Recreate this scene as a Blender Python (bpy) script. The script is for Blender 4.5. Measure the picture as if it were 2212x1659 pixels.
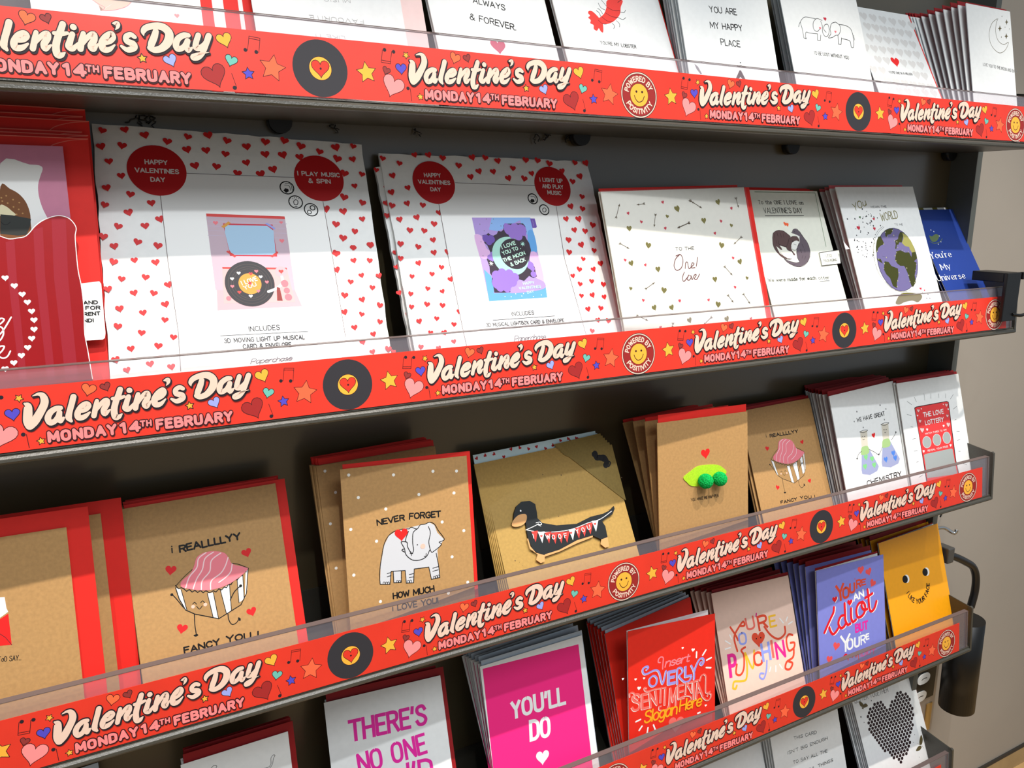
import bpy, bmesh, math, random
from mathutils import Vector, Matrix
from mathutils.geometry import tessellate_polygon
R = math.radians
for o in list(bpy.data.objects): bpy.data.objects.remove(o)
scn = bpy.context.scene
COL = scn.collection
# ------------------------------------------------------------- camera
cd = bpy.data.cameras.new('camera'); cam = bpy.data.objects.new('camera', cd); COL.objects.link(cam)
cam.location = (-0.18708, -0.64912, -0.10292)
yaw, pitch = R(28.834), R(-12.705)
fw = Vector((math.sin(yaw)*math.cos(pitch), math.cos(yaw)*math.cos(pitch), math.sin(pitch)))
rt = Vector((math.cos(yaw), -math.sin(yaw), 0)); up = rt.cross(fw)
cam.matrix_world = Matrix.Translation(cam.location) @ Matrix((rt, up, -fw)).transposed().to_4x4()
cd.sensor_width = 36; cd.lens = 28.148; cd.clip_start = 0.02; cd.clip_end = 60
scn.camera = cam
# ------------------------------------------------------------- world, lamps, exposure
w = bpy.data.worlds.new('shop_light'); scn.world = w; w.use_nodes = True
bg = w.node_tree.nodes['Background']; bg.inputs[0].default_value = (.78, .89, 1.0, 1); bg.inputs[1].default_value = 0.42
def lamp(name, loc, tgt, e, col, size=0.03, spot=80, blend=0.6):
    l = bpy.data.lights.new(name, 'SPOT'); l.energy = e; l.color = col; l.shadow_soft_size = size
    l.spot_size = R(spot); l.spot_blend = blend
    o = bpy.data.objects.new(name, l); COL.objects.link(o); o.location = loc
    o.rotation_euler = (Vector(tgt)-Vector(loc)).to_track_quat('-Z', 'Y').to_euler(); return o
for lx, en in ((-0.60, 37), (-0.18, 37), (0.24, 37), (0.66, 36), (1.08, 28), (1.50, 10)):      # front row of the shop's track spotlights
    lamp('ceiling_spotlight', (lx, -0.40, 0.66), (lx*.9+.03, 0.05, -0.80), en, (1, .93, .85), .008, 56, 1)
for lx in (-0.10, 0.45, 1.0):                          # second, weaker row further out
    lamp('ceiling_spotlight', (lx, -0.62, 0.55), (lx, 0.05, -0.70), 12, (.90, .95, 1), .012, 75, 1)
al = bpy.data.lights.new('floor_fill_light', 'AREA'); al.shape = 'RECTANGLE'; al.size = 1.6; al.size_y = 1.0; al.energy = 34; al.color = (.90, .95, 1)  # unseen area light, added to brighten the floor and fill the cards
ao = bpy.data.objects.new('floor_fill_light', al); COL.objects.link(ao); ao.location = (.5, -1.9, 1.5)
vs = scn.view_settings
vs.view_transform = 'Standard'; vs.look = 'None'; vs.gamma = 1; vs.exposure = 0.0; vs.use_curve_mapping = False
# ------------------------------------------------------------- colours, materials
PAL = {k: tuple(int(x) for x in v.split(',')) for k, v in (t.split(':') for t in '''bannerred:218,52,34 cream:228,196,176 ink:52,18,22 ink2:34,26,34 pink:245,132,130 pinkh:246,140,138 yellow:240,172,58 brown:140,50,46 blue:80,70,185 orange:250,105,60 lilac:150,160,225 teal:105,180,165 maroon:158,38,36 maroon2:148,36,34 orange2:246,100,62 record:48,46,50 recline:75,65,62 black:22,20,20 skin:232,192,168 rose:235,120,130 paleink:176,174,172 lobster:238,66,58 crimson:200,40,62 grey:130,126,130 palegrey:222,219,214 brightred:232,34,32 greyink:120,118,118 darkgold:96,84,52 wht:245,244,240 popbrown:120,72,34 popcream:230,220,180 popdark:46,48,44 poptan:180,135,80 popstripe:150,22,38 heartred:214,36,38 hair:105,85,85 darkred:186,22,26 dimwht:225,215,210 rpcase:212,168,174 rpcase2:196,172,184 rpred:215,66,62 rplilac:196,180,200 sky:168,200,225 gold:214,150,60 rpdeck:228,172,170 ink3:44,42,48 mlil:176,150,215 mblue:100,165,225 mblue2:140,180,235 mpink:226,180,225 mdark:56,44,58 mdark2:50,40,50 mpur:150,115,200 mpur2:110,80,170 mint:170,220,205 mintt:196,236,214 foilrose:190,70,95 foilgold:150,140,60 foilbronze:110,92,62 foilgreen:120,140,90 redink:96,34,38 green:70,110,60 otter:92,68,66 otter2:100,88,96 otterwht:236,234,226 otterface:150,120,108 ottline:50,36,38 ocean:104,96,140 marble:215,214,212 kraft_in:170,132,84 icing:240,130,140 icingw:252,215,215 blush:246,190,170 dotwht:242,238,228 elegrey:205,205,208 speck:80,60,40 dogblack:26,30,32 dogtan:214,158,100 flagred:214,60,52 lime:172,216,30 pea:20,170,80 flaskface:214,206,188 flask:160,166,200 flaskg:164,196,130 fgreen:130,206,130 fblue:80,130,215 lotto:228,62,62 scratch:166,172,168 lpink:244,190,186 magenta:236,38,160 magenta2:196,20,100 hotpink:250,40,130 lavender:158,150,226 coral:240,110,100 amber:250,170,30 plav:150,160,230 pcor:236,110,95 pmag:230,40,140 pred:226,76,48 pyel:248,190,50 coral2:240,85,85 redhot:230,20,36 hexdark:44,26,28 white:240,240,236 cream_white:238,238,222 envred:226,38,28 envdark:150,14,18 popred:146,8,14 poppink:200,124,150 palepink:246,214,208 greywhite:188,198,206 kraft:182,140,88 kraft2:178,142,74 kraftband:138,114,56 redcard:232,40,22 peach:244,208,188 bluecard:132,136,214 orangecard:250,168,20 navy:18,52,132 liner:214,236,238 pinkenv:242,110,112 foildark:84,86,38 foilyel:205,196,110 foillite:226,222,170'''.split())}
def lin(c): return tuple((x/255/12.92 if x/255 <= .04045 else ((x/255+.055)/1.055)**2.4) for x in c)
def mat(name, col, rough=.6, metal=0, spec=.5, noise=None, bump=None, coat=0):
    m = bpy.data.materials.new(name); m.use_nodes = True; nt = m.node_tree; b = nt.nodes['Principled BSDF']
    c = lin(col) + (1,)
    b.inputs['Base Color'].default_value = c; b.inputs['Roughness'].default_value = rough; b.inputs['Metallic'].default_value = metal
    b.inputs['Specular IOR Level'].default_value = spec; b.inputs['Coat Weight'].default_value = coat; b.inputs['Coat Roughness'].default_value = .15
    if noise or bump:
        tc = nt.nodes.new('ShaderNodeTexCoord'); nz = nt.nodes.new('ShaderNodeTexNoise')
        nt.links.new(tc.outputs['Object'], nz.inputs['Vector'])
        sc, amt = noise or bump
        nz.inputs['Scale'].default_value = sc; nz.inputs['Detail'].default_value = 5
        if noise:
            mx = nt.nodes.new('ShaderNodeMix'); mx.data_type = 'RGBA'; mx.inputs[6].default_value = tuple(x*(1-amt) for x in c[:3])+(1,); mx.inputs[7].default_value = tuple(min(1, x*(1+amt)) for x in c[:3])+(1,)
            cr = nt.nodes.new('ShaderNodeMapRange'); cr.inputs[1].default_value = .35; cr.inputs[2].default_value = .65
            nt.links.new(nz.outputs['Fac'], cr.inputs[0]); nt.links.new(cr.outputs[0], mx.inputs[0]); nt.links.new(mx.outputs[2], b.inputs['Base Color'])
        if bump:
            bp = nt.nodes.new('ShaderNodeBump'); bp.inputs['Strength'].default_value = bump[1]; bp.inputs['Distance'].default_value = .001
            nt.links.new(nz.outputs['Fac'], bp.inputs['Height']); nt.links.new(bp.outputs[0], b.inputs['Normal'])
    return m
_m = {}
def paper(col):
    if col not in _m:
        k = col.startswith('kraft')
        gloss = col in ('popred', 'poppink', 'orangecard')
        _m[col] = mat(col+'_paper', PAL[col], .35 if gloss else .62, noise=(330, .07) if k else (150, .02), spec=.35)
    return _m[col]
def inkmat():
    m = bpy.data.materials.new('printed_ink'); m.use_nodes = True; nt = m.node_tree; b = nt.nodes['Principled BSDF']
    a = nt.nodes.new('ShaderNodeAttribute'); a.attribute_name = 'Ink'; nt.links.new(a.outputs['Color'], b.inputs['Base Color'])
    b.inputs['Roughness'].default_value = .55; b.inputs['Specular IOR Level'].default_value = .3; return m
INK = inkmat()
FOIL = bpy.data.materials.new('printed_foil'); FOIL.use_nodes = True
_b = FOIL.node_tree.nodes['Principled BSDF']; _a = FOIL.node_tree.nodes.new('ShaderNodeAttribute'); _a.attribute_name = 'Ink'
FOIL.node_tree.links.new(_a.outputs['Color'], _b.inputs['Base Color']); _b.inputs['Metallic'].default_value = .7; _b.inputs['Roughness'].default_value = .38
def clear(name, alpha, tint, rough=.08):
    m = bpy.data.materials.new(name); m.use_nodes = True; nt = m.node_tree; nt.nodes.clear()
    out = nt.nodes.new('ShaderNodeOutputMaterial'); tr = nt.nodes.new('ShaderNodeBsdfTransparent'); tr.inputs[0].default_value = (.97, .96, .97, 1)
    df = nt.nodes.new('ShaderNodeBsdfDiffuse'); df.inputs[0].default_value = lin(tint)+(1,)
    gl = nt.nodes.new('ShaderNodeBsdfGlossy'); gl.inputs['Roughness'].default_value = rough
    m1 = nt.nodes.new('ShaderNodeMixShader'); m1.inputs[0].default_value = alpha
    m2 = nt.nodes.new('ShaderNodeMixShader'); fr = nt.nodes.new('ShaderNodeFresnel'); fr.inputs[0].default_value = 1.12
    nt.links.new(tr.outputs[0], m1.inputs[1]); nt.links.new(df.outputs[0], m1.inputs[2])
    nt.links.new(fr.outputs[0], m2.inputs[0]); nt.links.new(m1.outputs[0], m2.inputs[1]); nt.links.new(gl.outputs[0], m2.inputs[2]); nt.links.new(m2.outputs[0], out.inputs[0])
    return m
ACR = clear('clear_acrylic', .085, (235, 225, 235)); EDGE = clear('acrylic_cut_edge', .85, (112, 96, 92), .3)  # diffuse white in the clear sheet imitates a pale reflected veil
METAL = mat('dark_grey_powder_coated_steel', (64, 61, 52), .38, .0, .6, bump=(700, .25))
PANEL = mat('charcoal_back_panel', (80, 70, 48), .30, 0, .8, noise=(6, .1), coat=.5)
BLACK = mat('black_plastic', (12, 12, 12), .4, 0, .4)
WALL = mat('beige_painted_wall', (166, 156, 143), .7, 0, .3, noise=(3, .04))
# ------------------------------------------------------------- mesh helpers
def tagset(o, label=None, cat=None, group=None, kind=None):
    if label: o['label'] = label
    if cat: o['category'] = cat
    if group: o['group'] = group
    if kind: o['kind'] = kind
    return o
def link(name, me, parent=None):
    o = bpy.data.objects.new(name, me); COL.objects.link(o)
    if parent: o.parent = parent
    return o
def empty(name, mw):
    o = bpy.data.objects.new(name, None); COL.objects.link(o); o.empty_display_size = .02; o.matrix_world = mw; return o
def boxes(name, L, m, parent=None, bevel=0):
    bm = bmesh.new()
    for (x0, x1, y0, y1, z0, z1) in L:
        r = bmesh.ops.create_cube(bm, size=1)
        for v in r['verts']: v.co = Vector(((x0+x1)/2+v.co.x*(x1-x0), (y0+y1)/2+v.co.y*(y1-y0), (z0+z1)/2+v.co.z*(z1-z0)))
    if bevel: bmesh.ops.bevel(bm, geom=bm.edges[:], offset=bevel, segments=2, affect='EDGES', profile=.5)
    me = bpy.data.meshes.new(name); bm.to_mesh(me); bm.free()
    for mm in (m if isinstance(m, list) else [m]): me.materials.append(mm)
    return link(name, me, parent)
def prism(name, prof, x0, x1, m, parent=None, smooth=False):   # profile of (y,z), swept along x
    n = len(prof); V = [(x0, y, z) for y, z in prof]+[(x1, y, z) for y, z in prof]
    F = [tuple(range(n))[::-1], tuple(range(n, 2*n))]+[(i, (i+1) % n, n+(i+1) % n, n+i) for i in range(n)]
    me = bpy.data.meshes.new(name); me.from_pydata(V, [], F); me.materials.append(m)
    bm = bmesh.new(); bm.from_mesh(me); bmesh.ops.recalc_face_normals(bm, faces=bm.faces[:]); bm.to_mesh(me); bm.free()
    return link(name, me, parent)
def poly_slab(name, pts, y0, y1, m, parent=None):              # outline (x,z) extruded from y0 to y1
    n = len(pts); V = [(x, y0, z) for x, z in pts]+[(x, y1, z) for x, z in pts]
    T = tessellate_polygon([[Vector((x, z, 0)) for x, z in pts]])
    F = [tuple(t) for t in T]+[tuple(i+n for i in t[::-1]) for t in T]+[(i, (i+1) % n, n+(i+1) % n, n+i) for i in range(n)]
    me = bpy.data.meshes.new(name); me.from_pydata(V, [], F); me.materials.append(m)
    bm = bmesh.new(); bm.from_mesh(me); bmesh.ops.recalc_face_normals(bm, faces=bm.faces[:]); bm.to_mesh(me); bm.free()
    return link(name, me, parent)
def tube(name, pts, r, m, parent=None, seg=12, curve_steps=8):
    P = smooth([(p[0], p[1], p[2]) for p in pts], curve_steps) if curve_steps else pts
    P = [Vector(p) for p in P]; V = []; F = []
    for i, p in enumerate(P):
        d = (P[min(i+1, len(P)-1)]-P[max(i-1, 0)]).normalized(); a = d.orthogonal().normalized() if i == 0 else (a0 - d*a0.dot(d)).normalized(); a0 = a; b = d.cross(a)
        for k in range(seg): t = 2*math.pi*k/seg; V.append(p+(a*math.cos(t)+b*math.sin(t))*r)
    for i in range(len(P)-1):
        for k in range(seg): k2 = (k+1) % seg; F.append((i*seg+k, i*seg+k2, (i+1)*seg+k2, (i+1)*seg+k))
    F += [tuple(range(seg))[::-1], tuple((len(P)-1)*seg+k for k in range(seg))]
    me = bpy.data.meshes.new(name); me.from_pydata([tuple(v) for v in V], [], F); me.materials.append(m)
    for p in me.polygons: p.use_smooth = len(p.vertices) == 4
    return link(name, me, parent)
def smooth(P, k=6, closed=False):
    n = len(P)
    if n < 3: return list(P)
    out = []
    for i in range(n if closed else n-1):
        p0 = P[(i-1) % n] if closed or i else P[0]; p1 = P[i]; p2 = P[(i+1) % n]; p3 = P[(i+2) % n] if closed or i+2 < n else P[-1]
        for j in range(k):
            t = j/k; t2 = t*t; t3 = t2*t
            out.append(tuple(.5*(2*b+(c-a)*t+(2*a-5*b+4*c-d)*t2+(3*b-a-3*c+d)*t3) for a, b, c, d in zip(p0, p1, p2, p3)))
    if not closed: out.append(tuple(P[-1]))
    return out
# ------------------------------------------------------------- lettering (strokes on a 10-high grid)
G = {}
for ln in '''A 6.6 0,0 3.3,10 6.6,0|1.2,3.3 5.4,3.3
B 6 0,0 0,10|~0,10 3.4,10 5.2,9.1 5.2,6.6 3.5,5.4 0,5.3|~0,5.3 4,5.2 6,4.1 6,1.4 4,0 0,0
C 6 ~5.9,8 4.8,9.6 3.1,10 1,8.6 0,5 1,1.4 3.1,0 4.8,.4 5.9,2
D 6.2 0,0 0,10|~0,10 2.8,9.8 5.3,8.3 6.2,5 5.3,1.7 2.8,.2 0,0
E 5 5,10 0,10 0,0 5,0|0,5.2 4.2,5.2
F 5 5,10 0,10 0,0|0,5.2 4,5.2
G 6.2 ~5.9,8 4.8,9.6 3.1,10 1,8.6 0,5 1,1.4 3.1,0 5,.4 6,2|6,1.8 6,4.6 3.6,4.6
H 6 0,0 0,10|6,0 6,10|0,5.1 6,5.1
I .4 0.2,0 0.2,10
J 4.5 ~4.5,10 4.5,2.5 3.2,.3 1.3,.1 0,2
K 5.8 0,0 0,10|5.5,10 0,4.4|1.8,6.1 5.8,0
L 4.6 0,10 0,0 4.6,0
M 7.6 0,0 0.3,10 3.8,2.4 7.3,10 7.6,0
N 6.2 0,0 0,10 6.2,0 6.2,10
Oc 6 ~3,10 .9,9.2 0,7 0,3 .9,.8 3,0 5.1,.8 6,3 6,7 5.1,9.2 3,10
Cc 5.6 ~5.6,7.4 5,9.2 3,10 .9,9.2 0,7 0,3 .9,.8 3,0 5,.8 5.6,2.6
Gc 5.8 ~5.7,7.4 5,9.2 3,10 .9,9.2 0,7 0,3 .9,.8 3,0 5,.8 5.8,2.8|5.8,2.5 5.8,4.6 3.4,4.6
Dc 5.8 0,0 0,10|~0,10 3.4,9.8 5.4,8.4 5.8,6.6 5.8,3.4 5.4,1.6 3.4,.2 0,0
Uc 5.8 ~0,10 0,3 .7,.8 2.9,0 5.1,.8 5.8,3 5.8,10
O 6.6 ~3.3,10 1,8.6 0,5 1,1.4 3.3,0 5.6,1.4 6.6,5 5.6,8.6 3.3,10
P 5.6 0,0 0,10|~0,10 3.6,10 5.5,8.8 5.5,6.2 3.6,4.9 0,4.9
Q 6.6 ~3.3,10 1,8.6 0,5 1,1.4 3.3,0 5.6,1.4 6.6,5 5.6,8.6 3.3,10|4,2.4 6.6,-.4
R 5.8 0,0 0,10|~0,10 3.6,10 5.4,8.9 5.4,6.3 3.6,5.1 0,5.1|3,5.1 5.8,0
S 5.6 ~5.3,8.3 4.4,9.7 2.8,10 .9,9.3 .4,7.6 1.2,6.1 3,5.2 4.8,4.1 5.6,2.4 4.6,.6 2.8,0 1,.4 0,1.9
T 6 0,10 6,10|3,10 3,0
U 6 ~0,10 0,3.4 .7,1 3,0 5.3,1 6,3.4 6,10
V 6.4 0,10 3.2,0 6.4,10
W 8.8 0,10 2.2,0 4.4,8 6.6,0 8.8,10
X 6 0,0 6,10|0,10 6,0
Y 6.2 0,10 3.1,4.8 6.2,10|3.1,4.8 3.1,0
Z 5.6 0,10 5.6,10 0,0 5.6,0
1 2.6 0,8.2 2,10 2,0
3 5.4 ~.3,8.6 2.6,10 5,8.8 4.8,6.2 2.4,5.3|~2.4,5.3 5,4.6 5.4,1.8 3.2,0 0,1.3
4 6 4.4,0 4.4,10 0,3 6,3
& 6.6 ~6.4,0 3,5 1.4,8 2.4,10 4.2,9.2 4,7 1,4.4 0,2.2 1.4,.1 3.8,.4 6,4
' .8 .6,10 .2,7.6
. .6 .2,.1 .4,.1
! .6 .3,10 .3,3|.3,.4 .3,.1
- 3 0,5 3,5
i .6 .3,6.6 .3,0|.3,9.2 .3,9.6
a 5 ~4.8,5 3.6,6.6 1.6,6.3 0,3.4 1,.3 3,.3 4.6,2.6|~4.8,6.4 4.6,2.4 5.2,.1
b 4.8 0,10 0,0|~0,3.6 1.4,6.2 3.4,6.4 4.8,3.4 3.6,.3 1.4,.2 0,2
c 4.4 ~4.3,5.2 3,6.6 1,5.8 0,3.2 1,.6 3,0 4.4,1.3
d 4.8 4.8,10 4.8,0|~4.8,4.6 3.4,6.5 1.3,6 0,3.2 1.2,.3 3.4,.2 4.8,2
e 4.6 ~.2,3.4 4.5,3.6 4,5.9 2.4,6.6 .6,5.4 0,3 1,.5 2.8,0 4.5,1.3
f 3.6 ~3.6,9.4 2.4,10 1.3,8.6 1.2,5 1.2,0|0,6.4 3.2,6.4
g 4.8 ~4.7,5 3.4,6.6 1.3,6 0,3.4 1.3,.6 3.4,.8 4.7,3|~4.8,6.4 4.6,0 3.6,-2.7 1.4,-3 .2,-1.8
h 4.6 0,10 0,0|~0,3.8 1.4,6.1 3.2,6.5 4.5,5 4.6,0
l .6 .3,10 .3,0
m 7.4 0,6.5 0,0|~0,4.2 1.3,6.4 2.9,6.4 3.6,4.6 3.7,0|~3.7,4.4 5,6.4 6.6,6.3 7.3,4.6 7.4,0
n 4.6 0,6.5 0,0|~0,4 1.4,6.2 3.2,6.5 4.5,5 4.6,0
o 4.8 ~2.4,6.6 .6,5.4 0,3.2 .8,.8 2.4,0 4.2,.9 4.8,3.3 4.2,5.6 2.4,6.6
p 4.8 0,6.5 0,-3|~0,4 1.4,6.2 3.4,6.4 4.8,3.4 3.6,.3 1.4,.2 0,2
r 3.4 0,6.5 0,0|~0,3.6 1.2,5.9 3.4,6.4
s 4 ~3.8,5.4 2.4,6.6 .5,5.8 .8,4 3.2,3 4,1.6 2.6,.1 .9,.2 0,1.4
t 3.4 ~1.2,9 1.2,2 1.8,.2 3.4,.6|0,6.4 3.2,6.4
u 4.6 ~0,6.5 0,2 1,.2 2.6,.2 4.4,2.4|4.6,6.5 4.6,0
v 4.4 0,6.5 2.2,0 4.4,6.5
w 6.8 0,6.5 1.7,0 3.4,5.6 5.1,0 6.8,6.5
y 4.6 0,6.5 2.4,.4|4.6,6.5 1.4,-3'''.split('\n'):
    ch, wd, rest = ln.split(' ', 2)
    G[ch] = (float(wd), [(s[0] == '~', [tuple(map(float, p.split(','))) for p in s.lstrip('~').split(' ')]) for s in rest.split('|')])
class Ink:
    """Collects flat printed shapes (metres, card-local x / z) as layers of one mesh."""
    def __init__(s): s.V = []; s.F = []; s.C = []; s.M = []; s.B = []; s.cur = None
    def begin(s): s.cur = []
    def poly(s, pts, col):
        if len(pts) < 3: return
        T = tessellate_polygon([[Vector((x, y, 0)) for x, y in pts]])
        s.cur.append((pts, T, col))
    def ribbon(s, pts, wid, col, cap=True):
        n = len(pts); Wd = wid if isinstance(wid, list) else [wid]*n; q = []
        for i, p in enumerate(pts):
            if q and abs(p[0]-q[-1][0])+abs(p[1]-q[-1][1]) < 1e-6: continue
            q.append((p[0], p[1], Wd[i]))
        m = len(q)
        if m < 2:
            if cap and q: s.disc(q[0][0], q[0][1], q[0][2]/2, col, 10)
            return
        cuts = [0]; dirs = []
        for a, b in zip(q, q[1:]): l = math.hypot(b[0]-a[0], b[1]-a[1]); dirs.append(((b[0]-a[0])/l, (b[1]-a[1])/l))
        for i in range(1, m-1):
            if dirs[i-1][0]*dirs[i][0]+dirs[i-1][1]*dirs[i][1] < .55: cuts.append(i)
        cuts.append(m-1)
        for c0, c1 in zip(cuts, cuts[1:]):
            P = []; T = []
            for i in range(c0, c1+1):
                d1 = dirs[i-1] if i > c0 else dirs[i]; d2 = dirs[i] if i < c1 else dirs[i-1]
                bx, by = d1[0]+d2[0], d1[1]+d2[1]; l = math.hypot(bx, by); bx /= l; by /= l
                h = q[i][2]/2/max(.6, bx*d1[0]+by*d1[1]); x, y = q[i][0], q[i][1]
                P += [(x-by*h, y+bx*h), (x+by*h, y-bx*h)]
                j = i-c0
                if j: T += [(2*j-2, 2*j-1, 2*j+1), (2*j-2, 2*j+1, 2*j)]
            s.cur.append((P, T, col))
        for i in cuts[1:-1]+([0, m-1] if cap else []): s.disc(q[i][0], q[i][1], q[i][2]/2, col, 12)
    def disc(s, x, y, r, col, n=24):
        s.cur.append(([(x+r*math.cos(2*math.pi*k/n), y+r*math.sin(2*math.pi*k/n)) for k in range(n)], [(0, k, k+1) for k in range(1, n-1)], col))
    def end(s, step=True):
        if not s.cur: return
        xs = [p[0] for g in s.cur for p in g[0]]; ys = [p[1] for g in s.cur for p in g[0]]
        bb = (min(xs), max(xs), min(ys), max(ys)); z = -0.00004
        for b, l in s.B:
            if b[0] < bb[1] and b[1] > bb[0] and b[2] < bb[3] and b[3] > bb[2]: z = min(z, l)
        z -= .00001
        s.B.append((bb, z-5e-6*len(s.cur)))
        for pts, T, col in s.cur:
            z -= 5e-6; o = len(s.V); s.V += [(x, z, y) for x, y in pts]
            for t in T: s.F.append((o+t[0], o+t[1], o+t[2])); s.C.append(col)
    def glyph(s, ch, x, y, cap, sx, ang, wt, col, font, slant=0, extra=0, dx=0, dy=0):
        if ch not in G: ch = ch.upper()
        if ch not in G: return
        ca, sa = math.cos(ang), math.sin(ang); wmm = wt*cap; k = (cap-wmm)/10; sx = sx*cap/(10*k)
        if font in 'ck' and ch in 'OCGUD': ch += 'c'
        x, y = x-sa*wmm/2, y+ca*wmm/2
        for smf, P in G[ch][1]:
            Q = smooth(P, 5) if smf else P
            Z = [((a+slant*b)*k*sx, b*k) for a, b in Q]
            if font == 'c' and len(Z) > 1:
                for e, f in ((0, 1), (-1, -2)):
                    dx_, dy_ = Z[e][0]-Z[f][0], Z[e][1]-Z[f][1]; l = math.hypot(dx_, dy_) or 1e-9
                    if abs(dx_) < .5*l or abs(dy_) < .25*l: Z[e] = (Z[e][0]+dx_/l*wmm/2, Z[e][1]+dy_/l*wmm/2)
            if font == 'd':
                for (a, b) in zip(Z, Z[1:]):
                    l = math.hypot(b[0]-a[0], b[1]-a[1]) or 1e-9; v = abs(b[1]-a[1])/l; up_ = (b[1]-a[1])*(b[0]-a[0]) > 0
                    wd = wmm*(.28+.8*v*v*(0.25 if (up_ and v < .98) else 1))
                    s.ribbon([(x+a[0]*ca-a[1]*sa, y+a[0]*sa+a[1]*ca), (x+b[0]*ca-b[1]*sa, y+b[0]*sa+b[1]*ca)], wd, col, False)
            else:
                s.ribbon([(x+dx+a*ca-b*sa, y+dy+a*sa+b*ca) for a, b in Z], wmm+extra, col, font != 'c')
            if font in 'td' and not smf or font == 't':
                for e, f in ((Q[0], Q[1]), (Q[-1], Q[-2])):
                    if min(abs(e[1]-g) for g in (0, 6.5, 10)) < .3 and abs(f[1]-e[1]) > abs(f[0]-e[0]):
                        l = .16*cap; a, b = e[0]*k*sx, e[1]*k
                        s.ribbon([(x+(a-l)*ca-b*sa, y+(a-l)*sa+b*ca), (x+(a+l)*ca-b*sa, y+(a+l)*sa+b*ca)], wmm*(.3 if font == 'd' else .8), col, False)
    def text(s, string, x, y, ang, L, cap, wt, col, font='n', slant=0, passes=((0, 0, 0, None),)):
        gap = 3.6 if font == 'k' else 2.2 if font not in 'hs' else 1.8
        if font == 's': gap = .9
        adv = []; t = 0
        for ch in string:
            if ch == ' ': t += 3.2+gap; adv.append(None); continue
            g = G.get(ch) or G.get(ch.upper()) or G['O']; adv.append(t); t += g[0]+gap
        tot = max(t-gap, .5); sx = L/(tot*cap/10) if len(string) > 1 or tot > 1 else 1
        if tot <= 1: sx = 1
        rnd = random.Random(string)
        for (ex, dx, dy, c2) in passes:
            s.begin()
            for ch, a in zip(string, adv):
                if a is None: continue
                j = (rnd.uniform(-.03, .03) if font == 'h' else 0); ja = (rnd.uniform(-.05, .05) if font == 'h' else 0)
                if font == 'h' and c2: j = ja = 0
                o = a*cap/10*sx
                s.glyph(ch, x+o*math.cos(ang)-j*cap*math.sin(ang), y+o*math.sin(ang)+j*cap*math.cos(ang), cap, sx, ang+ja, wt, c2 or col, font, slant, ex, dx, dy)
            s.end()
    def arc(s, string, cx, cy, r, cap, a0, a1, inner, wt, col, font):
        adv = []; t = 0
        for ch in string:
            if ch == ' ': t += 4.5; continue
            g = G.get(ch) or G['O']; adv.append((ch, t, g[0])); t += g[0]+2.2
        tot = t-2.2; s.begin(); A0, A1 = R(a0), R(a1)
        for ch, o, wd in adv:
            f = (o+wd/2)/tot
            a = A0+(A1-A0)*f
            sx = abs(A1-A0)*(r+cap*(.4 if not inner else -.4))/(tot*cap/10)*.94
            tang = a-math.pi/2 if not inner else a+math.pi/2
            bx, by = cx+r*math.cos(a), cy+r*math.sin(a)
            hw = wd/2*cap/10*sx
            s.glyph(ch, bx-hw*math.cos(tang), by-hw*math.sin(tang), cap, sx, tang, wt, col, font)
        s.end()
def heart_pts(cx, cy, r, rot, n=28):
    out = []; a = R(rot)
    for k in range(n):
        t = 2*math.pi*k/n; x = 16*math.sin(t)**3/15.5; y = (13*math.cos(t)-5*math.cos(2*t)-2*math.cos(3*t)-math.cos(4*t)+2.5)/15
        x *= r; y *= r; out.append((cx+x*math.cos(a)-y*math.sin(a), cy+x*math.sin(a)+y*math.cos(a)))
    return out
def star_pts(cx, cy, r, rot, n, ri):
    return [(cx+(r if k % 2 == 0 else r*ri)*math.sin(math.pi*k/n+R(-rot)), cy+(r if k % 2 == 0 else r*ri)*math.cos(math.pi*k/n+R(-rot))) for k in range(2*n)]
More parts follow.
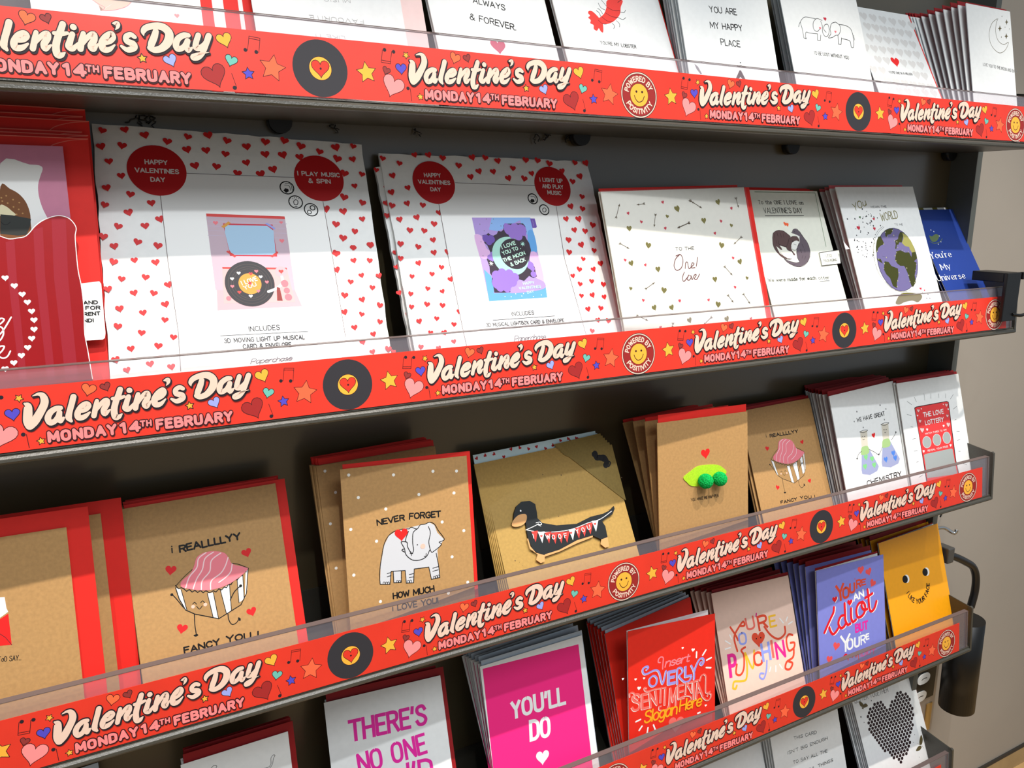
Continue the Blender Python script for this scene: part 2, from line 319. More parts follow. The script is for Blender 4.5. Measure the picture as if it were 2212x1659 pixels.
def draw(name, ops, parent, dx=0, y=0, outline=None, mirror=False, label=None):
    s = Ink(); mm = .001
    def pp(t): return [tuple(float(v)*mm for v in p.split(',')) for p in t.split(' ')]
    for op in ops:
        f = op.split(';'); k = f[0]
        if k == 'V' and outline: continue
        if k == 'P':
            P = pp(f[3]); s.begin(); s.poly(smooth(P, 4, True) if f[2] == '1' else P, f[1]); s.end()
        elif k == 'S':
            P = pp(f[4]); s.begin(); s.ribbon(smooth(P, 5) if f[3] == '1' else P, float(f[2])*mm, f[1]); s.end()
        elif k == 'C':
            x, z = pp(f[2])[0]; s.begin(); s.disc(x, z, float(f[3])*mm, f[1], 48 if float(f[3]) > 6 else 14); s.end()
        elif k == 'H' or k == 'R':
            x, z = pp(f[2])[0]; r = float(f[3])*mm; rot = float(f[4])
            if k == 'H': P = heart_pts(x, z, r, rot); oc, ow = f[5], float(f[6])*mm
            else: P = star_pts(x, z, r, rot, int(f[5]), float(f[6])); oc, ow = f[7], float(f[8])*mm
            s.begin(); s.poly(P, f[1]); s.end()
            if oc: s.begin(); s.ribbon(P+[P[0]], ow if k == 'R' else ow*1.6, oc); s.end()
        elif k == 'T':
            x, z = pp(f[4])[0]
            s.text(f[9], x, z, R(float(f[5])), float(f[6])*mm, float(f[7])*mm, float(f[3]), f[1], f[2], float(f[8]), ((outline[0], 0, 0, outline[1]), (outline[0]*.8, .0003, -.0006, outline[1]), (0, 0, 0, None)) if outline else ((0, 0, 0, None),))
        elif k == 'A':
            x, z = pp(f[4])[0]; s.arc(f[10], x, z, float(f[5])*mm, float(f[6])*mm, float(f[7]), float(f[8]), int(f[9]), float(f[3]), f[1], f[2])
    vl = [op.split(';') for op in ops if op[0] == 'V']
    if vl:
        st = []
        for f in vl:
            P = smooth([tuple(float(v)*mm for v in p.split(',')) for p in f[2].split(' ')], 6); st.append(([(p[0], p[1]) for p in P], [max(.0004, p[2]) for p in P]))
        for ex, ox, oz, c in ((.0013, 0, 0, 'ink2'), (.0010, .0006, -.0010, 'ink2'), (-.0002, 0, 0, 'cream')):
            s.begin()
            for P, W in st: s.ribbon([(a+ox, b+oz) for a, b in P], [v+ex for v in W], c)
            for f in (op.split(';') for op in ops if op[0] == 'C'):
                x, z = pp(f[2])[0]; s.disc(x+ox, z+oz, float(f[3])*mm+ex/2, c, 20)
            s.end()
    if not s.F: return None
    me = bpy.data.meshes.new(name); me.from_pydata([(a+dx, b+y, c) for a, b, c in s.V], [], s.F)
    me.materials.append(INK)
    if any(c.startswith('foil') for c in s.C): me.materials.append(FOIL)
    at = me.color_attributes.new('Ink', 'FLOAT_COLOR', 'CORNER'); buf = []
    cache = {c: lin(PAL[c])+(1,) for c in set(s.C)}
    for c in s.C: buf += list(cache[c])*3
    at.data.foreach_set('color', buf)
    if len(me.materials) > 1: me.polygons.foreach_set('material_index', [1 if c.startswith('foil') else 0 for c in s.C])
    me.flip_normals() if me.polygons[0].normal.y > 0 else None
    return link(name, me, parent)
ART = {}
for blk in r"""
#banner_title
V;cream;75.3,10.9,1.55 77.1,9.13,4.67 76.7,4.47,5.84 75.9,-1.71,5.85 76.8,-5.38,5.86
V;cream;76.8,-5.38,5.86 80.2,-2.27,5.87 84.2,3.54,5.49 87.1,8.71,5.29 87.8,12.2,5.09 86.8,15.5,4.11 84.3,16.7,2.34 80.8,15.7,0.78
V;cream;97,5.14,3.56 94.2,5.07,3.95 90.5,2.75,4.33 88.4,-1.35,4.33 89.7,-4.71,4.34 93,-3.53,3.96 95.8,0.5,3.76
V;cream;96.1,2.05,3.76 95.5,-1.06,4.16 96,-4.32,3.77 98.3,-2.22,1.99
V;cream;106.1,12.4,4.18 104.6,7.82,4.18 102.3,1.28,4.18 101.5,-2.63,4.38 102.8,-5.21,2.39
V;cream;110.2,1.51,3.60 113.1,2.16,3.61 115.1,4.54,3.81 113.7,6.33,3.81 110.2,4.34,4.20 107.4,-0.16,4.40 107.9,-3.45,4.20 111.5,-3.1,3.81 115.3,-0.34,1.61
V;cream;120.8,7.52,3.02 119.6,3.19,3.83 117.7,-3.28,3.83
V;cream;119.7,0.74,2.42 123.8,5.53,3.44 126.9,7.01,4.45 127,4.34,4.26 124.5,0.15,4.25 125.2,-2.59,3.85 128.7,0.04,1.42
V;cream;137,14.4,4.07 135.4,10.3,4.28 132.8,4.47,4.48 131.4,-0.69,4.68 131.6,-5.65,4.69 133.9,-5.95,3.88 136.3,-4.19,1.23
V;cream;131.3,7.92,2.84 135.4,7.86,3.26 139.1,8.66,2.45
V;cream;142,8.32,3.69 140.1,3.6,4.10 139.1,-0,4.51 141.4,-1.11,3.70 145.2,2.99,1.65
C;cream;143.1,12.9;2.13
V;cream;148.7,9.43,3.29 147.1,4.23,4.12 145.8,-1.01,4.12
V;cream;147.7,2.5,2.47 151.5,7.45,3.51 154.7,9.16,4.55 154.8,5.83,4.35 152.4,1.52,4.34 153.8,-0.31,3.94 156.8,3.09,1.45
V;cream;161.5,4.63,3.75 164.7,5.94,3.75 166.7,8.65,3.96 165.8,10.9,3.75 162.3,8.31,4.58 159.5,4.02,4.78 159.9,0.21,4.58 163.4,0.21,3.55 167.3,3.53,1.25
V;cream;167.6,17.8,1.25 170.1,17.9,3.76 170.3,15.8,2.51 168.7,13.7,0.63
V;cream;180.3,10.1,3.16 178,11.4,3.58 175.1,9.82,3.78 175.2,6.85,4.20 179,5.15,4.64 179.1,2.58,4.43 175,0.94,3.79 171.4,3.06,2.10
V;cream;186.3,11.6,0.85 186.2,14.1,3.38 188.4,16.9,4.23 194.2,18.8,4.67 199.8,18.3,5.54 203.1,14.5,5.78 201.7,8.6,5.78 197.2,3.94,4.92 192.2,2.36,4.26 189.5,3.52,3.83
V;cream;194.5,15.2,4.04 193.1,11.3,4.68 190.8,6.37,4.68 189.7,3.07,3.40
V;cream;215.8,14.5,3.46 212.9,14.3,4.10 208.9,11.7,4.30 206.9,7.6,4.52 207.8,4.47,4.31 211.6,5.78,3.89 214.7,9.79,3.89
V;cream;215,10.6,4.11 213.9,7.27,4.32 214.8,4.12,3.90 217.5,6,1.74
V;cream;222.7,15.3,3.91 220.5,9.6,4.13 220.4,6.55,4.78 223.4,6.67,4.14 227.5,10.2,4.15 229.9,15.6,4.15
V;cream;229.6,15.2,4.15 226.9,8.48,4.15 224.3,3.06,3.71 221,-0.52,3.49 217.6,-1.44,2.83 217.3,0.34,2.61 221.3,2.08,2.18 229,3.85,0.44
#banner
R;yellow;37.7,-1.13;8.47;8;5;0.5;ink;0.43
R;yellow;72.3,15;3.00;180;5;0.5;ink;0.44
R;yellow;82.5,-17.2;2.95;8;5;0.5;ink;0.44
S;ink;0.43;0;52.4,17.6 50.6,7.87 58.3,7.12 60.1,16.9
S;ink;0.43;0;51,9.52 58.6,8.78
C;ink2;54.2,17.7;1.44
C;ink2;61.8,16.8;1.44
H;blue;67.3,3.56;4.60;3;ink;0.28
H;brown;54.2,1.25;3.27;-25;ink;0.28
H;pinkh;58.9,-10.9;8.95;-22;ink;0.28
C;ink2;72.1,-11.1;1.46
S;ink;0.44;0;74,-11.3 74.7,-21
H;orange;116.2,15.9;4.81;-18;ink;0.28
H;brown;127.7,16.9;3.43;18;ink;0.28
R;yellow;184,-3.74;3.40;6;5;0.5;ink;0.59
H;lilac;202.5,-4.03;4.52;22;ink;0.28
H;yellow;240.9,13.4;5.42;18;ink;0.28
H;teal;243.9,-0.82;4.36;-18;ink;0.28
H;maroon;231.7,-12.5;8.40;20;ink;0.28
S;ink;0.38;0;256.6,7.98 258.5,18.3 266.4,17.5 264.7,7.12
S;ink;0.38;0;258.2,16.8 266.1,16
C;ink2;255,8.15;1.37
C;ink2;262.8,7.32;1.38
R;blue;255.6,-8.79;4.68;5;5;0.5;ink;0.44
R;orange2;273.7,-3.34;10.02;-12;5;0.5;ink;0.39
S;ink;0.38;0;243.6,-9.58 246.3,-19.6
C;ink2;244.8,-19.7;1.48
#banner_date
T;pink;k;0.26;87.6,-19.2;0.0;43.1;8.45;0;MONDAY
T;pink;k;0.26;134.8,-19.2;0.3;12.2;8.77;0;14
T;pink;k;0.24;148.2,-15.7;-0.8;7.0;4.96;0;TH
T;pink;k;0.26;159.4,-19.5;-0.3;54.3;8.54;0;FEBRUARY
#banner_record
C;record;0.45,-0.86;21.54
C;ink;0.45,-0.86;9.02
C;yellow;0.45,-0.86;8.62
H;bannerred;0.52,-1.44;6.85;0;ink;0.28
C;ink;0.62,-0.99;0.86
#banner_badge
C;ink;-1.42,-1.91;21.56
C;cream;-1.42,-1.91;21.00
C;ink;-1.42,-1.91;19.92
C;maroon2;-1.42,-1.91;19.41
C;ink;-1.42,-1.91;10.88
C;yellow;-1.42,-1.91;10.49
C;ink;-4.65,1.19;1.16
C;ink;2.18,1.16;1.17
S;ink;0.78;1;-7.24,-2.47 -6.05,-5.39 -3.49,-8.01 -0.81,-8.26 2.51,-6.61 4.6,-2.66
A;cream;n;0.2;-1.42,-1.91;12.30;5.51;168;22;0;POWERED BY
A;cream;n;0.2;-1.42,-1.91;17.84;5.55;208;334;1;POSITIVITY
#a1
P;skin;0;39,67 42.7,63.6 46.3,59.9 43.5,59.3 49.5,64 57,69.1
P;skin;0;43.5,59.3 49.4,63.6 56.3,69 65.4,70.1 64.4,67.7 59.8,64.1 53.3,61.4
S;rose;0.31;1;39,67 43.4,64.1 46.5,62.2 45.2,59.8 52.6,61.1 60.5,64.3 64.9,68.5 65.6,70.1
H;pinkh;95.2,61.4;1.77;0;;0
#a2
T;paleink;n;0.1;92.4,76.8;-178.8;47.1;3.87;0;FAVOURITE
T;paleink;n;0.1;73.2,60.8;-179.0;26.9;3.63;0;LIKE IT
T;paleink;n;0.1;83.4,93.9;-177.4;22.9;3.84;0;MUSIC
#a3
T;black;h;0.12;46.9,111.4;-7.1;33.5;6.46;0;ALWAYS
T;black;h;0.12;39.4,93.6;-7.1;47.9;6.90;0;& FOREVER.
H;foilrose;63.1,68.2;7.79;0;;0
#a4
P;lobster;1;71.6,136.3 91.5,139.1 87.1,130.6 83.9,123 78.8,117.4 70.3,111.4 61.1,107.9 54.8,108.1 48.6,108.8 52.2,112.7 61.5,119.4 67.1,127.2
P;lobster;1;42.6,120.1 47.3,120.2 53.5,114.2 56.7,109.1 54.1,98.3 51.1,98.7 49.7,102 46.3,98.8 42.9,100.5 43.9,104.8 40.3,106.4 41.9,110 39.5,112.5 42.6,115 41,117.5
S;ink;0.46;1;68.8,127.4 76.2,124.9 84.8,126
S;ink;0.46;1;63.6,121.1 71,117.6 79.7,117.5
S;ink;0.46;1;57.8,115.5 63.5,111.7 70.3,111.4
S;ink;0.45;1;51.7,111.2 55.9,107.8 61.1,107.9
S;black;0.46;1;67.7,129 63.1,135.2
S;black;0.46;1;64.5,124.1 59.6,126.2 57.8,130.9
S;black;0.46;1;59.8,119.2 57.8,123.2 55,124.5
S;black;0.46;1;56.4,116 55.2,120.1 52.6,121.8
S;black;0.47;1;83.5,124.4 89.3,124.4 92.4,127.7
S;black;0.46;1;79.7,117.5 85,116 90,118.8
S;black;0.46;1;75.9,113.5 79,110.3 77.9,106.7
S;black;0.46;1;69,109.8 71.5,107.3 69.3,103.8
S;black;0.47;1;84.4,135.2 92.8,140.7
T;black;h;0.1;46.6,84.1;-0.3;46.4;3.99;0;YOU'RE MY LOBSTER
#a5
T;black;h;0.12;42.5,126.7;1.6;38.3;7.38;0;YOU ARE
T;black;h;0.12;39.6,108.9;1.7;45.9;7.33;0;MY HAPPY
T;black;h;0.12;51,91.4;0.3;27.1;7.39;0;PLACE
P;ink;0;64.3,55.9 71.5,65.5 73.8,65.7 78.4,56.1 74.4,55.8 71.5,58.2 68.9,56.3
H;black;74.6,69.8;1.63;0;;0
H;black;74.9,74.1;0.91;0;;0
P;grey;0;8.7,67.7 13.4,64.7 17.3,57.4 15,56.9 10.7,62
#a6
S;black;0.6;1;30.2,114.2 32.9,122 38.9,121.7 52.3,122.2
S;black;0.6;1;22.1,127.5 26.4,133.6 34.7,140.3 45.5,141.1 54.7,140.6
S;black;0.61;0;26.4,133.6 27.8,124.3 27.3,114.8 30.6,113.7 32.1,115.3
S;black;0.61;0;52.3,122.2 50.2,114.3 55.2,114.2 57.8,121.4
S;black;0.62;1;65.3,139.9 56.2,141.2 48.7,135.2 47.6,127.4 53.1,125.1 60.1,130.7
S;black;0.62;1;62.3,138.6 63.7,133.9 62,125.1 65.3,120.2 70.5,122.1 74.7,129.3 73.8,136 67.9,134.4 65.1,129.3 68.2,125.7
S;black;0.63;1;88.9,140.6 81.2,137.8 76.4,130.5 76.1,124.6 70.5,119.2 77.6,120.3 84.1,123.5 90.1,125.1 95.3,131.5 95,137.4 88.9,140.6
S;black;0.63;1;95.2,138.4 107.8,137.8 115.1,133.6 116,121.8 113.2,112.1 108.8,111.7 108,119.1 93.8,120.6
S;black;0.63;0;88.4,123.9 86.1,113 90.8,112.9 94.1,121.6
S;black;0.64;1;117.5,126.9 117.7,121
H;rose;59,129.6;1.65;0;;0
H;rose;85.3,127.9;1.67;0;;0
H;crimson;70.9,142.1;2.49;0;;0
T;black;h;0.1;40.5,95.9;-0.7;59.2;4.29;0;I'D BE LOST WITHOUT YOU
#a7
H;palegrey;25.7,176.4;6.75;0;;0
H;palegrey;43.2,175.9;6.82;0;;0
H;palegrey;61,175.3;6.89;0;;0
H;palegrey;79.1,174.7;6.96;0;;0
H;palegrey;97.4,174.2;7.03;0;;0
H;palegrey;116,173.6;7.11;0;;0
H;palegrey;25.7,160.9;6.68;0;;0
H;palegrey;40.6,160.4;6.74;0;;0
H;palegrey;55.7,159.9;6.80;0;;0
H;palegrey;71.1,159.4;6.86;0;;0
H;palegrey;86.6,158.9;6.93;0;;0
H;palegrey;102.3,158.4;6.99;0;;0
H;palegrey;23.5,144.1;6.61;0;;0
H;palegrey;38.7,143.7;6.67;0;;0
H;palegrey;54.1,143.2;6.73;0;;0
H;palegrey;69.7,142.7;6.79;0;;0
H;palegrey;85.6,142.2;6.85;0;;0
H;palegrey;101.6,141.7;6.92;0;;0
H;palegrey;7.2,127.1;6.47;0;;0
H;palegrey;22.3,126.9;6.53;0;;0
H;palegrey;37.7,126.8;6.60;0;;0
H;palegrey;53.3,126.7;6.66;0;;0
H;palegrey;69.1,126.5;6.72;0;;0
H;palegrey;85.1,126.4;6.79;0;;0
H;palegrey;101.4,126.3;6.85;0;;0
H;palegrey;22.1,110.9;6.47;0;;0
H;palegrey;37.4,110.7;6.53;0;;0
H;brightred;52.9,110.5;7.42;0;;0
H;palegrey;68.6,110.3;6.65;0;;0
H;palegrey;84.5,110.1;6.72;0;;0
H;palegrey;100.6,109.9;6.78;0;;0
H;palegrey;6.1,94.8;6.34;0;;0
H;palegrey;21.5,94.7;6.40;0;;0
H;palegrey;85.2,94.2;6.66;0;;0
H;palegrey;99.9,93.7;6.72;0;;0
H;palegrey;9,80.3;6.30;0;;0
H;palegrey;24.2,79.8;6.36;0;;0
H;palegrey;39.7,79.2;6.41;0;;0
H;palegrey;55.3,78.7;6.47;0;;0
H;palegrey;71.1,78.1;6.54;0;;0
H;palegrey;87.2,77.6;6.60;0;;0
H;palegrey;103.5,77;6.66;0;;0
H;palegrey;7.6,65.5;6.23;0;;0
H;palegrey;23.2,65.9;6.30;0;;0
H;palegrey;39,66.2;6.36;0;;0
H;palegrey;55.1,66.6;6.43;0;;0
H;palegrey;71.4,67;6.49;0;;0
H;palegrey;87.9,67.3;6.56;0;;0
H;palegrey;104.7,67.7;6.63;0;;0
T;greyink;h;0.12;31.8,92.4;1.1;44.0;3.59;0;YOU'RE ONE IN A MILLION
#a8
S;darkgold;0.64;1;67,168.6 53.5,160.5 45.5,145.2 49.6,131.1 64.5,123.1 79.5,127.6 89,139 76.9,135.1 65,139.8 61.1,150.9 64.4,162.7 68.8,168.8
P;darkgold;0;88.8,170.1 89.7,167.2 92.3,166.7 89.5,165.6 87.8,162.4 86.8,165.4 84.3,165.9 87,166.9
P;darkgold;0;72,160.4 73,157.1 75.8,156.6 72.7,155.4 70.8,151.9 69.8,155.1 67,155.7 70.1,156.8
P;darkgold;0;85.6,151.3 86.6,148 89.4,147.4 86.4,146.3 84.4,142.7 83.4,146 80.6,146.6 83.6,147.7
P;darkgold;0;78.5,174.3 78.8,173.3 79.6,173.1 78.7,172.8 78.1,171.7 77.8,172.7 77,172.8 77.9,173.2
P;darkgold;0;83.8,160.1 84.1,159.3 84.8,159.2 84,158.9 83.5,158 83.3,158.8 82.6,159 83.3,159.2
P;darkgold;0;93.8,158.8 94.1,158 94.8,157.9 94,157.6 93.6,156.7 93.3,157.5 92.6,157.7 93.4,158
P;darkgold;0;73.7,146.1 74,145.1 74.8,145 73.9,144.6 73.3,143.6 73,144.5 72.2,144.7 73.1,145.1
T;greyink;h;0.1;26.7,102.7;-2.9;76.6;4.18;0;LOVE YOU TO THE MOON AND BACK
#b1f
P;wht;1;79.9,208.4 98.2,208 104.3,207.5 106.3,205.2 104.2,199.4 102.2,192.9 101.9,185 103.3,176.4 105.7,169.2 107.3,165.5 112,155.3 74.9,155.8
P;popbrown;1;78.3,191.5 84.2,189.8 89.3,186.3 93.1,180.6 94.9,173.5 94.9,167 92.6,155.6 74.9,155.8
P;popcream;1;77,178 80.5,177 83.3,174.2 85.7,170.6 76.2,169.9
P;popdark;0;76.4,171.3 83.6,170.6 95.3,168 94.2,162.7 91.4,156.3 85.8,155.7 75,157.2
S;black;0.5;1;76.2,166 77.5,164.2 79.9,163.9 81.9,165.6
C;poptan;78.1,183.3;0.57
C;poptan;81.3,184.8;0.57
C;poptan;81.7,179.5;0.57
C;poptan;85.3,182;0.57
C;poptan;85.1,176.7;0.57
C;poptan;89,179.9;0.57
C;poptan;88.2,174.9;0.57
C;poptan;90.4,172;0.57
C;poptan;78.5,180.9;0.57
C;poptan;86.4,171.3;0.57
#b1p
S;wht;0.57;1;74.8,154.7 80.4,152.4 85.3,152.9 91.4,154.5 98.1,161.9 104.6,166.5 113,169.1 120,167.1 124,160.6 122.8,153.5 122.4,140.5 122.4,127.6 123.4,115.7 123.4,99.1 122.2,81.4 123,68.3 124.1,46.7
P;popstripe;0;78.2,150.1 83.8,151.7 82.6,124.3 82.3,89.8 81.9,49.5 77.5,49.9 77.4,90.1 77.3,124.5
P;popstripe;0;96.3,159.1 102.5,160.7 100.5,123.6 100.2,88.7 99.9,47.8 94.8,48.3 94.7,89.1 94.5,123.8
P;popstripe;0;108.7,167.1 117.9,166.7 115.3,123.1 115,87.8 114.7,46.4 106.4,47.2 106.3,88.3 106.1,123.4
H;wht;75.5,124;2.17;0;;0
H;wht;80.6,118.1;2.18;0;;0
H;wht;84.9,111.8;2.19;0;;0
H;wht;87.6,105.9;2.19;0;;0
H;wht;89.6,99.2;2.19;0;;0
H;wht;90.5,92.7;2.20;0;;0
H;wht;89.9,85.9;2.20;0;;0
H;wht;87.8,79.4;2.19;0;;0
H;wht;84.7,73;2.19;0;;0
H;wht;80.2,67.5;2.18;0;;0
H;wht;75,62.6;2.17;0;;0
H;wht;69.3,58.7;2.16;0;;0
S;wht;1;1;65.7,89.7 69.8,91.8 72,94.5 69.6,95.2 67.8,90.8 70.4,88.3 70.5,83.7 67.7,79.4 64.9,80.7 70.2,86 76.5,95.9
S;wht;1;1;63.8,69.4 67.2,74.9 70.2,75.2 68.9,72.4 66.2,69.2 68.4,66.8 71.4,67.7 73.7,71.5
#b1tag
T;black;n;0.24;123.7,102.7;0.0;9.2;3.07;0;AND
T;black;n;0.24;124.7,98.7;-1.0;9.5;3.07;0;FOR
T;black;n;0.24;123.2,94;1.8;10.6;3.06;0;RENT
T;black;n;0.24;122.4,89.2;0.7;6.5;3.06;0;ND!
#b2
H;heartred;6.9,245.9;3.09;-18;;0
H;heartred;23.8,248.2;3.22;15;;0
H;heartred;38.6,244.6;3.60;15;;0
H;heartred;55.4,240.3;3.55;-10;;0
H;heartred;71.9,246.2;3.21;-18;;0
H;heartred;88.9,249.2;3.83;15;;0
H;heartred;103.7,245.3;3.53;-18;;0
H;heartred;120,241;3.75;8;;0
H;heartred;136.5,247;3.83;-10;;0
H;heartred;153.3,249.7;3.78;-18;;0
H;heartred;167.6,245.5;4.04;-18;;0
H;heartred;184.3,241.4;3.40;-18;;0
H;heartred;200.3,247;4.17;15;;0
H;heartred;5.4,231.5;3.43;15;;0
H;heartred;20.7,233.5;3.50;-10;;0
H;heartred;70.6,234.1;3.66;15;;0
H;heartred;85.8,234.6;3.55;8;;0
H;heartred;101.3,232.4;3.35;-10;;0
H;heartred;135.3,234.8;3.83;8;;0
H;heartred;150.7,235.4;3.99;15;;0
H;heartred;199.9,235.5;4.06;-18;;0
H;heartred;10.3,218.7;3.08;8;;0
H;heartred;18.5,206.5;3.03;8;;0
H;heartred;75.7,219.5;3.73;15;;0
H;heartred;92.8,220;3.50;-10;;0
H;heartred;118.3,225.5;3.43;15;;0
H;heartred;140.6,220.7;3.87;15;;0
H;heartred;204.9,221.2;3.85;-18;;0
H;heartred;7.2,195.3;3.22;15;;0
H;heartred;24,190.5;3.21;-10;;0
H;heartred;39.2,183.6;3.20;8;;0
H;heartred;4.8,180.5;2.93;-18;;0
H;heartred;21.8,174.6;3.41;15;;0
H;heartred;13.2,162.3;3.10;-18;;0
H;heartred;33.1,163.3;3.21;8;;0
H;heartred;44.7,169.6;3.41;15;;0
H;heartred;2.1,153.3;3.23;-10;;0
H;heartred;26.4,149.2;3.19;-18;;0
H;heartred;41.2,146.2;3.40;-10;;0
H;heartred;9.5,145.3;3.08;8;;0
H;heartred;183.2,184.7;3.98;8;;0
H;heartred;199.2,183.1;3.65;8;;0
H;heartred;201.4,197.2;3.84;-18;;0
H;heartred;190.7,170.2;3.54;-10;;0
H;heartred;195.6,157;3.63;-10;;0
H;heartred;187.5,142.1;3.51;-18;;0
H;heartred;165.6,234.5;3.69;8;;0
H;heartred;109.6,214.8;3.58;-10;;0
H;heartred;129.5,215.5;3.90;15;;0
H;heartred;8,132.1;3.12;-18;;0
H;heartred;23.2,133.6;2.65;8;;0
H;heartred;38.6,131.9;3.12;8;;0
H;heartred;12.9,117.8;2.69;-10;;0
H;heartred;30.2,119.2;2.94;-10;;0
H;heartred;46.8,112.8;3.20;15;;0
H;heartred;2.8,109.4;2.97;8;;0
H;heartred;21.1,106.1;2.86;15;;0
H;heartred;35.1,105.7;2.86;-18;;0
H;heartred;10,93.2;3.00;8;;0
H;heartred;26.4,89.5;2.79;8;;0
H;heartred;43.2,96.2;3.10;15;;0
H;heartred;7.7,78.8;2.97;-10;;0
H;heartred;24.1,73;2.81;-10;;0
H;heartred;41.7,83.2;2.68;-10;;0
H;heartred;46.9,68.6;2.72;-10;;0
H;heartred;15.8,60.4;2.74;8;;0
H;heartred;35.3,61.8;3.06;-10;;0
H;heartred;4.7,52.1;2.97;15;;0
H;heartred;28.5,47.4;2.91;8;;0
H;heartred;43.6,44.3;2.93;8;;0
H;heartred;11.9,43.5;2.62;15;;0
H;heartred;187.2,141.8;3.04;15;;0
H;heartred;186,126.5;3.37;15;;0
H;heartred;190.1,102.5;3.29;-10;;0
H;heartred;188.1,86.9;3.15;15;;0
H;heartred;207.3,163.5;2.74;-10;;0
H;heartred;203.8,147.9;2.78;15;;0
H;heartred;220.4,150.8;2.97;-18;;0
H;heartred;202.8,135.6;2.90;15;;0
H;heartred;217.6,135.9;2.73;-10;;0
H;heartred;208.2,121.5;2.65;15;;0
H;heartred;224.5,121.2;2.88;15;;0
H;heartred;197.2,115.2;2.73;-10;;0
H;heartred;216.6,109.8;2.67;-10;;0
H;heartred;205.8,98.4;2.99;15;;0
H;heartred;221.3,93;2.94;-18;;0
H;heartred;203.3,84.7;2.56;-18;;0
H;heartred;219.2,77.4;2.66;-18;;0
H;heartred;195.3,72.5;2.90;8;;0
H;heartred;211.8,66;2.72;15;;0
H;heartred;201,58.8;2.82;15;;0
H;heartred;208.8,49.6;2.65;15;;0
H;heartred;223.5,51.8;3.00;-10;;0
H;heartred;216.8,249.7;3.05;-18;;0
H;heartred;214.9,236.2;3.34;15;;0
H;heartred;221.6,221.5;2.96;-18;;0
H;heartred;213.1,209.1;2.83;8;;0
H;heartred;218.3,192.6;3.31;-18;;0
H;heartred;216.2,176.4;2.91;8;;0
H;heartred;207.4,164.2;2.91;-10;;0
H;heartred;220.4,151;3.25;8;;0
H;heartred;203.8,147.8;2.84;-18;;0
P;wht;0;46.5,191.3 48.6,211.1 67.9,212.4 159.2,214.4 181.5,192.3 183.9,115 186.7,64.8 52.5,58.2 50.6,71.3 48.7,128.7
S;hair;0.44;0;67.9,212.4 159.2,214.4
S;hair;0.42;0;46.5,191.3 47.7,135.2 50.8,74 50.1,40.8
S;hair;0.47;0;181.5,192.3 183.8,136.9 186,64.8
C;darkred;45.6,213.5;22.76
C;darkred;180.8,215.1;22.50
T;dimwht;n;0.2;37,218.4;0.8;16.8;4.55;0;HAPPY
T;dimwht;n;0.2;29.1,210.5;0.7;33.0;4.50;0;VALENTINES
T;dimwht;n;0.2;40.3,202.8;1.2;10.5;4.51;0;DAY
T;dimwht;n;0.2;161.8,216.5;0.7;38.1;4.63;0;I PLAY MUSIC
T;dimwht;n;0.2;171,209.8;0.8;19.6;4.64;0;& SPIN
C;black;150.7,204;6.44
C;wht;150.7,204;5.52
C;black;156.9,190.6;6.42
C;wht;156.9,190.6;5.50
C;black;169.8,183.8;6.45
C;wht;169.8,183.8;5.53
P;black;0;147.4,201.1 149,203.5 151.7,202.9 152.1,200.7 149.4,199
S;black;0.46;1;148.9,206.5 152.7,206 153.8,201.5
S;black;0.46;1;149.5,208.1 154.2,207.6 155.2,201.6
S;black;0.61;1;155.5,188 155.2,191 157.2,192.9 158.9,191.2 157.9,188.1 155.5,188
S;black;0.61;0;155.6,186.1 157.7,186.2
S;black;0.46;0;154.4,194 154.9,193.4
S;black;0.46;0;156.3,195.1 156.4,194.3
S;black;0.46;0;158.4,195.3 158.1,194.4
S;black;0.46;0;160.1,194.3 159.5,193.6
C;black;171.3,185.7;2.61
C;wht;171.3,185.7;1.69
C;black;168,181.5;2.14
C;wht;168,181.5;1.38
P;rpcase;0;80.5,174.5 145.8,174.2 147.2,107.9 151.6,93.2 82.1,90.5 83,108.3
P;rpcase2;0;80.5,174.5 145.8,174.2 146.4,136.7 147.2,107.9 82.1,108.3
P;rpred;0;80.6,176.4 145.6,176.4 145.8,173.9 80.8,173.8
S;rplilac;0.43;0;81.7,169.6 146.6,169.3
S;rplilac;0.43;0;81.3,165.3 146.1,164.9
S;rplilac;0.43;0;80.9,161.1 145.6,160.4
S;rplilac;0.42;0;80.5,156.8 145.2,156
P;crimson;0;93.4,167.9 134.4,168.3 135.3,138.7 96.4,138.6
P;sky;0;94.8,166.5 129.6,167 134.7,162.7 134.3,140.2 98.4,139.6 96.1,144.5 94.2,160.1
P;gold;0;91.6,165 98,169.9 99.8,168.5 93.7,163.6
P;lilac;0;128.2,168.7 129.9,169.9 136.7,165 135.6,163.5
P;rpred;0;93.6,142.4 95,143.5 101.5,138.7 100.1,137.2
P;rpred;0;129.6,138.7 135.8,143.5 136.7,142.1 131.2,137.7
H;rose;87.5,167.9;2.01;0;;0
H;rose;140.8,153;2.06;0;;0
H;rose;142,170.3;1.49;0;;0
P;rpdeck;0;89.2,128.6 142.2,128.5 146.1,97.2 87.5,96.6
P;rpred;0;89.2,128.6 142.2,128.5 142.4,126.9 89.4,127
C;record;110.2,113.9;20.28
C;recline;110.2,113.9;17.71
C;record;110.2,113.9;17.28
C;recline;110.2,113.9;15.29
C;record;110.2,113.9;14.86
C;recline;110.2,113.9;13.44
C;record;110.2,113.9;13.01
C;gold;110.2,113.9;9.32
T;wht;n;0.16;104,112.4;18.4;13.2;4.10;0;I LOVE
T;wht;n;0.16;105.5,108.2;19.2;10.5;3.82;0;YOU
C;rpred;110.2,114.3;1.41
H;wht;101.9,123.1;1.55;0;;0
H;wht;96.1,118;1.54;0;;0
H;wht;119.5,119.8;1.57;0;;0
H;rose;95.7,111.3;1.53;0;;0
H;rpred;100.9,106.1;1.53;0;;0
H;wht;109.7,102.6;1.54;0;;0
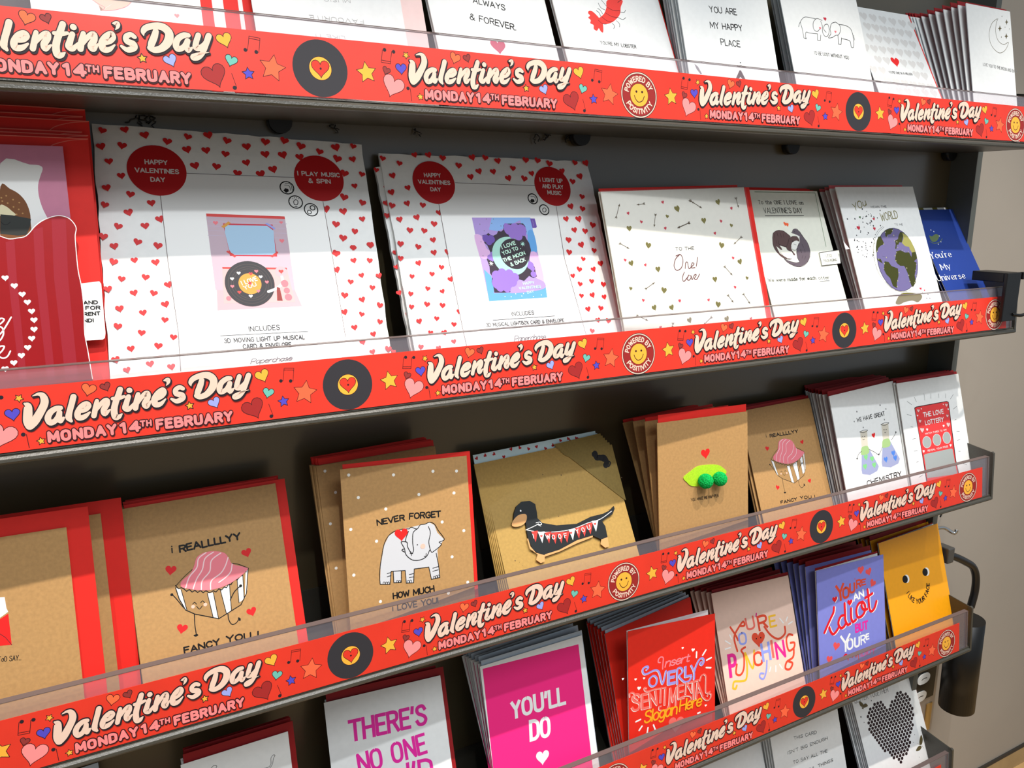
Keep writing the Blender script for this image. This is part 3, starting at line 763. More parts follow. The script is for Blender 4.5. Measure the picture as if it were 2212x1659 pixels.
H;rose;116.3,107.1;1.55;0;;0
H;rose;124.2,115.1;1.57;0;;0
H;rose;116.4,124.8;1.57;0;;0
H;rpred;111.6,122.5;1.56;0;;0
C;rpcase;137.1,124.7;5.07
H;rpred;137.1,124.7;2.02;0;;0
S;wht;2.3;1;137.2,120.1 137.3,114.4 131.5,109.5 124.6,106.7
C;rose;138.9,114.1;3.17
C;rose;140.1,107.7;2.58
C;rose;140.8,101.6;3.15
P;brown;0;131.9,110.9 134.4,110.1 135.6,98.5 131,98.6
C;rose;91.9,101;2.07
T;ink3;n;0.13;105.5,71.7;2.0;25.0;4.61;0;INCLUDES
S;ink3;0.54;0;82.6,68.9 154,70.4
T;ink3;n;0.14;85,62.4;1.0;65.3;4.13;0;3D MOVING LIGHT UP MUSICAL
T;ink3;n;0.14;99.3,57;0.5;39.0;4.16;0;CARD & ENVELOPE
T;ink3;s;0.09;103.8,43.9;2.6;33.5;4.25;0.3;Paperchase
#b3
H;heartred;1.9,234;2.99;-18;;0
H;heartred;35.9,238.9;3.14;15;;0
H;heartred;50.7,239.4;3.52;15;;0
H;heartred;65.4,236.7;3.48;-10;;0
H;heartred;18.2,229.5;2.99;-18;;0
H;heartred;98.9,238.6;3.73;15;;0
H;heartred;113.5,238.8;3.44;-18;;0
H;heartred;127.8,235.9;3.65;8;;0
H;heartred;161.6,238;3.75;-10;;0
H;heartred;176.1,238.1;3.69;-18;;0
H;heartred;190.2,235;3.95;-18;;0
H;heartred;223.5,237.1;3.37;-18;;0
H;heartred;238.1,237.2;4.10;15;;0
H;heartred;9.1,216.5;3.34;15;;0
H;heartred;81.6,229.2;3.55;-10;;0
H;heartred;103.5,223.6;3.62;15;;0
H;heartred;119.8,223.7;3.51;8;;0
H;heartred;143.9,228.2;3.34;-10;;0
H;heartred;92.7,217.3;3.58;8;;0
H;heartred;136.4,217;3.81;15;;0
H;heartred;155,217;3.79;-18;;0
H;heartred;165.6,223;3.35;8;;0
H;heartred;204.9,227;3.39;8;;0
H;heartred;226.5,221.2;4.01;15;;0
H;heartred;215.2,215;3.68;-10;;0
H;heartred;22.5,204.3;3.10;15;;0
H;heartred;4.9,199.5;3.41;15;;0
H;heartred;2.9,186.1;3.22;-18;;0
H;heartred;18.9,188.3;3.18;15;;0
H;heartred;34.6,186.6;3.17;-10;;0
H;heartred;50.4,179.1;3.16;8;;0
H;heartred;223.3,197.7;3.36;-18;;0
H;heartred;206.3,186.4;3.82;15;;0
H;heartred;220.5,183.8;3.54;-18;;0
H;heartred;8.3,172.2;3.13;8;;0
H;heartred;26.2,174.1;3.32;15;;0
H;heartred;16.6,161.1;3.25;-10;;0
H;heartred;31.1,160.5;3.18;-18;;0
H;heartred;42.8,167.3;3.39;-10;;0
H;heartred;196.9,172.2;3.50;8;;0
H;heartred;213,172.1;3.94;8;;0
H;heartred;204.5,159.7;3.53;8;;0
H;heartred;229.3,165.2;3.75;-18;;0
H;heartred;217.8,158.4;3.51;-10;;0
H;heartred;4.7,147.7;3.12;-10;;0
H;heartred;21.9,144.3;3.09;-18;;0
H;heartred;38.8,151;3.17;8;;0
H;heartred;194.3,148.6;3.57;-10;;0
H;heartred;209.4,143;3.87;15;;0
H;heartred;225.7,149;3.58;8;;0
H;heartred;191.6,135;3.43;-18;;0
H;heartred;37.2,138.2;3.19;8;;0
H;heartred;51.4,138.5;3.17;-18;;0
H;heartred;38.8,151;2.94;8;;0
H;heartred;21.9,144.5;2.99;-18;;0
H;heartred;4.7,148;2.99;-10;;0
H;heartred;2.1,133.5;2.86;-10;;0
H;heartred;37.2,138.1;2.62;15;;0
H;heartred;19.5,128.2;3.01;15;;0
H;heartred;42.1,123.2;2.86;-10;;0
H;heartred;10.3,115.4;2.49;-10;;0
H;heartred;31,116.8;2.75;-10;;0
H;heartred;49.6,110.9;3.07;15;;0
H;heartred;23.8,102.7;2.58;-18;;0
H;heartred;38.6,99.2;2.59;15;;0
H;heartred;5.9,98.6;2.52;-18;;0
H;heartred;20.2,87.3;3.01;-18;;0
H;heartred;4.4,85.9;2.55;-10;;0
H;heartred;35.9,85.3;3.03;-10;;0
H;heartred;9.6,71.5;2.91;8;;0
H;heartred;27.5,72.9;2.64;-10;;0
H;heartred;44.1,66;2.78;-10;;0
H;heartred;18.8,59.7;2.53;-10;;0
H;heartred;32.8,58.7;2.99;15;;0
H;heartred;40.8,49.3;2.62;8;;0
H;heartred;6.6,47;2.62;-10;;0
H;heartred;24.1,44.4;2.57;8;;0
H;heartred;51.8,78.1;2.68;-18;;0
H;heartred;194.3,148.7;3.23;8;;0
H;heartred;209.3,143;2.91;8;;0
H;heartred;225.7,149.1;3.44;15;;0
H;heartred;192.1,135.1;3.27;-10;;0
H;heartred;224.2,136.3;3.20;-10;;0
H;heartred;207.7,127.2;2.88;-18;;0
H;heartred;229.2,121.6;3.50;8;;0
H;heartred;200,115.9;3.36;-18;;0
H;heartred;218.4,115.4;3.20;15;;0
H;heartred;197.1,99.8;3.02;-18;;0
H;heartred;212.5,102.2;3.11;-10;;0
H;heartred;226.8,98.2;3.24;-10;;0
H;heartred;195.8,87;2.85;-10;;0
H;heartred;210,87;3.39;15;;0
H;heartred;224.5,84.3;3.04;8;;0
H;heartred;200.7,72.1;3.32;8;;0
H;heartred;216.8,72.2;3.28;-18;;0
H;heartred;210.2,59.5;3.13;8;;0
H;heartred;223,58;3.33;-18;;0
H;heartred;199.8,48.3;3.00;-18;;0
H;heartred;190.4,109.1;2.92;8;;0
P;wht;0;51.9,188.4 59.1,211 74.6,211.4 167.4,209.8 187.5,186.8 183.5,127.9 190.2,57.7 191.8,39.8 53.7,43.4 52.3,59.1 52,139.8
S;hair;0.51;0;74.2,211 167.4,209.8
S;hair;0.5;0;51.9,188.7 51.2,131.5 52.5,58.3 53.3,38.8
S;hair;0.55;0;187.5,186.8 184.4,127.9 191.8,39.8
C;darkred;51,210.8;22.35
C;darkred;188.4,209.5;22.20
T;dimwht;n;0.2;42.1,216.1;-0.2;17.1;4.62;0;HAPPY
T;dimwht;n;0.2;34.5,209;-1.1;33.5;4.60;0;VALENTINES
T;dimwht;n;0.2;46,201.4;-0.9;10.4;4.61;0;DAY
T;dimwht;n;0.2;173.9,214.4;-2.4;27.8;5.03;0;I LIGHT UP
T;dimwht;n;0.2;175.5,207;-1.8;25.5;5.01;0;AND PLAY
T;dimwht;n;0.2;180.3,200;-2.9;16.6;5.03;0;MUSIC
C;black;160.4,195;6.11
C;wht;160.4,195;5.03
C;black;171.7,182.9;6.12
C;wht;171.7,182.9;5.04
P;black;0;156.4,192.4 158.7,194.8 161.9,194.2 162,191.9 158.8,190.5
S;black;0.54;1;158.5,197.6 163,197 163.9,192.4
S;black;0.72;1;169.8,180.6 169.7,183.2 172.2,185 174.1,183.2 172.5,180.6 169.8,180.6
P;mlil;0;85.1,174.2 152.7,174.2 153.6,87.6 86.3,87.1
P;mblue2;0;107.5,174.2 152.7,174.2 152.9,157.3 141.7,155 140.1,171.4 124.2,164.9 111.4,159.6 101.6,161.4
P;mblue;1;146.7,159.2 152.9,158.6 152.9,137.9 145.1,137.4 143.8,146.5
P;mblue;0;87.3,120.1 93.9,112.9 95,103 93.3,95 111.6,94.7 154.4,98.7 153.6,87.6 86.3,87.1
P;mpink;1;84.1,155.7 92,154.5 94.5,142.7 97.9,137.9 92.7,131 86.1,132.4 84.9,138.2
P;mpink;1;145,136.8 152.8,133 153.6,104.1 142.3,104 144.9,112.8 141.7,127.9
P;mlil;1;114.2,101 130.5,107.4 142.4,110.5 146.5,108 153.6,104.1 153.6,98.1 140.3,95.1 114,94 111.9,96.5
P;mdark;0;93.1,155.6 97,155.9 100.2,157.9 102.3,155.8 105.3,154.9 109.5,156.6 111.8,159.9 115.2,159.2 118.2,161.3 119.2,166.1 123.4,167.6 134,167.8 142.6,167.8 144.6,164.7 144.9,158.6 141.7,155 143.3,150.2 145.2,146.5 145.7,138.6 142.6,132.1 140.7,126.7 146,120.6 145.9,115.8 146.4,110.4 142,108.7 137.3,111.3 130.3,106.2 124.8,108.2 112.6,99.4 112,95.3 104,95.1 94,95.6 94.1,101.9 93.2,106.6 95.1,112.3 93.3,115.9 94.1,122.8 92.6,130.4 99.1,134.4 96.3,145 93.6,147.4
C;mpur2;96.5,152;4.21
C;mpur2;102,151.4;4.22
C;mpur2;98.9,148.5;3.60
C;mpur;100.6,135.5;2.69
C;mpur;96.7,132.1;2.98
C;mpur;98.8,130.3;2.38
C;mpur;122.3,165.5;2.77
C;mpur;141.1,122.5;4.27
C;mpur;143,118.9;2.74
C;mpur;142.9,112.9;3.35
C;mint;120.2,133;20.54
C;mdark2;125.2,135.2;16.34
C;mpur;124.7,161.2;5.84
C;mpur;132,161.8;6.18
C;mpur;139.1,161.1;5.90
C;mpur;140.9,157.5;3.41
C;mpur;127.4,155.8;4.61
C;mpur;133.7,154.5;5.24
C;mpur;121.8,163.1;3.07
C;mpur;100.2,112.7;5.62
C;mpur;107.1,115.4;5.06
C;mpur;115.2,114.5;4.78
C;mpur;120.8,110.7;4.49
C;mpur;99.8,105.2;6.49
C;mpur;109,106.5;8.31
C;mpur;116.6,106.2;5.37
C;mpur;101.4,100.4;4.41
C;mpur;108.8,99.5;4.43
T;mintt;h;0.2;112.5,140.5;15.1;17.1;4.30;0;I LOVE
T;mintt;h;0.2;112.3,133.9;16.1;22.3;4.25;0;YOU TO .
T;mintt;h;0.2;111.4,126.4;16.1;27.4;4.23;0;THE MOON
T;mintt;h;0.2;118.7,121.7;16.1;18.5;4.24;0;& BACK
R;mint;137.3,145.6;3.20;10;7;0.35;;0
R;otterwht;96.6,125.8;2.85;10;7;0.35;;0
T;mintt;h;0.17;128.7,102.2;1.5;12.9;3.03;0;HAPPY
T;mintt;h;0.17;122.8,97.4;1.4;25.5;3.01;0;VALENTINES
T;mintt;h;0.17;131.5,92.6;6.3;7.5;2.94;0;DAY
C;greyink;101.1,172.7;0.49
C;greyink;109,172.6;0.49
C;greyink;92.6,167.2;0.48
C;greyink;106.1,168;0.49
C;greyink;116.1,165.2;0.49
C;greyink;96,160.2;0.48
C;greyink;90.1,148.7;0.48
C;greyink;89.3,134;0.47
C;wht;117.7,93.3;0.53
C;wht;126.7,93.1;0.54
C;wht;105,91;0.53
C;wht;111.9,90.4;0.53
C;wht;124.2,90.6;0.53
C;wht;137.6,89.3;0.54
C;wht;147.2,90.6;0.54
P;mpur2;0;152.3,173.3 157.9,173.2 158.5,164 157.2,162.9 152.8,162.8
T;wht;n;0.15;154.7,171.1;-90.9;6.4;0.33;0;PRESS
T;ink3;n;0.14;108.7,70.5;0.1;25.5;4.33;0;INCLUDES
S;ink3;0.64;0;86.5,67.7 157.8,67.6
T;ink3;n;0.14;78.2,61.3;-0.5;89.3;3.92;0;3D MUSICAL LIGHTBOX CARD & ENVELOPE
T;ink3;s;0.1;105.6,44.1;-0.6;35.8;6.34;0.3;Paperchase
#b3z
H;heartred;0.1,221.2;2.70;-18;;0
H;heartred;7.2,203.8;2.77;15;;0
H;heartred;3.6,188.1;3.06;15;;0
H;heartred;1.9,175.6;2.98;-10;;0
H;heartred;7,162.2;2.65;-18;;0
H;heartred;3.5,139.1;3.10;15;;0
H;heartred;3.7,138.9;2.38;-18;;0
H;heartred;0.9,125.1;2.43;15;;0
H;heartred;4.9,91;2.68;15;;0
H;heartred;3.3,78.6;2.61;-10;;0
H;heartred;-18.4,45.2;2.27;-18;;0
H;heartred;-1.4,99.9;2.74;15;;0
H;heartred;7.3,106.8;2.52;-18;;0
#b4
S;foilbronze;0.68;0;14.8,165.9 23.1,180.5
P;foilbronze;0;23.1,180.5 23.2,177.9 20.4,178.6
S;foilbronze;0.51;0;15.9,165.1 15.2,166.6 13.1,165.8
S;foilbronze;0.51;0;16.5,166.1 15.7,167.5 13.7,166.8
S;foilbronze;0.7;0;58.5,179.8 47.3,178.8
P;foilbronze;0;47.3,178.8 50.5,180.3 50.5,177.9
S;foilbronze;0.53;0;59.2,181.1 57.6,179.7 59.2,178.7
S;foilbronze;0.53;0;57.8,181 56.2,179.6 57.8,178.6
S;foilbronze;0.71;0;71.8,167.6 66.8,153.9
P;foilbronze;0;66.8,153.9 66.1,156.4 69.2,156.1
S;foilbronze;0.53;0;70.4,168.3 71.6,166.9 73.6,167.9
S;foilbronze;0.53;0;70.1,167.2 71.2,165.9 73.2,166.9
S;foilbronze;0.73;0;120.9,155.8 101.7,150.8
P;foilbronze;0;101.7,150.8 104.6,152.8 105.5,150.5
S;foilbronze;0.55;0;121.2,157.1 119.9,155.5 122,154.8
S;foilbronze;0.55;0;119.7,156.7 118.5,155.1 120.6,154.4
S;foilbronze;0.68;0;13.6,138.8 25.4,132.5
P;foilbronze;0;25.4,132.5 22,132.8 23.9,134.8
S;foilbronze;0.51;0;12.1,138.1 14.3,138.4 14.1,140
S;foilbronze;0.51;0;13.2,137.5 15.3,137.9 15.1,139.5
S;foilbronze;0.74;0;127.6,181.5 134.2,177.7
P;foilbronze;0;134.2,177.7 130.4,178.2 132.9,180.2
S;foilbronze;0.55;0;125.9,180.9 128.3,181.1 128.3,182.9
S;foilbronze;0.55;0;126.9,180.2 129.4,180.5 129.4,182.2
H;foilgold;105.7,172.4;3.62;15;;0
H;foilgold;30.6,153.4;3.45;0;;0
H;foilgold;88.8,164.2;2.33;-15;;0
H;foilgold;53.5,133.7;3.84;-15;;0
H;crimson;85.9,180.2;1.97;15;;0
H;crimson;32.9,169.9;1.90;15;;0
H;crimson;49.3,159.9;1.92;-15;;0
H;crimson;83.1,151.2;1.96;15;;0
S;foilbronze;0.74;0;128.6,181 144.9,171.9
P;foilbronze;0;144.9,171.9 141,172.4 143.5,174.4
S;foilbronze;0.55;0;126.9,180.3 129.4,180.6 129.3,182.3
S;foilbronze;0.55;0;128,179.6 130.5,179.9 130.4,181.7
S;foilbronze;0.77;0;204.6,182.1 206.6,170.3
P;foilbronze;0;206.6,170.3 204.3,172.6 208.1,173.2
S;foilbronze;0.58;0;202.6,182.3 204.8,181.3 206.5,182.9
S;foilbronze;0.58;0;202.8,181.2 205,180.2 206.7,181.8
S;foilbronze;0.73;0;121.4,156.1 101.8,151.3
P;foilbronze;0;101.8,151.3 104.7,153.3 105.5,151
S;foilbronze;0.55;0;121.7,157.4 120.4,155.9 122.5,155.1
S;foilbronze;0.55;0;120.2,157.1 118.9,155.5 121,154.7
S;foilbronze;0.77;0;203,135.5 187.7,127.5
P;foilbronze;0;187.7,127.5 189.7,130.2 191.9,128.2
S;foilbronze;0.57;0;202.6,136.8 202.1,135 204.8,134.8
S;foilbronze;0.57;0;201.2,136.1 200.7,134.3 203.4,134.1
H;foilgold;173.4,177.4;3.78;15;;0
H;foilgold;144.8,156.9;3.71;0;;0
H;foilgold;188.8,149.3;2.47;-15;;0
H;foilgold;166.7,126.8;4.12;-15;;0
H;foilgold;106.6,171.5;3.63;15;;0
H;crimson;194.2,169.6;2.10;15;;0
H;crimson;172.7,155.2;2.07;-15;;0
H;crimson;159.4,141.7;2.05;15;;0
H;crimson;182.2,111.1;2.07;-15;;0
S;foilbronze;0.75;0;165.4,102.8 175.9,91.6
P;foilbronze;0;175.9,91.6 172.4,93 175.5,94.5
S;foilbronze;0.56;0;163.5,102.5 166,102.2 166.6,104
S;foilbronze;0.56;0;164.3,101.6 166.8,101.3 167.4,103.1
S;foilbronze;0.74;0;162.9,69.3 169.8,60
P;foilbronze;0;169.8,60 166.5,61.6 169.8,62.8
S;foilbronze;0.56;0;160.9,69.2 163.4,68.7 164.2,70.4
S;foilbronze;0.56;0;161.6,68.2 164.1,67.7 164.9,69.4
S;foilbronze;0.75;0;189,68.3 197.6,55.7
P;foilbronze;0;197.6,55.7 194.2,57.5 197.7,58.6
S;foilbronze;0.56;0;186.9,68.3 189.4,67.7 190.4,69.4
S;foilbronze;0.56;0;187.6,67.3 190.1,66.7 191,68.4
S;foilbronze;0.73;0;130.5,47.1 115.6,39.7
P;foilbronze;0;115.6,39.7 117.5,42.2 119.4,40.1
S;foilbronze;0.54;0;130.2,48.4 129.7,46.6 132.2,46.3
S;foilbronze;0.54;0;128.9,47.8 128.4,46 130.9,45.7
H;foilgold;193,105.8;3.80;15;;0
H;foilgold;146.3,88.7;3.68;0;;0
H;foilgold;200,85.9;2.47;-15;;0
H;foilgold;144.2,59.6;4.03;-15;;0
H;foilgold;95.4,46.8;3.55;15;;0
H;foilgold;154.6,41.7;3.68;15;;0
H;crimson;177,76.9;2.06;-15;;0
H;crimson;130.5,66.4;2.00;15;;0
H;crimson;85.4,69.9;1.94;-15;;0
H;crimson;194.9,37.8;2.07;15;;0
S;foilbronze;0.69;0;38.6,87.5 53.3,93.5
P;foilbronze;0;53.3,93.5 51.1,91.2 49.7,93.3
S;foilbronze;0.52;0;38.7,86.3 39.4,87.9 37.3,88.3
S;foilbronze;0.52;0;39.9,86.8 40.6,88.4 38.5,88.8
S;foilbronze;0.68;0;20,60.8 34.1,53.8
P;foilbronze;0;34.1,53.8 30.6,54.1 32.4,56.1
S;foilbronze;0.51;0;18.6,60.1 20.7,60.5 20.3,62.1
S;foilbronze;0.51;0;19.7,59.6 21.8,59.9 21.4,61.5
S;foilbronze;0.7;0;69.7,47.1 67.3,41.8
P;foilbronze;0;67.3,41.8 66.8,44.4 69.9,43.7
S;foilbronze;0.52;0;68.4,47.9 69.4,46.4 71.5,47.2
S;foilbronze;0.52;0;67.9,47 69,45.4 71,46.2
H;foilgold;25,116.2;3.42;15;;0
H;foilgold;61.5,106.9;3.50;0;;0
H;foilgold;18,89.7;2.20;-15;;0
H;foilgold;64.8,83.3;3.85;-15;;0
H;foilgold;46.6,66;3.45;15;;0
H;foilgold;72,63.6;3.50;15;;0
H;foilgold;95.1,47;2.31;0;;0
H;crimson;17.1,120.3;1.87;-15;;0
H;crimson;44.5,113.1;1.90;15;;0
H;crimson;32.6,75.6;1.88;-15;;0
H;crimson;85.5,69.9;1.94;15;;0
H;crimson;50.7,44.2;1.90;15;;0
T;ink3;n;0.16;93,125.6;-1.5;28.1;4.13;0;TO THE
S;redink;1.1;1;97.6,121.1 90.1,116.4 86.1,108.9 89.2,104 97,106.5 101.1,114.6 99,121 91.6,119.9
S;redink;1.1;1;102.4,105.1 104.6,111.2 107.6,111.5 108.1,104.6 112.9,106.4 117.3,109.2 114.6,110.4 111.9,105.4 117.7,104.9
S;redink;1.1;1;124.8,116.1 120.2,106.3
S;redink;1.1;1;100,101.1 95.7,95.1 96.8,90.9 102.8,94.5 106.3,97.4 102.4,93 105.7,91.7 109.4,95 107.6,96.8
S;redink;1.1;1;109.7,96.1 110.1,91.8 114.9,96.7 117.8,96.5 113.9,92.6 117.4,91.7 123.2,97.1
#b5
S;green;0.67;0;20.3,206.9 129.1,207 122.2,132.4
T;black;t;0.11;22.1,190.6;-0.3;78.9;5.47;0;To the ONE I LOVE on
T;black;n;0.09;27.7,178.4;-0.0;67.6;7.55;0;VALENTINE'S DAY
S;black;0.88;0;27.6,174.9 96.3,175
H;orange;58.8,163.6;2.91;-20;;0
H;orange;62.3,162.5;2.69;10;;0
P;otter;0;33.5,151.8 37.4,154.4 44.9,155.7 52.5,154.6 58.2,150.8 62.7,147 58.3,143.4 57.1,138.7 59.9,135.3 57.9,131 59.1,128 62.3,123.2 61.4,121.9 59.3,122.3 57.7,126.7 52.2,128.5 49.3,132.9 43.6,134.3 38.9,135.8 41.2,132.4 41.9,129.4 39.4,129.8 35.3,133.2 33.3,134.9 34.2,129.9 36.1,125.2 42.5,121.1 46.9,118.6 54.5,117.4 53.4,116.8 44.8,117.7 38.6,119.9 33.3,124.6 29.3,130.7 28.2,137.3 30.1,145.2
P;otter2;0;67.7,153.4 70,156.1 74,157.2 78.2,156.3 80.7,153.2 84,147 88.8,140.2 91.2,134 90.5,126.5 87.1,119.2 81.5,112.6 73.8,108.8 65.7,106.4 58.8,107 50.8,109.6 45,113.1 40.7,118.5 46,116 54,113.4 60.7,112.4 66.3,113.1 64.4,117.8 65,124.5 67.8,131.1 73.1,137.1 77,140.4 77.6,144.4 75.2,147.9 70.7,150.6 66.5,151.4
P;otterwht;0;69.8,150.6 74.6,148.9 78.5,147.1 77.6,144.4 75.3,145.8 71.9,148.9
P;otter;0;57.6,142.7 59.9,145.4 66,147.3 73,146.9 76.2,143.1 76.3,139.7 72.8,141.1 67.2,140.5 61.7,138 58.8,134.7 57.1,137.4
P;otterwht;0;62,138.6 67.3,140.9 71.1,141.5 75.1,140.1 75.4,138.4 72.2,137.1 69.2,132.4 66.5,129.8 62.3,129.6 58.8,131 59.2,134.7
S;ottline;0.35;1;30.1,145.2 32.8,151.1 38.3,154.4 44.9,155.7 52.5,154.6 58.2,150.8 62.7,147
S;ottline;0.35;1;30.1,145.2 28.2,137.3 29.3,130.7 33.3,124.6 38.6,119.9 46.4,117 54.4,117.1
S;ottline;0.36;1;67.7,153.4 70,156.1 74,157.2 78.2,156.3 84,147 89.9,138.1 90.5,126.5 86.2,117.8 77,110 65.7,106.4 55.5,107.8 45,113.1 40.6,118.2
S;ottline;0.35;1;67.8,131.1 65.2,124.5 65.1,117.1 66.3,113.1 60.7,112.2 50.7,114.2 41.4,117.8
S;ottline;0.35;1;38.9,135.8 48.8,133.9 50.8,129.5 57.7,126.7 59.8,122.3
S;ottline;0.35;1;58.3,143.4 64.9,147 73,146.9 76.6,141.7
S;ottline;0.35;1;58.7,130.7 62,128.7 66.9,129.8 74.3,137.7
S;ottline;0.35;1;57.9,143.4 54.7,138.1 50,133.5
S;ottline;0.35;1;40,141.7 38.2,137.8 41.5,135.7
S;ottline;0.36;1;81,153.9 85.3,145.7 88.8,140.2
S;ottline;0.28;1;64.2,137.2 65.6,136.2 68.5,135.5
S;ottline;0.28;1;35.2,150.4 34.2,145.1
S;ottline;0.28;1;40.5,153 40.4,147.7
S;ottline;0.28;1;46.1,151.6 46,146.3
S;ottline;0.28;1;50.9,150.2 50.4,146.2
S;ottline;0.28;1;35.1,142.5 35.4,138.5
S;ottline;0.29;1;79.2,136.3 80.4,132.2
S;ottline;0.29;1;81.3,129.5 80.7,125.4
S;ottline;0.28;1;74.1,129.6 74.2,124.9
S;ottline;0.28;1;75.7,121.5 72.4,117.6
S;ottline;0.28;1;80.8,120.7 76.4,116.1
S;ottline;0.28;1;51.3,110.9 57.8,109.3
S;ottline;0.28;1;37.4,126.5 40.4,122.5
C;black;64.1,140.7;0.85
C;black;71.7,153.3;0.57
C;black;66.1,152.7;0.64
T;black;t;0.13;4.5,89;-0.2;82.6;4.37;0;We were made for each
T;black;t;0.13;92.7,88.5;0.1;19.5;4.55;0;otter
S;black;0.66;0;93.8,86 111.4,86.3
#b6
T;foilgold;h;0.1;24.8,177.5;14.7;28.3;10.43;0.1;YOu
T;ink3;n;0.12;59.8,181.2;0.3;31.2;3.06;0;MEAN THE
T;foilgold;h;0.09;74.2,162.2;5.8;35.7;11.56;0.1;WORLD
T;ink3;n;0.12;98.8,155.7;-1.6;17.0;2.90;0;TO ME
C;ink3;12.6,128.1;1.11
C;ink3;16.3,137.4;1.12
C;ink3;40.3,117;1.13
C;ink3;49.1,176.8;0.69
C;ink3;53.5,163.5;1.15
C;ink3;55.4,173.2;0.69
C;ink3;50.5,161.3;0.92
C;ink3;44.5,169.6;0.69
C;ink3;57,171.5;0.69
C;ink3;39.1,115.2;0.68
C;ink3;26.7,115.1;0.67
C;ink3;50,160.7;0.69
C;ink3;22.4,167;1.13
C;ink3;37.7,167.2;0.92
C;ink3;39.5,169.2;0.69
C;ink3;53.8,162.3;0.92
C;ink3;41.4,180.2;1.15
C;ink3;48.5,132.5;0.68
C;ink3;26.7,148.5;0.90
C;ink3;67.3,167.3;0.93
C;ink3;23.1,115.7;0.67
C;ink3;20.6,117.5;0.89
C;ink3;30.3,127.8;0.90
C;ink3;36.3,155.2;0.68
C;ink3;12.2,139.4;0.67
C;ink3;51.1,172.2;0.69
C;ink3;69.6,156.4;0.93
C;ink3;12.5,121.6;0.89
C;ink3;30.8,130.5;0.90
C;ink3;20.7,123.5;0.67
C;ink3;7.9,167.1;1.13
C;ink3;48.7,139;0.68
C;ink3;17.9,144.5;0.90
C;ink3;57.9,133.6;0.91
C;ink3;46.4,170.2;1.15
C;ink3;45.1,159.4;0.92
C;ink3;26.5,114.8;1.12
C;ink3;29.3,118.8;0.67
C;ink3;29.4,125.3;0.90
C;ink3;50.6,136.2;0.68
C;ink3;76.4,177.6;0.94
C;ink3;50.2,157.6;0.69
C;ink3;40.2,116.6;1.13
C;ink3;42.6,120.1;0.90
C;ink3;55.7,170;0.92
C;ink3;49.7,160.3;0.92
C;ink3;60.7,168.5;1.16
C;ink3;27.7,150.2;0.91
C;ink3;36.4,162;0.91
C;ink3;26.7,153.6;0.68
C;ink3;54.5,144.1;0.69
C;ink3;49.3,137.9;0.91
C;ink3;41.7,147.2;1.14
C;ink3;22.6,128.5;1.12
C;ink3;13.7,129.4;1.12
C;ink3;52.2,140.4;0.69
C;ink3;31.6,133.4;0.90
C;ink3;14.8,125.3;0.89
C;ink3;43.1,160.5;0.92
C;ink3;11.3,137.8;1.12
C;ink3;38.5,128.5;0.90
C;ink3;19.1,136;0.90
C;ink3;27.6,135.6;0.90
C;ink3;55.2,156.5;1.15
C;ink3;19.5,153.5;0.68
C;ink3;53.8,121.4;1.14
C;ink3;27,158.2;0.68
C;ink3;39,144.8;0.68
C;ink3;31.4,123.4;0.90
C;ink3;43.5,133.8;1.13
H;green;32.8,168.6;1.83;0;;0
H;crimson;24.9,154.1;3.17;0;;0
H;crimson;59.5,165.6;2.08;0;;0
H;crimson;55.9,152.1;2.53;0;;0
S;ink3;0.33;1;76.4,154.2 64.7,148.7 55.2,141.2 50.5,136
S;ink3;0.33;1;74.5,155.4 63,150.3 54.4,143.6
S;foilgold;0.41;1;52.4,138.2 45,128.5 41.5,115.6 40.7,98.1 45.9,84.8 58,71.8 72.6,65.1 87.1,63.7 101.9,65.8
S;ink3;0.24;1;50.5,136 43.1,124.7 40.4,112.6 42.6,94.1 52.5,78.3 65.5,67.5 81.1,63.4 95,63.2
P;ink3;0;128.8,112.9 127.6,102.8 124.2,93.1 119,84.1 112.1,76.5 104,70.5 95,66.4 85.7,64.5 76.5,64.7 67.8,67.1 60.1,71.6 53.7,77.8 49,85.5 46,94.2 45.1,103.7 46.2,113.4 49.2,122.9 54.1,131.8 60.6,139.5 68.5,145.7 77.3,150.1 86.6,152.4 96,152.5 105,150.3 113,146 119.8,139.8 124.8,131.9 127.9,122.8
P;ocean;0;128,112.8 126.8,102.9 123.5,93.3 118.3,84.5 111.6,76.9 103.6,71 94.9,67 85.7,65.1 76.7,65.3 68.2,67.7 60.6,72.1 54.4,78.2 49.7,85.8 46.8,94.5 45.9,103.8 46.9,113.4 49.9,122.8 54.7,131.5 61.1,139.1 68.8,145.2 77.5,149.5 86.6,151.8 95.8,151.9 104.6,149.7 112.5,145.5 119.1,139.3 124,131.5 127,122.5
P;foildark;0;76.2,149.1 85,151.2 93.3,151.8 91.3,147.9 85.9,144.1 78.6,143.2 77.1,140.5 73.9,141.4
P;foildark;0;54.4,135.9 59.6,141.1 64.4,141.7 67.2,133.8 67.2,130.7 59.6,128.7 54.1,125.8 50.2,121.4 47.5,119.9 49.7,127.5
P;foildark;0;106.6,146.6 114.2,144.8 109.8,139.4 104.5,131.6 98.7,131.8 96.4,128.8 93,128.9 89.5,122.8 87.5,123.7 90.7,129 91.5,134.5 98.2,136.6 101.1,141.2
P;foilyel;0;110.7,144.9 118.5,140.6 124.1,133.3 127,125.2 127.5,117.2 120.1,116.7 117.2,121.6 117.3,124.8 109.4,125.9 104.2,130.9 110,137
P;foildark;0;120.1,116.7 127.5,117.2 128.3,108.4 120.1,104.1 116,109
P;foildark;0;88.4,119.7 97,120.9 105,117.4 114.3,117 116.6,110.6 120.1,104.1 124.2,102.3 119.4,93 113.8,84.7 112.3,74.5 104.2,68.8 101.6,71.3 100.8,78.4 100.6,87 98.9,94.9 96.9,98.9 88.9,99.4 84.3,102.7 81.5,107.5
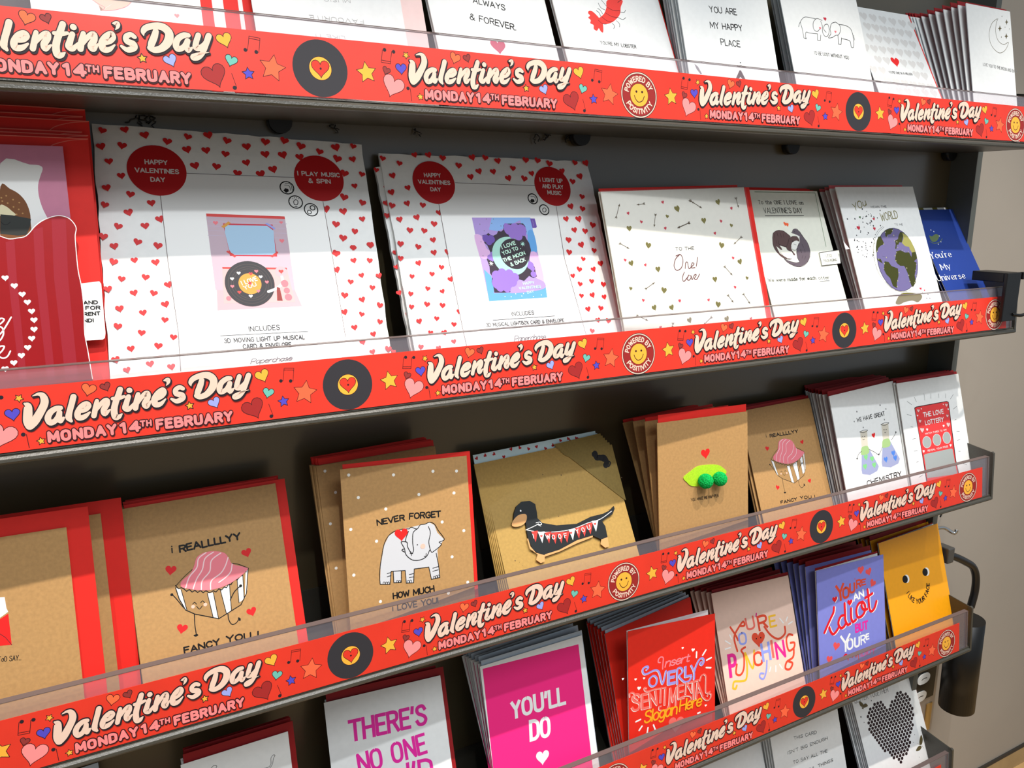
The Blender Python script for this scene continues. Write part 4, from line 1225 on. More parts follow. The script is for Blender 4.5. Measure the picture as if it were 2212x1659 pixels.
P;foildark;0;59.6,107 67.2,105.9 70.8,100.3 82.9,95.8 80.3,85.8 73.6,77 70.8,69.4 64.1,72.9 62.4,83.8 56.6,89.5 54.4,95.8
P;foildark;0;45.6,111.6 53,110.5 55.2,104.2 47.8,108.4
S;ink3;0.24;1;57.8,114.5 63,113.1 67,111.7
C;foillite;88.3,117.7;0.66
C;foillite;83.8,113.7;0.90
C;foillite;82.8,106.7;0.90
C;foillite;122.6,99.2;0.67
C;foillite;117.8,91.5;0.66
C;foillite;116.9,84.5;0.91
C;foillite;110.4,74.7;0.90
C;foillite;58,104;0.89
C;foillite;54.9,97.3;0.64
C;foillite;83.1,90.3;0.89
C;foillite;76.1,79.1;0.89
C;foillite;72.2,71.7;0.88
C;foillite;100.9,120.7;0.66
C;foillite;104.5,119;0.66
C;foillite;113.1,117.8;0.67
C;foillite;90.2,134.5;0.66
C;foillite;94.4,132.8;0.91
C;foillite;93.4,125;0.66
C;foillite;101,95.6;0.90
C;foillite;101.5,85.4;0.90
C;foillite;100.6,76.8;0.90
C;foillite;50.1,121.4;0.89
C;foillite;66.7,130.7;0.90
C;foillite;76.2,146.8;0.91
C;foillite;77.8,140.5;0.66
C;foillite;91,148.7;0.91
C;foillite;91.4,142;0.91
C;foillite;65.2,112.2;0.89
C;foillite;49.1,110.6;0.88
P;foilgold;1;77.3,61.6 100,61.1 117,57.7 116.6,52.2 106.4,47.5 96,50.4 79.3,49.5 68.6,47.1 61.2,48.7 64.7,53.8
H;crimson;119.3,65.3;2.08;0;;0
H;crimson;126.7,62.6;1.39;0;;0
C;ink3;131.8,56.7;0.93
C;ink3;133.7,51;0.93
C;ink3;127.1,51.5;0.92
C;ink3;121.2,59.6;0.92
P;marble;0;-10.2,137.9 -2,127 -9.7,126.3
#b7
T;wht;d;0.17;-2,114.4;-0.1;50.5;11.04;0;You're
T;wht;d;0.17;11.2,95.6;1.5;23.0;10.74;0;My
T;wht;d;0.17;-9.2,79.8;-0.5;67.3;10.78;0;Universe
P;foilgreen;1;17.3,151 22.9,149.5 35,152.9 40.1,148.9 29.3,141.7 19,140.8 15.8,144.7
S;foilgreen;0.89;1;12,141.8 21.1,138.2 36,140.1 45.2,144.9
C;wht;32.5,156.8;0.90
C;wht;41.2,149.4;0.91
C;wht;38.7,140;0.90
C;wht;27,159.5;0.90
C;wht;29.7,136.6;0.89
#b5tag
T;ink3;n;0.1;116.1,117.6;0.6;11.0;3.80;0;LESS
T;ink3;n;0.1;109.8,110.9;1.8;24.0;3.75;0;PACKAGING
S;ink3;0.68;0;104.9,123.9 144.1,127 139.9,108.3 103.6,106.3 104.9,123.9
#c1
P;wht;0;49.1,133.3 59.3,131.8 59.7,123 60.6,119.9 53.5,115.7 47.7,118.5
P;brightred;0;47.5,115.7 54.7,115.4 60.5,118.5 60.6,93.8 45.7,96
S;redink;0.43;0;53.7,104.1 57,100.5 60.6,93.8
T;black;h;0.1;50.7,82.5;-7.2;15.0;4.25;0;ToO SAY...
#c2
T;black;h;0.16;35.6,135.4;-1.9;1.8;6.97;0;i
T;black;h;0.22;42.2,134.3;1.2;51.7;6.95;0;REALLLLYY
H;heartred;32.7,120.7;4.42;-15;;0
H;heartred;97.7,122.2;4.30;10;;0
H;heartred;35.4,69;4.37;-20;;0
H;heartred;94.9,69.2;4.23;10;;0
S;black;0.79;1;46.9,79 46.2,70.3 46.3,61.4
P;black;1;43.9,61.6 47,62 47.7,60.6 45.6,60
S;black;0.8;1;74.5,72.6 74.6,67.2 76.7,62.8 80.4,63.2 83.2,66.1
P;black;1;82.6,67.6 84.5,66.3 84.2,64.2 82.7,64.9
S;black;0.78;1;31.2,100.5 34.3,95.7 39.2,86.5
C;black;31.1,100.2;1.25
P;kraft_in;0;34.8,105.3 49.6,108.3 63.4,95.3 97.1,108.8 93.5,88.2 87.2,78.1 66.4,70.5 47.4,79.3 41.2,84.4 36.5,95.2
P;wht;0;35.2,105.2 39,102.7 41.5,83.5 39.2,86.5 36.5,95.2
P;wht;0;59.8,94.5 64.8,94.2 66.1,70.9 61.9,72.5
P;wht;0;70.9,95.2 79.2,98.2 77.8,75.4 73.3,73.2
P;wht;0;86.2,100.2 91.6,103.7 89.9,82.4 85.1,80.2
P;wht;0;94.4,106.4 97.1,108.3 93.7,89.8 90.7,83
S;black;0.79;0;34.8,105.3 36.5,95.2 40.4,84.6 47.4,79.3 66.4,70.5 86.4,77.9 92.5,86.8 97.1,108.8
S;black;0.63;0;39,102.7 41.5,83.5
S;black;0.64;0;59.8,94.5 61.9,72.5
S;black;0.64;0;64.8,94.2 66.1,70.9
S;black;0.64;0;70.9,95.2 73.3,73.2
S;black;0.65;0;79.2,98.2 77.8,75.4
S;black;0.65;0;86.2,100.2 85.1,80.2
S;black;0.65;0;91.6,103.7 89.9,82.4
S;black;0.79;0;35,107.3 36.9,104.1 39.2,104.4 41.3,102.9 43.2,100.4 45.6,101.3 47.6,98.7 50,99.6 52,97.3 54.5,98.4 56.5,96 58.9,97.2 61.7,94.7 65,95.7 67.1,94.2 69.8,96.3 71.9,94.8 74.6,96.8 76.4,95.9 78.6,98.5 80.4,97.6 82.7,100.2 84.7,101.1 86.6,100.6 88.9,103.7 90.7,103.3 93,106.4 94.9,106
P;icing;1;39,106.7 40.7,110.3 48.2,115.1 52,120.8 55.1,127.5 61.7,130.5 70.3,130 78.6,126.6 81.8,120.9 84.3,115.3 94.9,110 96.1,107.4 86.4,101.5 74.7,97.6 63.6,96.9 53,99 41.4,103.7
S;black;0.49;1;83.9,116.2 89.7,113.8 96.4,109.3
S;black;0.47;1;35.8,107.4 42.6,113.1 50.1,118
S;icingw;0.97;1;63.3,130.2 56.5,126.3 54,118.7 47,112.1 42.8,103.4
S;icingw;0.97;1;69.4,129.3 61.8,125.2 58.3,116.1 52.8,109.2 48.7,101.2
S;icingw;0.98;1;75.5,127.2 66.9,122.4 64.2,113.2 57.1,106.6 55.3,99.2
S;icingw;0.98;1;81.1,121.9 77.8,115.1 73.1,109.5 64.6,104.8 62.9,97.4
S;icingw;0.98;1;83.8,115.4 81.8,109.2 77.3,105.3 70.5,101.9
S;black;0.81;1;78,84.4 82.5,90.8 88.4,94.7
C;black;88.4,94.7;1.30
S;black;0.63;1;46.7,88.2 48.4,89.4 49.7,87.5
S;black;0.63;1;53.4,87.9 55.1,89.1 56.4,87.2
S;black;0.63;1;49.7,85.6 51.6,82.7 54.2,84.8
C;blush;46.7,86;1.58
C;blush;56.9,85.4;1.59
T;black;h;0.22;35,47.6;0.4;29.1;6.15;0;FANCY
T;black;h;0.22;70.4,47.8;-4.6;27.1;6.35;0;YOU !
#c6
T;black;h;0.16;37.3,134.7;-4.9;1.9;5.07;0;i
T;black;h;0.22;44.4,133.2;-1.9;54.0;5.02;0;REALLLLYY
H;heartred;34.4,119.9;3.28;-15;;0
H;heartred;102.3,117.9;3.16;10;;0
H;heartred;37.9,67.4;3.24;-20;;0
H;heartred;100.1,64.9;3.11;10;;0
S;black;0.58;1;49.9,77 49.3,68.2 49.4,59.2
P;black;1;46.9,59.4 50.2,59.8 50.9,58.3 48.8,57.8
S;black;0.59;1;78.9,69.3 79,63.8 81.3,59.4 85.1,59.6 88,62.4
P;black;1;87.4,63.9 89.3,62.5 89.1,60.4 87.5,61.2
S;black;0.58;1;33.1,99.5 36.4,94.5 41.7,85
C;black;33,99.2;0.93
P;kraft_in;0;36.8,104.2 52.4,106.5 67,92.7 101.9,104.6 98.4,84.1 92,74.2 70.4,67.6 50.4,77.3 43.8,82.7 38.8,93.9
P;wht;0;37.3,104 41.3,101.3 44.2,81.8 41.7,85 38.8,93.9
P;wht;0;63.3,92 68.5,91.5 70.1,68 65.7,69.7
P;wht;0;74.8,92.2 83.5,94.8 82.2,72 77.6,70
P;wht;0;90.7,96.5 96.2,99.7 94.8,78.4 89.8,76.5
P;wht;0;99.1,102.3 101.9,104.1 98.6,85.7 95.5,79.1
S;black;0.58;0;36.8,104.2 38.8,93.9 43,82.9 50.4,77.3 70.4,67.6 91.2,74.1 97.4,82.7 101.9,104.6
S;black;0.47;0;41.3,101.3 44.2,81.8
S;black;0.47;0;63.3,92 65.7,69.7
S;black;0.47;0;68.5,91.5 70.1,68
S;black;0.48;0;74.8,92.2 77.6,70
S;black;0.48;0;83.5,94.8 82.2,72
S;black;0.48;0;90.7,96.5 89.8,76.5
S;black;0.48;0;96.2,99.7 94.8,78.4
S;black;0.58;0;37.1,106.2 39.1,102.9 41.5,103.1 43.7,101.5 45.8,98.8 48.3,99.6 50.4,96.9 52.9,97.7 55,95.2 57.6,96.2 59.7,93.8 62.3,94.8 65.3,92.2 68.7,93 70.9,91.4 73.7,93.3 75.9,91.7 78.7,93.6 80.5,92.6 82.9,95.2 84.7,94.2 87.1,96.7 89.2,97.5 91.1,96.9 93.4,99.9 95.3,99.4 97.7,102.4 99.6,101.9
P;icing;1;41.3,105.4 43,109 50.8,113.5 54.7,119 58,125.6 64.9,128.2 73.8,127.3 82.5,123.4 85.9,117.5 88.5,111.8 99.5,105.9 100.9,103.2 90.9,97.8 78.8,94.4 67.2,94.3 56.1,97 43.8,102.3
S;black;0.36;1;88.1,112.7 94.2,110 101.1,105.1
S;black;0.35;1;37.9,106.3 45,111.8 52.8,116.2
S;icingw;0.72;1;66.5,127.8 59.5,124.4 56.9,116.8 49.6,110.5 45.4,101.9
S;icingw;0.72;1;72.9,126.7 65,122.9 61.5,113.9 55.7,107.2 51.5,99.4
S;icingw;0.72;1;79.2,124.2 70.4,119.9 67.6,110.7 60.3,104.4 58.5,97
S;icingw;0.72;1;85.2,118.5 81.8,111.9 77,106.5 68.2,102.3 66.4,94.8
S;icingw;0.72;1;88,111.9 86.1,105.8 81.4,102 74.4,98.9
S;black;0.59;1;82.4,81 87,87.2 93,90.9
C;black;93,90.9;0.96
S;black;0.47;1;49.6,86.3 51.3,87.5 52.7,85.5
S;black;0.47;1;56.6,85.7 58.4,86.8 59.8,84.8
S;black;0.47;1;52.8,83.5 54.8,80.5 57.5,82.5
C;blush;49.6,84;1.17
C;blush;60.4,83;1.18
T;black;h;0.22;37.7,45.7;-1.8;30.7;4.43;0;FANCY
T;black;h;0.22;74.9,44.4;-6.6;28.2;4.60;0;YOU !
#c3
C;dotwht;7.8,180.9;1.47
C;dotwht;50.5,176.2;1.50
C;dotwht;89.9,175.3;1.53
C;dotwht;114.1,172.8;1.55
C;dotwht;15.4,158.7;1.48
C;dotwht;74.3,154.4;1.52
C;dotwht;110.1,151.5;1.55
C;dotwht;40.9,144.6;1.50
C;dotwht;96.1,124.5;1.54
C;dotwht;6.4,129.7;1.47
C;dotwht;118,112.9;1.56
C;dotwht;30,115.1;1.49
C;dotwht;104.1,88.7;1.55
C;dotwht;6.4,86.4;1.48
C;dotwht;118.8,60.9;1.57
C;dotwht;98,53.5;1.55
C;dotwht;30,57.1;1.50
T;black;h;0.2;31.7,129.7;2.9;26.7;6.23;0;NEVER
T;black;h;0.2;63.4,131.1;-3.0;31.5;6.68;0;FORGET
P;elegrey;0;30.8,74.1 32.4,91.2 37,110.1 42.1,118.5 51.7,123.2 64.2,123.7 73.7,124.7 83.3,125.7 87.9,122.7 90.6,114.6 96.9,107.4 89.5,97.7 89.3,82.1 90.2,70.3 81.3,70.2 79.7,82.4 64.7,83 63,69.7 56.3,70.8 56,82.8 52.1,82.7 51.4,72.1 43.7,72.7 44.2,84 42.2,84.3 40.3,72
S;black;0.75;1;30.8,74.1 31,83.9 33,95.6 37.9,113 45.3,121 54.7,123 62.5,122.4
S;black;0.75;0;30.8,73.6 40.3,72 42.2,84.3 56,82.8 56.3,70.5 63.5,69.6 65,82.9 79.7,82.4 81.6,70 90.3,70.5 89.8,82.1 88,94.8
S;black;0.75;0;44.2,84 44.1,72.9 51.4,72.1 52.1,82.7
S;black;0.76;1;62.5,122.4 64.9,123.6 70.3,121.3 73.7,124.7 78.5,124.8 83.3,126 88,123.5 91.6,116.8 97,108.2 95.7,106.1 91.6,105.1 93.9,102.4 86.3,97.4 83,97.1 81.3,106.6 83.4,115.6 81.8,122
S;black;0.76;1;70.3,121.3 66.2,118.1 65.1,109 65.5,101.3 63.3,98.5 59.8,105.2 59.3,109.9 54,111.1 54.6,108.3 56.6,104.1 57.8,97.9 63.7,92 71.5,90.8 78,93.2 81.6,98.9
S;black;0.76;1;56.6,104.1 53.9,103 56.4,100.8
S;black;0.61;1;62.6,100.2 63.2,96.3
S;black;0.61;1;61.8,98.8 64.4,98.1
S;black;0.76;1;61.6,120.2 58.9,114.5 57.8,110.5
C;black;69.6,105.9;0.61
C;blush;75,103.7;2.45
S;black;0.61;1;75.7,93.9 77.2,93 77.9,96.3
S;black;0.6;1;38.2,82.7 42.1,83.3
S;black;0.61;1;59.7,78.4 64.1,78.5
S;black;0.6;1;38,79.7 41.9,80.3
S;black;0.61;1;59.5,75.4 63.9,75.4
S;black;0.62;1;83.6,80.7 89.3,81.4
S;black;0.62;1;83.4,77.7 89.1,78.3
S;black;0.45;1;33.6,73.1 33.9,75.2 35.3,75 35.5,73.1
S;black;0.45;1;35.9,72.8 36.2,74.8 37.5,74.6 37.7,72.7
S;black;0.45;1;37.9,72.4 38.2,74.5 39.5,74.3 39.7,72.4
S;black;0.45;1;46.6,72.3 46.9,74.4 48.3,74.2 48.5,72.3
S;black;0.45;1;48.9,72.1 49.2,74.2 50.6,73.9 50.8,72.1
S;black;0.46;1;57.4,70.7 57.7,72.8 59.1,72.5 59.3,70.7
S;black;0.46;1;59.8,70.6 60.1,72.7 61.5,72.4 61.7,70.6
S;black;0.46;1;83.6,70.3 83.9,72.5 85.3,72.2 85.5,70.3
S;black;0.46;1;85.8,70.6 86.1,72.7 87.6,72.5 87.8,70.6
S;black;0.46;1;88.1,70.8 88.4,73 89.8,72.7 90,70.8
H;brightred;54.4,117.4;6.35;0;;0
T;black;h;0.2;42.7,56.8;1.0;15.9;6.62;0;HOW
T;black;h;0.2;62.7,56.9;0.2;21.0;6.69;0;MUCH
T;black;h;0.17;41.2,45.4;-0.3;45.8;6.33;0;i LOVE YOU!
#c4
C;speck;19.3,59.3;0.33
C;speck;38.7,152.2;0.36
C;speck;21.6,55.1;0.33
C;speck;73.3,148.2;0.55
C;speck;68.3,98.7;0.35
C;speck;147.1,94.7;0.55
C;speck;46.1,153.6;0.54
C;speck;80,98.8;0.53
C;speck;108.9,73.1;0.36
C;speck;175.9,128.4;0.77
C;speck;145,128.2;0.38
C;speck;44.2,82.4;0.51
C;speck;144.3,82.6;0.37
C;speck;100.5,131.5;0.37
C;speck;96.6,143.8;0.74
C;speck;14.7,61.9;0.66
#dog
P;dogblack;0;29.8,118.2 37.7,122.2 47.5,121.4 53.2,116.8 52.8,108 51.8,101.1 56.1,95 72.7,89.3 98.7,86.3 119.2,90.8 136.6,91.3 146,93.4 152.8,97.2 152.8,94 147.7,88.4 139.4,86.2 131.8,83 134.3,77.1 133.5,64.5 124.6,63.5 114.8,69.8 93.4,68.5 69.1,62.7 49.6,61.3 44.7,61.5 37,69 34.5,81.6 35.4,91.8 36.3,98.6 33.4,106.2 20.7,98.9 25,111.2
P;dogtan;1;19.3,98.6 22,103.8 30.1,108.5 38.8,107.8 38.1,101.8 33,97.5 24.9,96.4
P;dogtan;0;34.5,81.6 35.1,72.8 39.8,65 49.4,60.5 47.6,54 42.4,53.3 37.8,57.7 41.2,63 33.5,70.6 33.1,81.9
P;dogtan;0;124.6,63.5 133.5,64.5 132.3,53.9 126.8,53.5 122,58.6
P;dogtan;0;49.6,61.3 69.1,62.7 93.4,68.5 114.8,69.8 114.3,68.1 92.4,65.2 68.5,60.7 48.9,58.9
S;wht;0.69;1;34.2,91.2 45.7,93.4 51.1,95
S;wht;0.7;1;48.5,96.4 53.5,96.4 54.7,93.5 50,94.4 53.3,92
S;wht;0.69;1;35.2,91 55.2,84.6 86.8,81.4 113,84.6 130.6,86 147.8,92.1
P;flagred;0;40.3,88.3 48.5,87.8 42.5,76.1
P;wht;0;48,86 56.3,85.5 50.1,73.7
P;flagred;0;56.1,84.1 64.4,83.6 58.2,71.8
P;flagred;0;63.6,82.2 71.9,81.7 65.7,69.8
P;flagred;0;71,81.3 79.5,80.8 73.1,68.9
P;flagred;0;78.4,80.6 86.9,80.1 80.5,68.2
P;wht;0;86.2,82 94.8,81.5 88.3,69.5
P;flagred;0;94.4,82.3 103,81.8 96.5,69.7
P;flagred;0;102.1,83 110.9,82.5 104.2,70.4
P;flagred;0;110.3,84.2 119.1,83.7 112.4,71.5
P;wht;0;118.3,85.8 127.1,85.3 120.3,73.1
T;wht;n;0.14;41.3,80.3;1.6;3.2;5.25;0;I
T;wht;n;0.14;56.1,76.6;-2.5;4.8;5.38;0;W
T;wht;n;0.14;63.7,74.8;1.4;3.3;5.29;0;O
T;wht;n;0.14;71.5,74;1.3;3.3;5.31;0;O
T;wht;n;0.14;79,73.6;1.3;3.3;5.33;0;F
T;wht;n;0.14;95,75.4;1.4;3.4;5.38;0;Y
T;wht;n;0.14;102.7,75.7;1.4;3.4;5.40;0;O
T;wht;n;0.14;110.6,76.9;1.4;3.4;5.43;0;U
H;flagred;51,81;1.55;0;;0
H;flagred;88.2,77.5;1.58;0;;0
H;flagred;121.5,81.6;1.62;0;;0
C;wht;33.6,112.6;1.04
#c4tag
S;black;6.6;1;148.2,162 148.4,156.7 153.7,156 157.4,153.5
S;black;6.6;1;153.5,155.4 159,155.2 160.6,149.5 157.8,145.7
S;black;1.7;1;148.2,162 144.8,163 144.3,159.3 147.4,159.2
S;black;1.7;1;157.8,145.7 161.8,144 165.3,147.9 163.7,150
#c5
H;brightred;68.2,141.5;6.35;5;;0
T;black;h;0.12;45.9,88;-0.7;40.5;3.75;0;YOU MAKE ME HAP-PEA
#pod
P;lime;1;35.1,118.2 44.7,123.7 56.2,128.7 72.4,128.4 86.5,126.1 93.5,121.8 98.7,116.3 93.4,110.4 81.5,106.3 62.7,104.3 46.7,106.6 40,111.9
#peas
C;pea;61.5,111.6;8.63
C;pea;82.7,111.3;8.33
#c7
T;black;h;0.13;51.5,136.7;-1.1;66.4;6.35;0;WE HAVE GREAT
C;greyink;54.8,151.2;1.33
C;greyink;111.2,151.5;1.37
C;greyink;123.4,144.2;1.15
C;greyink;44.8,138.9;1.10
C;greyink;62.7,127.5;1.11
C;greyink;115,130;1.14
P;flaskface;0;53.9,123 70,122 64.4,94.5 50,96
P;flask;0;50.9,101.4 65.4,99.8 81.8,68.8 76.2,63.2 58.5,61.2 41.3,65.8 41.2,71.3
P;flaskg;1;51.7,101.7 65.2,100.5 64.9,91 48.4,90.8 47.2,95.5
S;black;0.66;1;52.4,122.8 62.3,123.7 71.6,122.1 61.3,120.4 52.4,122.8
P;flaskface;0;105.8,124.7 122.8,123.6 116.9,95.4 101.7,97
P;flask;0;102.7,102.5 117.9,100.9 134.9,69.4 129,63.6 109.2,61.8 90.1,66.7 89.9,72.4
P;flaskg;1;103.5,102.8 117.7,101.7 117.4,91.9 100,91.7 98.8,96.4
S;black;0.68;1;104.2,124.5 114.7,125.5 124.5,123.8 113.6,122 104.2,124.5
H;fgreen;56.2,86;4.38;0;;0
H;fgreen;69.7,81.2;4.41;0;;0
H;fgreen;50.5,73.9;4.36;0;;0
H;fgreen;71.7,71.9;4.41;0;;0
H;fblue;101,74.1;4.48;0;;0
H;fblue;121.6,79.3;4.53;0;;0
H;fblue;124,71.9;4.53;0;;0
H;brightred;83,112.3;4.02;5;;0
S;black;0.66;1;49.3,96.2 42,94.2 35.9,88.8
C;black;35.9,88.6;1.30
S;black;0.66;1;65.8,96.4 78.1,89.7 87,85.1 98.6,93.3
C;black;86.9,84.7;1.34
S;black;0.68;1;122.4,99 131.6,103.8 136.8,107.5
C;black;136.9,107.9;1.38
S;black;0.66;1;55.1,115 56.9,115.8 58,114.5
S;black;0.66;1;60.2,114.6 61.9,115.1 63.1,114.1
S;black;0.66;1;56.5,112.1 57.9,110.8 60.4,111.6
S;black;0.68;1;108.1,115.9 109.9,116.7 111.1,115.4
S;black;0.68;1;113.4,115.4 115.2,116 116.4,114.9
S;black;0.68;1;109.5,112.9 111,111.5 113.7,112.4
T;black;h;0.15;47.7,46.9;-1.8;83.5;8.35;0;CHEMiSTRY
#c8
P;ink;0;30.5,141.4 34.7,142.8 106.3,142.8 110.9,141 107.6,52.1 110.5,26.3 32.6,31.3 31.7,93.1
P;lotto;0;32,140.3 35.3,141.6 106.1,141.8 109.3,140.2 105.7,52.4 108.8,27.8 34.7,32.2 32.9,81.8
T;wht;h;0.17;48.4,125;0.2;46.6;7.50;0;THE LOVE
T;wht;h;0.17;50.2,113.2;0.0;41.9;7.26;0;LOTTERY
T;wht;h;0.14;46.3,99.5;-0.0;48.8;2.65;0;MATCH THREE TO WIN
T;wht;h;0.14;46,74.4;-0.1;46.9;2.88;0;REVEAL YOUR PRIZE
P;wht;0;56.8,87.8 56.4,85.9 55.6,84.1 54.2,82.5 52.6,81.2 50.6,80.4 48.5,79.9 46.3,79.8 44.1,80.2 42.1,81 40.3,82.2 38.9,83.7 37.8,85.4 37.3,87.3 37.2,89.2 37.6,91.1 38.4,92.9 39.7,94.5 41.4,95.7 43.3,96.6 45.4,97.1 47.6,97.2 49.8,96.8 51.8,96 53.6,94.9 55.1,93.4 56.1,91.6 56.7,89.7
P;scratch;0;56.3,87.8 55.9,86 55.1,84.3 53.8,82.8 52.2,81.6 50.4,80.7 48.4,80.2 46.3,80.2 44.3,80.6 42.4,81.3 40.7,82.4 39.3,83.9 38.4,85.5 37.8,87.3 37.7,89.2 38.1,91 38.9,92.7 40.1,94.2 41.7,95.4 43.5,96.3 45.5,96.8 47.6,96.8 49.6,96.5 51.6,95.7 53.3,94.6 54.6,93.2 55.6,91.5 56.2,89.7
P;wht;0;80.1,88 79.7,86.1 78.8,84.3 77.5,82.7 75.9,81.4 74,80.5 71.9,80 69.7,80 67.6,80.4 65.6,81.2 63.9,82.3 62.5,83.8 61.5,85.6 60.9,87.5 60.8,89.4 61.2,91.4 62.1,93.2 63.3,94.7 65,96 66.9,96.9 69,97.4 71.1,97.5 73.2,97.1 75.2,96.3 77,95.2 78.4,93.7 79.4,91.9 80,90
P;scratch;0;79.5,88.1 79.1,86.2 78.3,84.5 77.1,83 75.6,81.8 73.8,80.9 71.8,80.4 69.8,80.4 67.8,80.7 65.9,81.5 64.3,82.6 63,84 62,85.7 61.5,87.5 61.4,89.4 61.8,91.2 62.6,93 63.8,94.5 65.3,95.7 67.1,96.6 69.1,97.1 71.1,97.1 73.1,96.8 75,96 76.6,94.9 77.9,93.5 78.9,91.8 79.4,90
P;wht;0;103.1,88 102.7,86 101.9,84.2 100.6,82.6 99,81.3 97.1,80.4 95.1,79.9 93,79.9 90.9,80.2 89,81 87.3,82.2 85.9,83.7 84.9,85.5 84.4,87.4 84.3,89.4 84.7,91.3 85.5,93.1 86.8,94.7 88.4,96 90.2,96.9 92.3,97.5 94.4,97.5 96.5,97.2 98.4,96.4 100.1,95.2 101.5,93.7 102.5,91.9 103,90
P;scratch;0;102.5,88 102.2,86.2 101.4,84.4 100.2,82.9 98.7,81.7 96.9,80.8 95,80.3 93,80.2 91.1,80.6 89.2,81.4 87.7,82.5 86.4,83.9 85.5,85.6 84.9,87.4 84.9,89.3 85.2,91.2 86,92.9 87.2,94.5 88.7,95.7 90.5,96.6 92.4,97.1 94.3,97.2 96.3,96.8 98.1,96.1 99.7,94.9 101,93.5 101.9,91.8 102.5,90
P;scratch;0;36.1,70.9 39.2,72 100.2,71.6 103.3,70.2 104.7,39.9 105.8,32.1 35.8,37
H;lpink;38.4,135.9;2.97;-10;ink;0.25
H;lpink;104.3,136.4;3.06;-10;ink;0.25
H;lpink;38.6,120.3;3.09;-10;ink;0.25
H;lpink;102.9,120.3;2.79;-10;ink;0.25
H;lpink;40.3,106.8;4.32;-10;ink;0.25
H;lpink;101.7,106.9;4.06;-10;ink;0.25
H;wht;45.6,138;1.12;-10;;0
H;wht;35,129.3;1.48;-10;;0
H;wht;97.2,138.6;1.02;-10;;0
H;wht;107.2,130;1.53;-10;;0
H;wht;90.6,106.7;2.02;-10;;0
H;wht;51.7,106.3;2.11;-10;;0
H;wht;36.7,76.1;2.21;-10;;0
H;wht;99.9,76.1;2.27;-10;;0
S;black;0.49;0;16.7,152.7 26,146.6
S;black;0.5;0;34.1,156.9 37.2,149.7
S;black;0.5;0;56.8,159.6 56.5,149.6
S;black;0.5;0;72.4,157.8 70.8,150.7
S;black;0.51;0;90.4,155.8 89.5,149.6
S;black;0.51;0;107,154 105,147.6
S;black;0.51;0;124.4,150.8 115.8,144.7
S;black;0.51;0;128.1,132 119.2,128.9
S;black;0.51;0;122.4,112.9 118.8,112.3
S;black;0.51;0;119.2,95.4 126,94.1
S;black;0.51;0;124.2,82.2 117.8,81.2
S;black;0.51;0;116.5,65 120.8,64.2
S;black;0.49;0;12.4,134 21.5,131.1
S;black;0.49;0;16.4,115.4 21.4,114.3
S;black;0.49;0;16,97.4 23.1,97.2
S;black;0.49;0;15.7,79.7 23.2,79.6
S;black;0.49;0;17.1,63 21.7,64
S;black;0.51;0;123.3,45.3 130.9,42.5
S;black;0.48;0;17.7,41.1 27.7,43.2
#d1
S;ink3;0.41;1;25.2,166.4 28,168.3 30.5,167.1 29.6,165.2
S;ink3;0.42;1;71.8,150.6 75.9,150.1 78.9,152.2 79.6,157.8 82,160.2 83.7,159.3 82,157 80.3,151.8 77.2,148.8 73.7,149
#d2
T;magenta;c;0.16;23.2,141.4;-1.5;81.2;22.34;0;THERE'S
T;magenta;c;0.15;28.9,107;2.8;71.6;21.90;0;NO ONE
T;magenta;c;0.16;77.8,84.6;-1.5;26.8;22.45;0;I'D
#d3
P;hotpink;0;2.9,183 128.9,177.1 126.4,31.1 124.8,-13.9 -4.1,25.5 0.1,73.7
T;wht;c;0.18;31,117.9;-3.3;69.3;21.33;0;YOU'LL
T;wht;c;0.17;50.8,86.8;-5.8;24.8;24.15;0;DO
H;wht;62.4,64.2;8.31;-8;;0
#d3z
P;magenta2;0;7.9,170.4 12.6,169.8 2.2,59.8 -3.8,54.2
#d4
S;icing;1.6;1;47,131.1 47.5,138 48,144.9 44.6,146.7 41.6,144.6 41.1,140.9 43.7,139.9
T;icing;s;0.15;50.4,131.9;0.8;33.9;11.67;0.2;nsert
S;otterwht;2.3;1;24.4,134.5 26.5,136.4 25.2,138.5 20.6,137.6 18.9,134.1 20.9,129.8 25.1,129.3 33.6,131.4 38.7,130.7 42.1,126.1 46.2,111.9 51.1,127.3
S;lavender;2.3;1;24.9,134.9 27.1,136.8 25.8,139 21.2,138 19.5,134.5 21.5,130.2 25.7,129.7 34.2,131.8 39.3,131.1 42.7,126.5 46.9,112.4 51.7,127.8
S;otterwht;2.3;1;32.7,125 28.4,122 28,115.9 31.7,112 36.8,113.2 38.6,119.1 36.1,123.9 32.7,125
S;lavender;2.3;1;33.3,125.4 29,122.4 28.5,116.3 32.3,112.4 37.4,113.6 39.2,119.5 36.7,124.3 33.3,125.4
T;otterwht;c;0.2;54.3,108.2;-1.4;8.2;18.79;0;E
T;lavender;c;0.2;55,108.6;-1.4;8.2;18.79;0;E
S;otterwht;2.4;1;67,107.5 67.1,125.6 72.3,126.8 74.5,121.7 69.7,117.2 73.1,111.7 78.4,107.4 84.5,108.5 87.2,112.7
S;lavender;2.4;1;67.6,107.9 67.7,126 72.9,127.3 75.1,122.1 70.3,117.6 73.7,112.1 79,107.8 85.2,108.9 87.8,113.1
T;otterwht;c;0.2;78.3,112.9;-0.7;7.9;15.00;0;L
T;lavender;c;0.2;79,113.4;-0.7;7.9;15.00;0;L
S;otterwht;2.4;1;86.8,127 90.8,117.5 90.7,108.7
S;lavender;2.4;1;87.4,127.4 91.4,117.9 91.4,109.2
S;otterwht;2.4;1;90.8,117.5 94.3,126.2 98.8,132.5 103.3,133.2 105,128.8 102.4,124.6 99.7,126.7 101.5,128.8
S;lavender;2.4;1;91.4,117.9 95,126.7 99.4,132.9 103.9,133.6 105.7,129.2 103,125 100.3,127.2 102.1,129.2
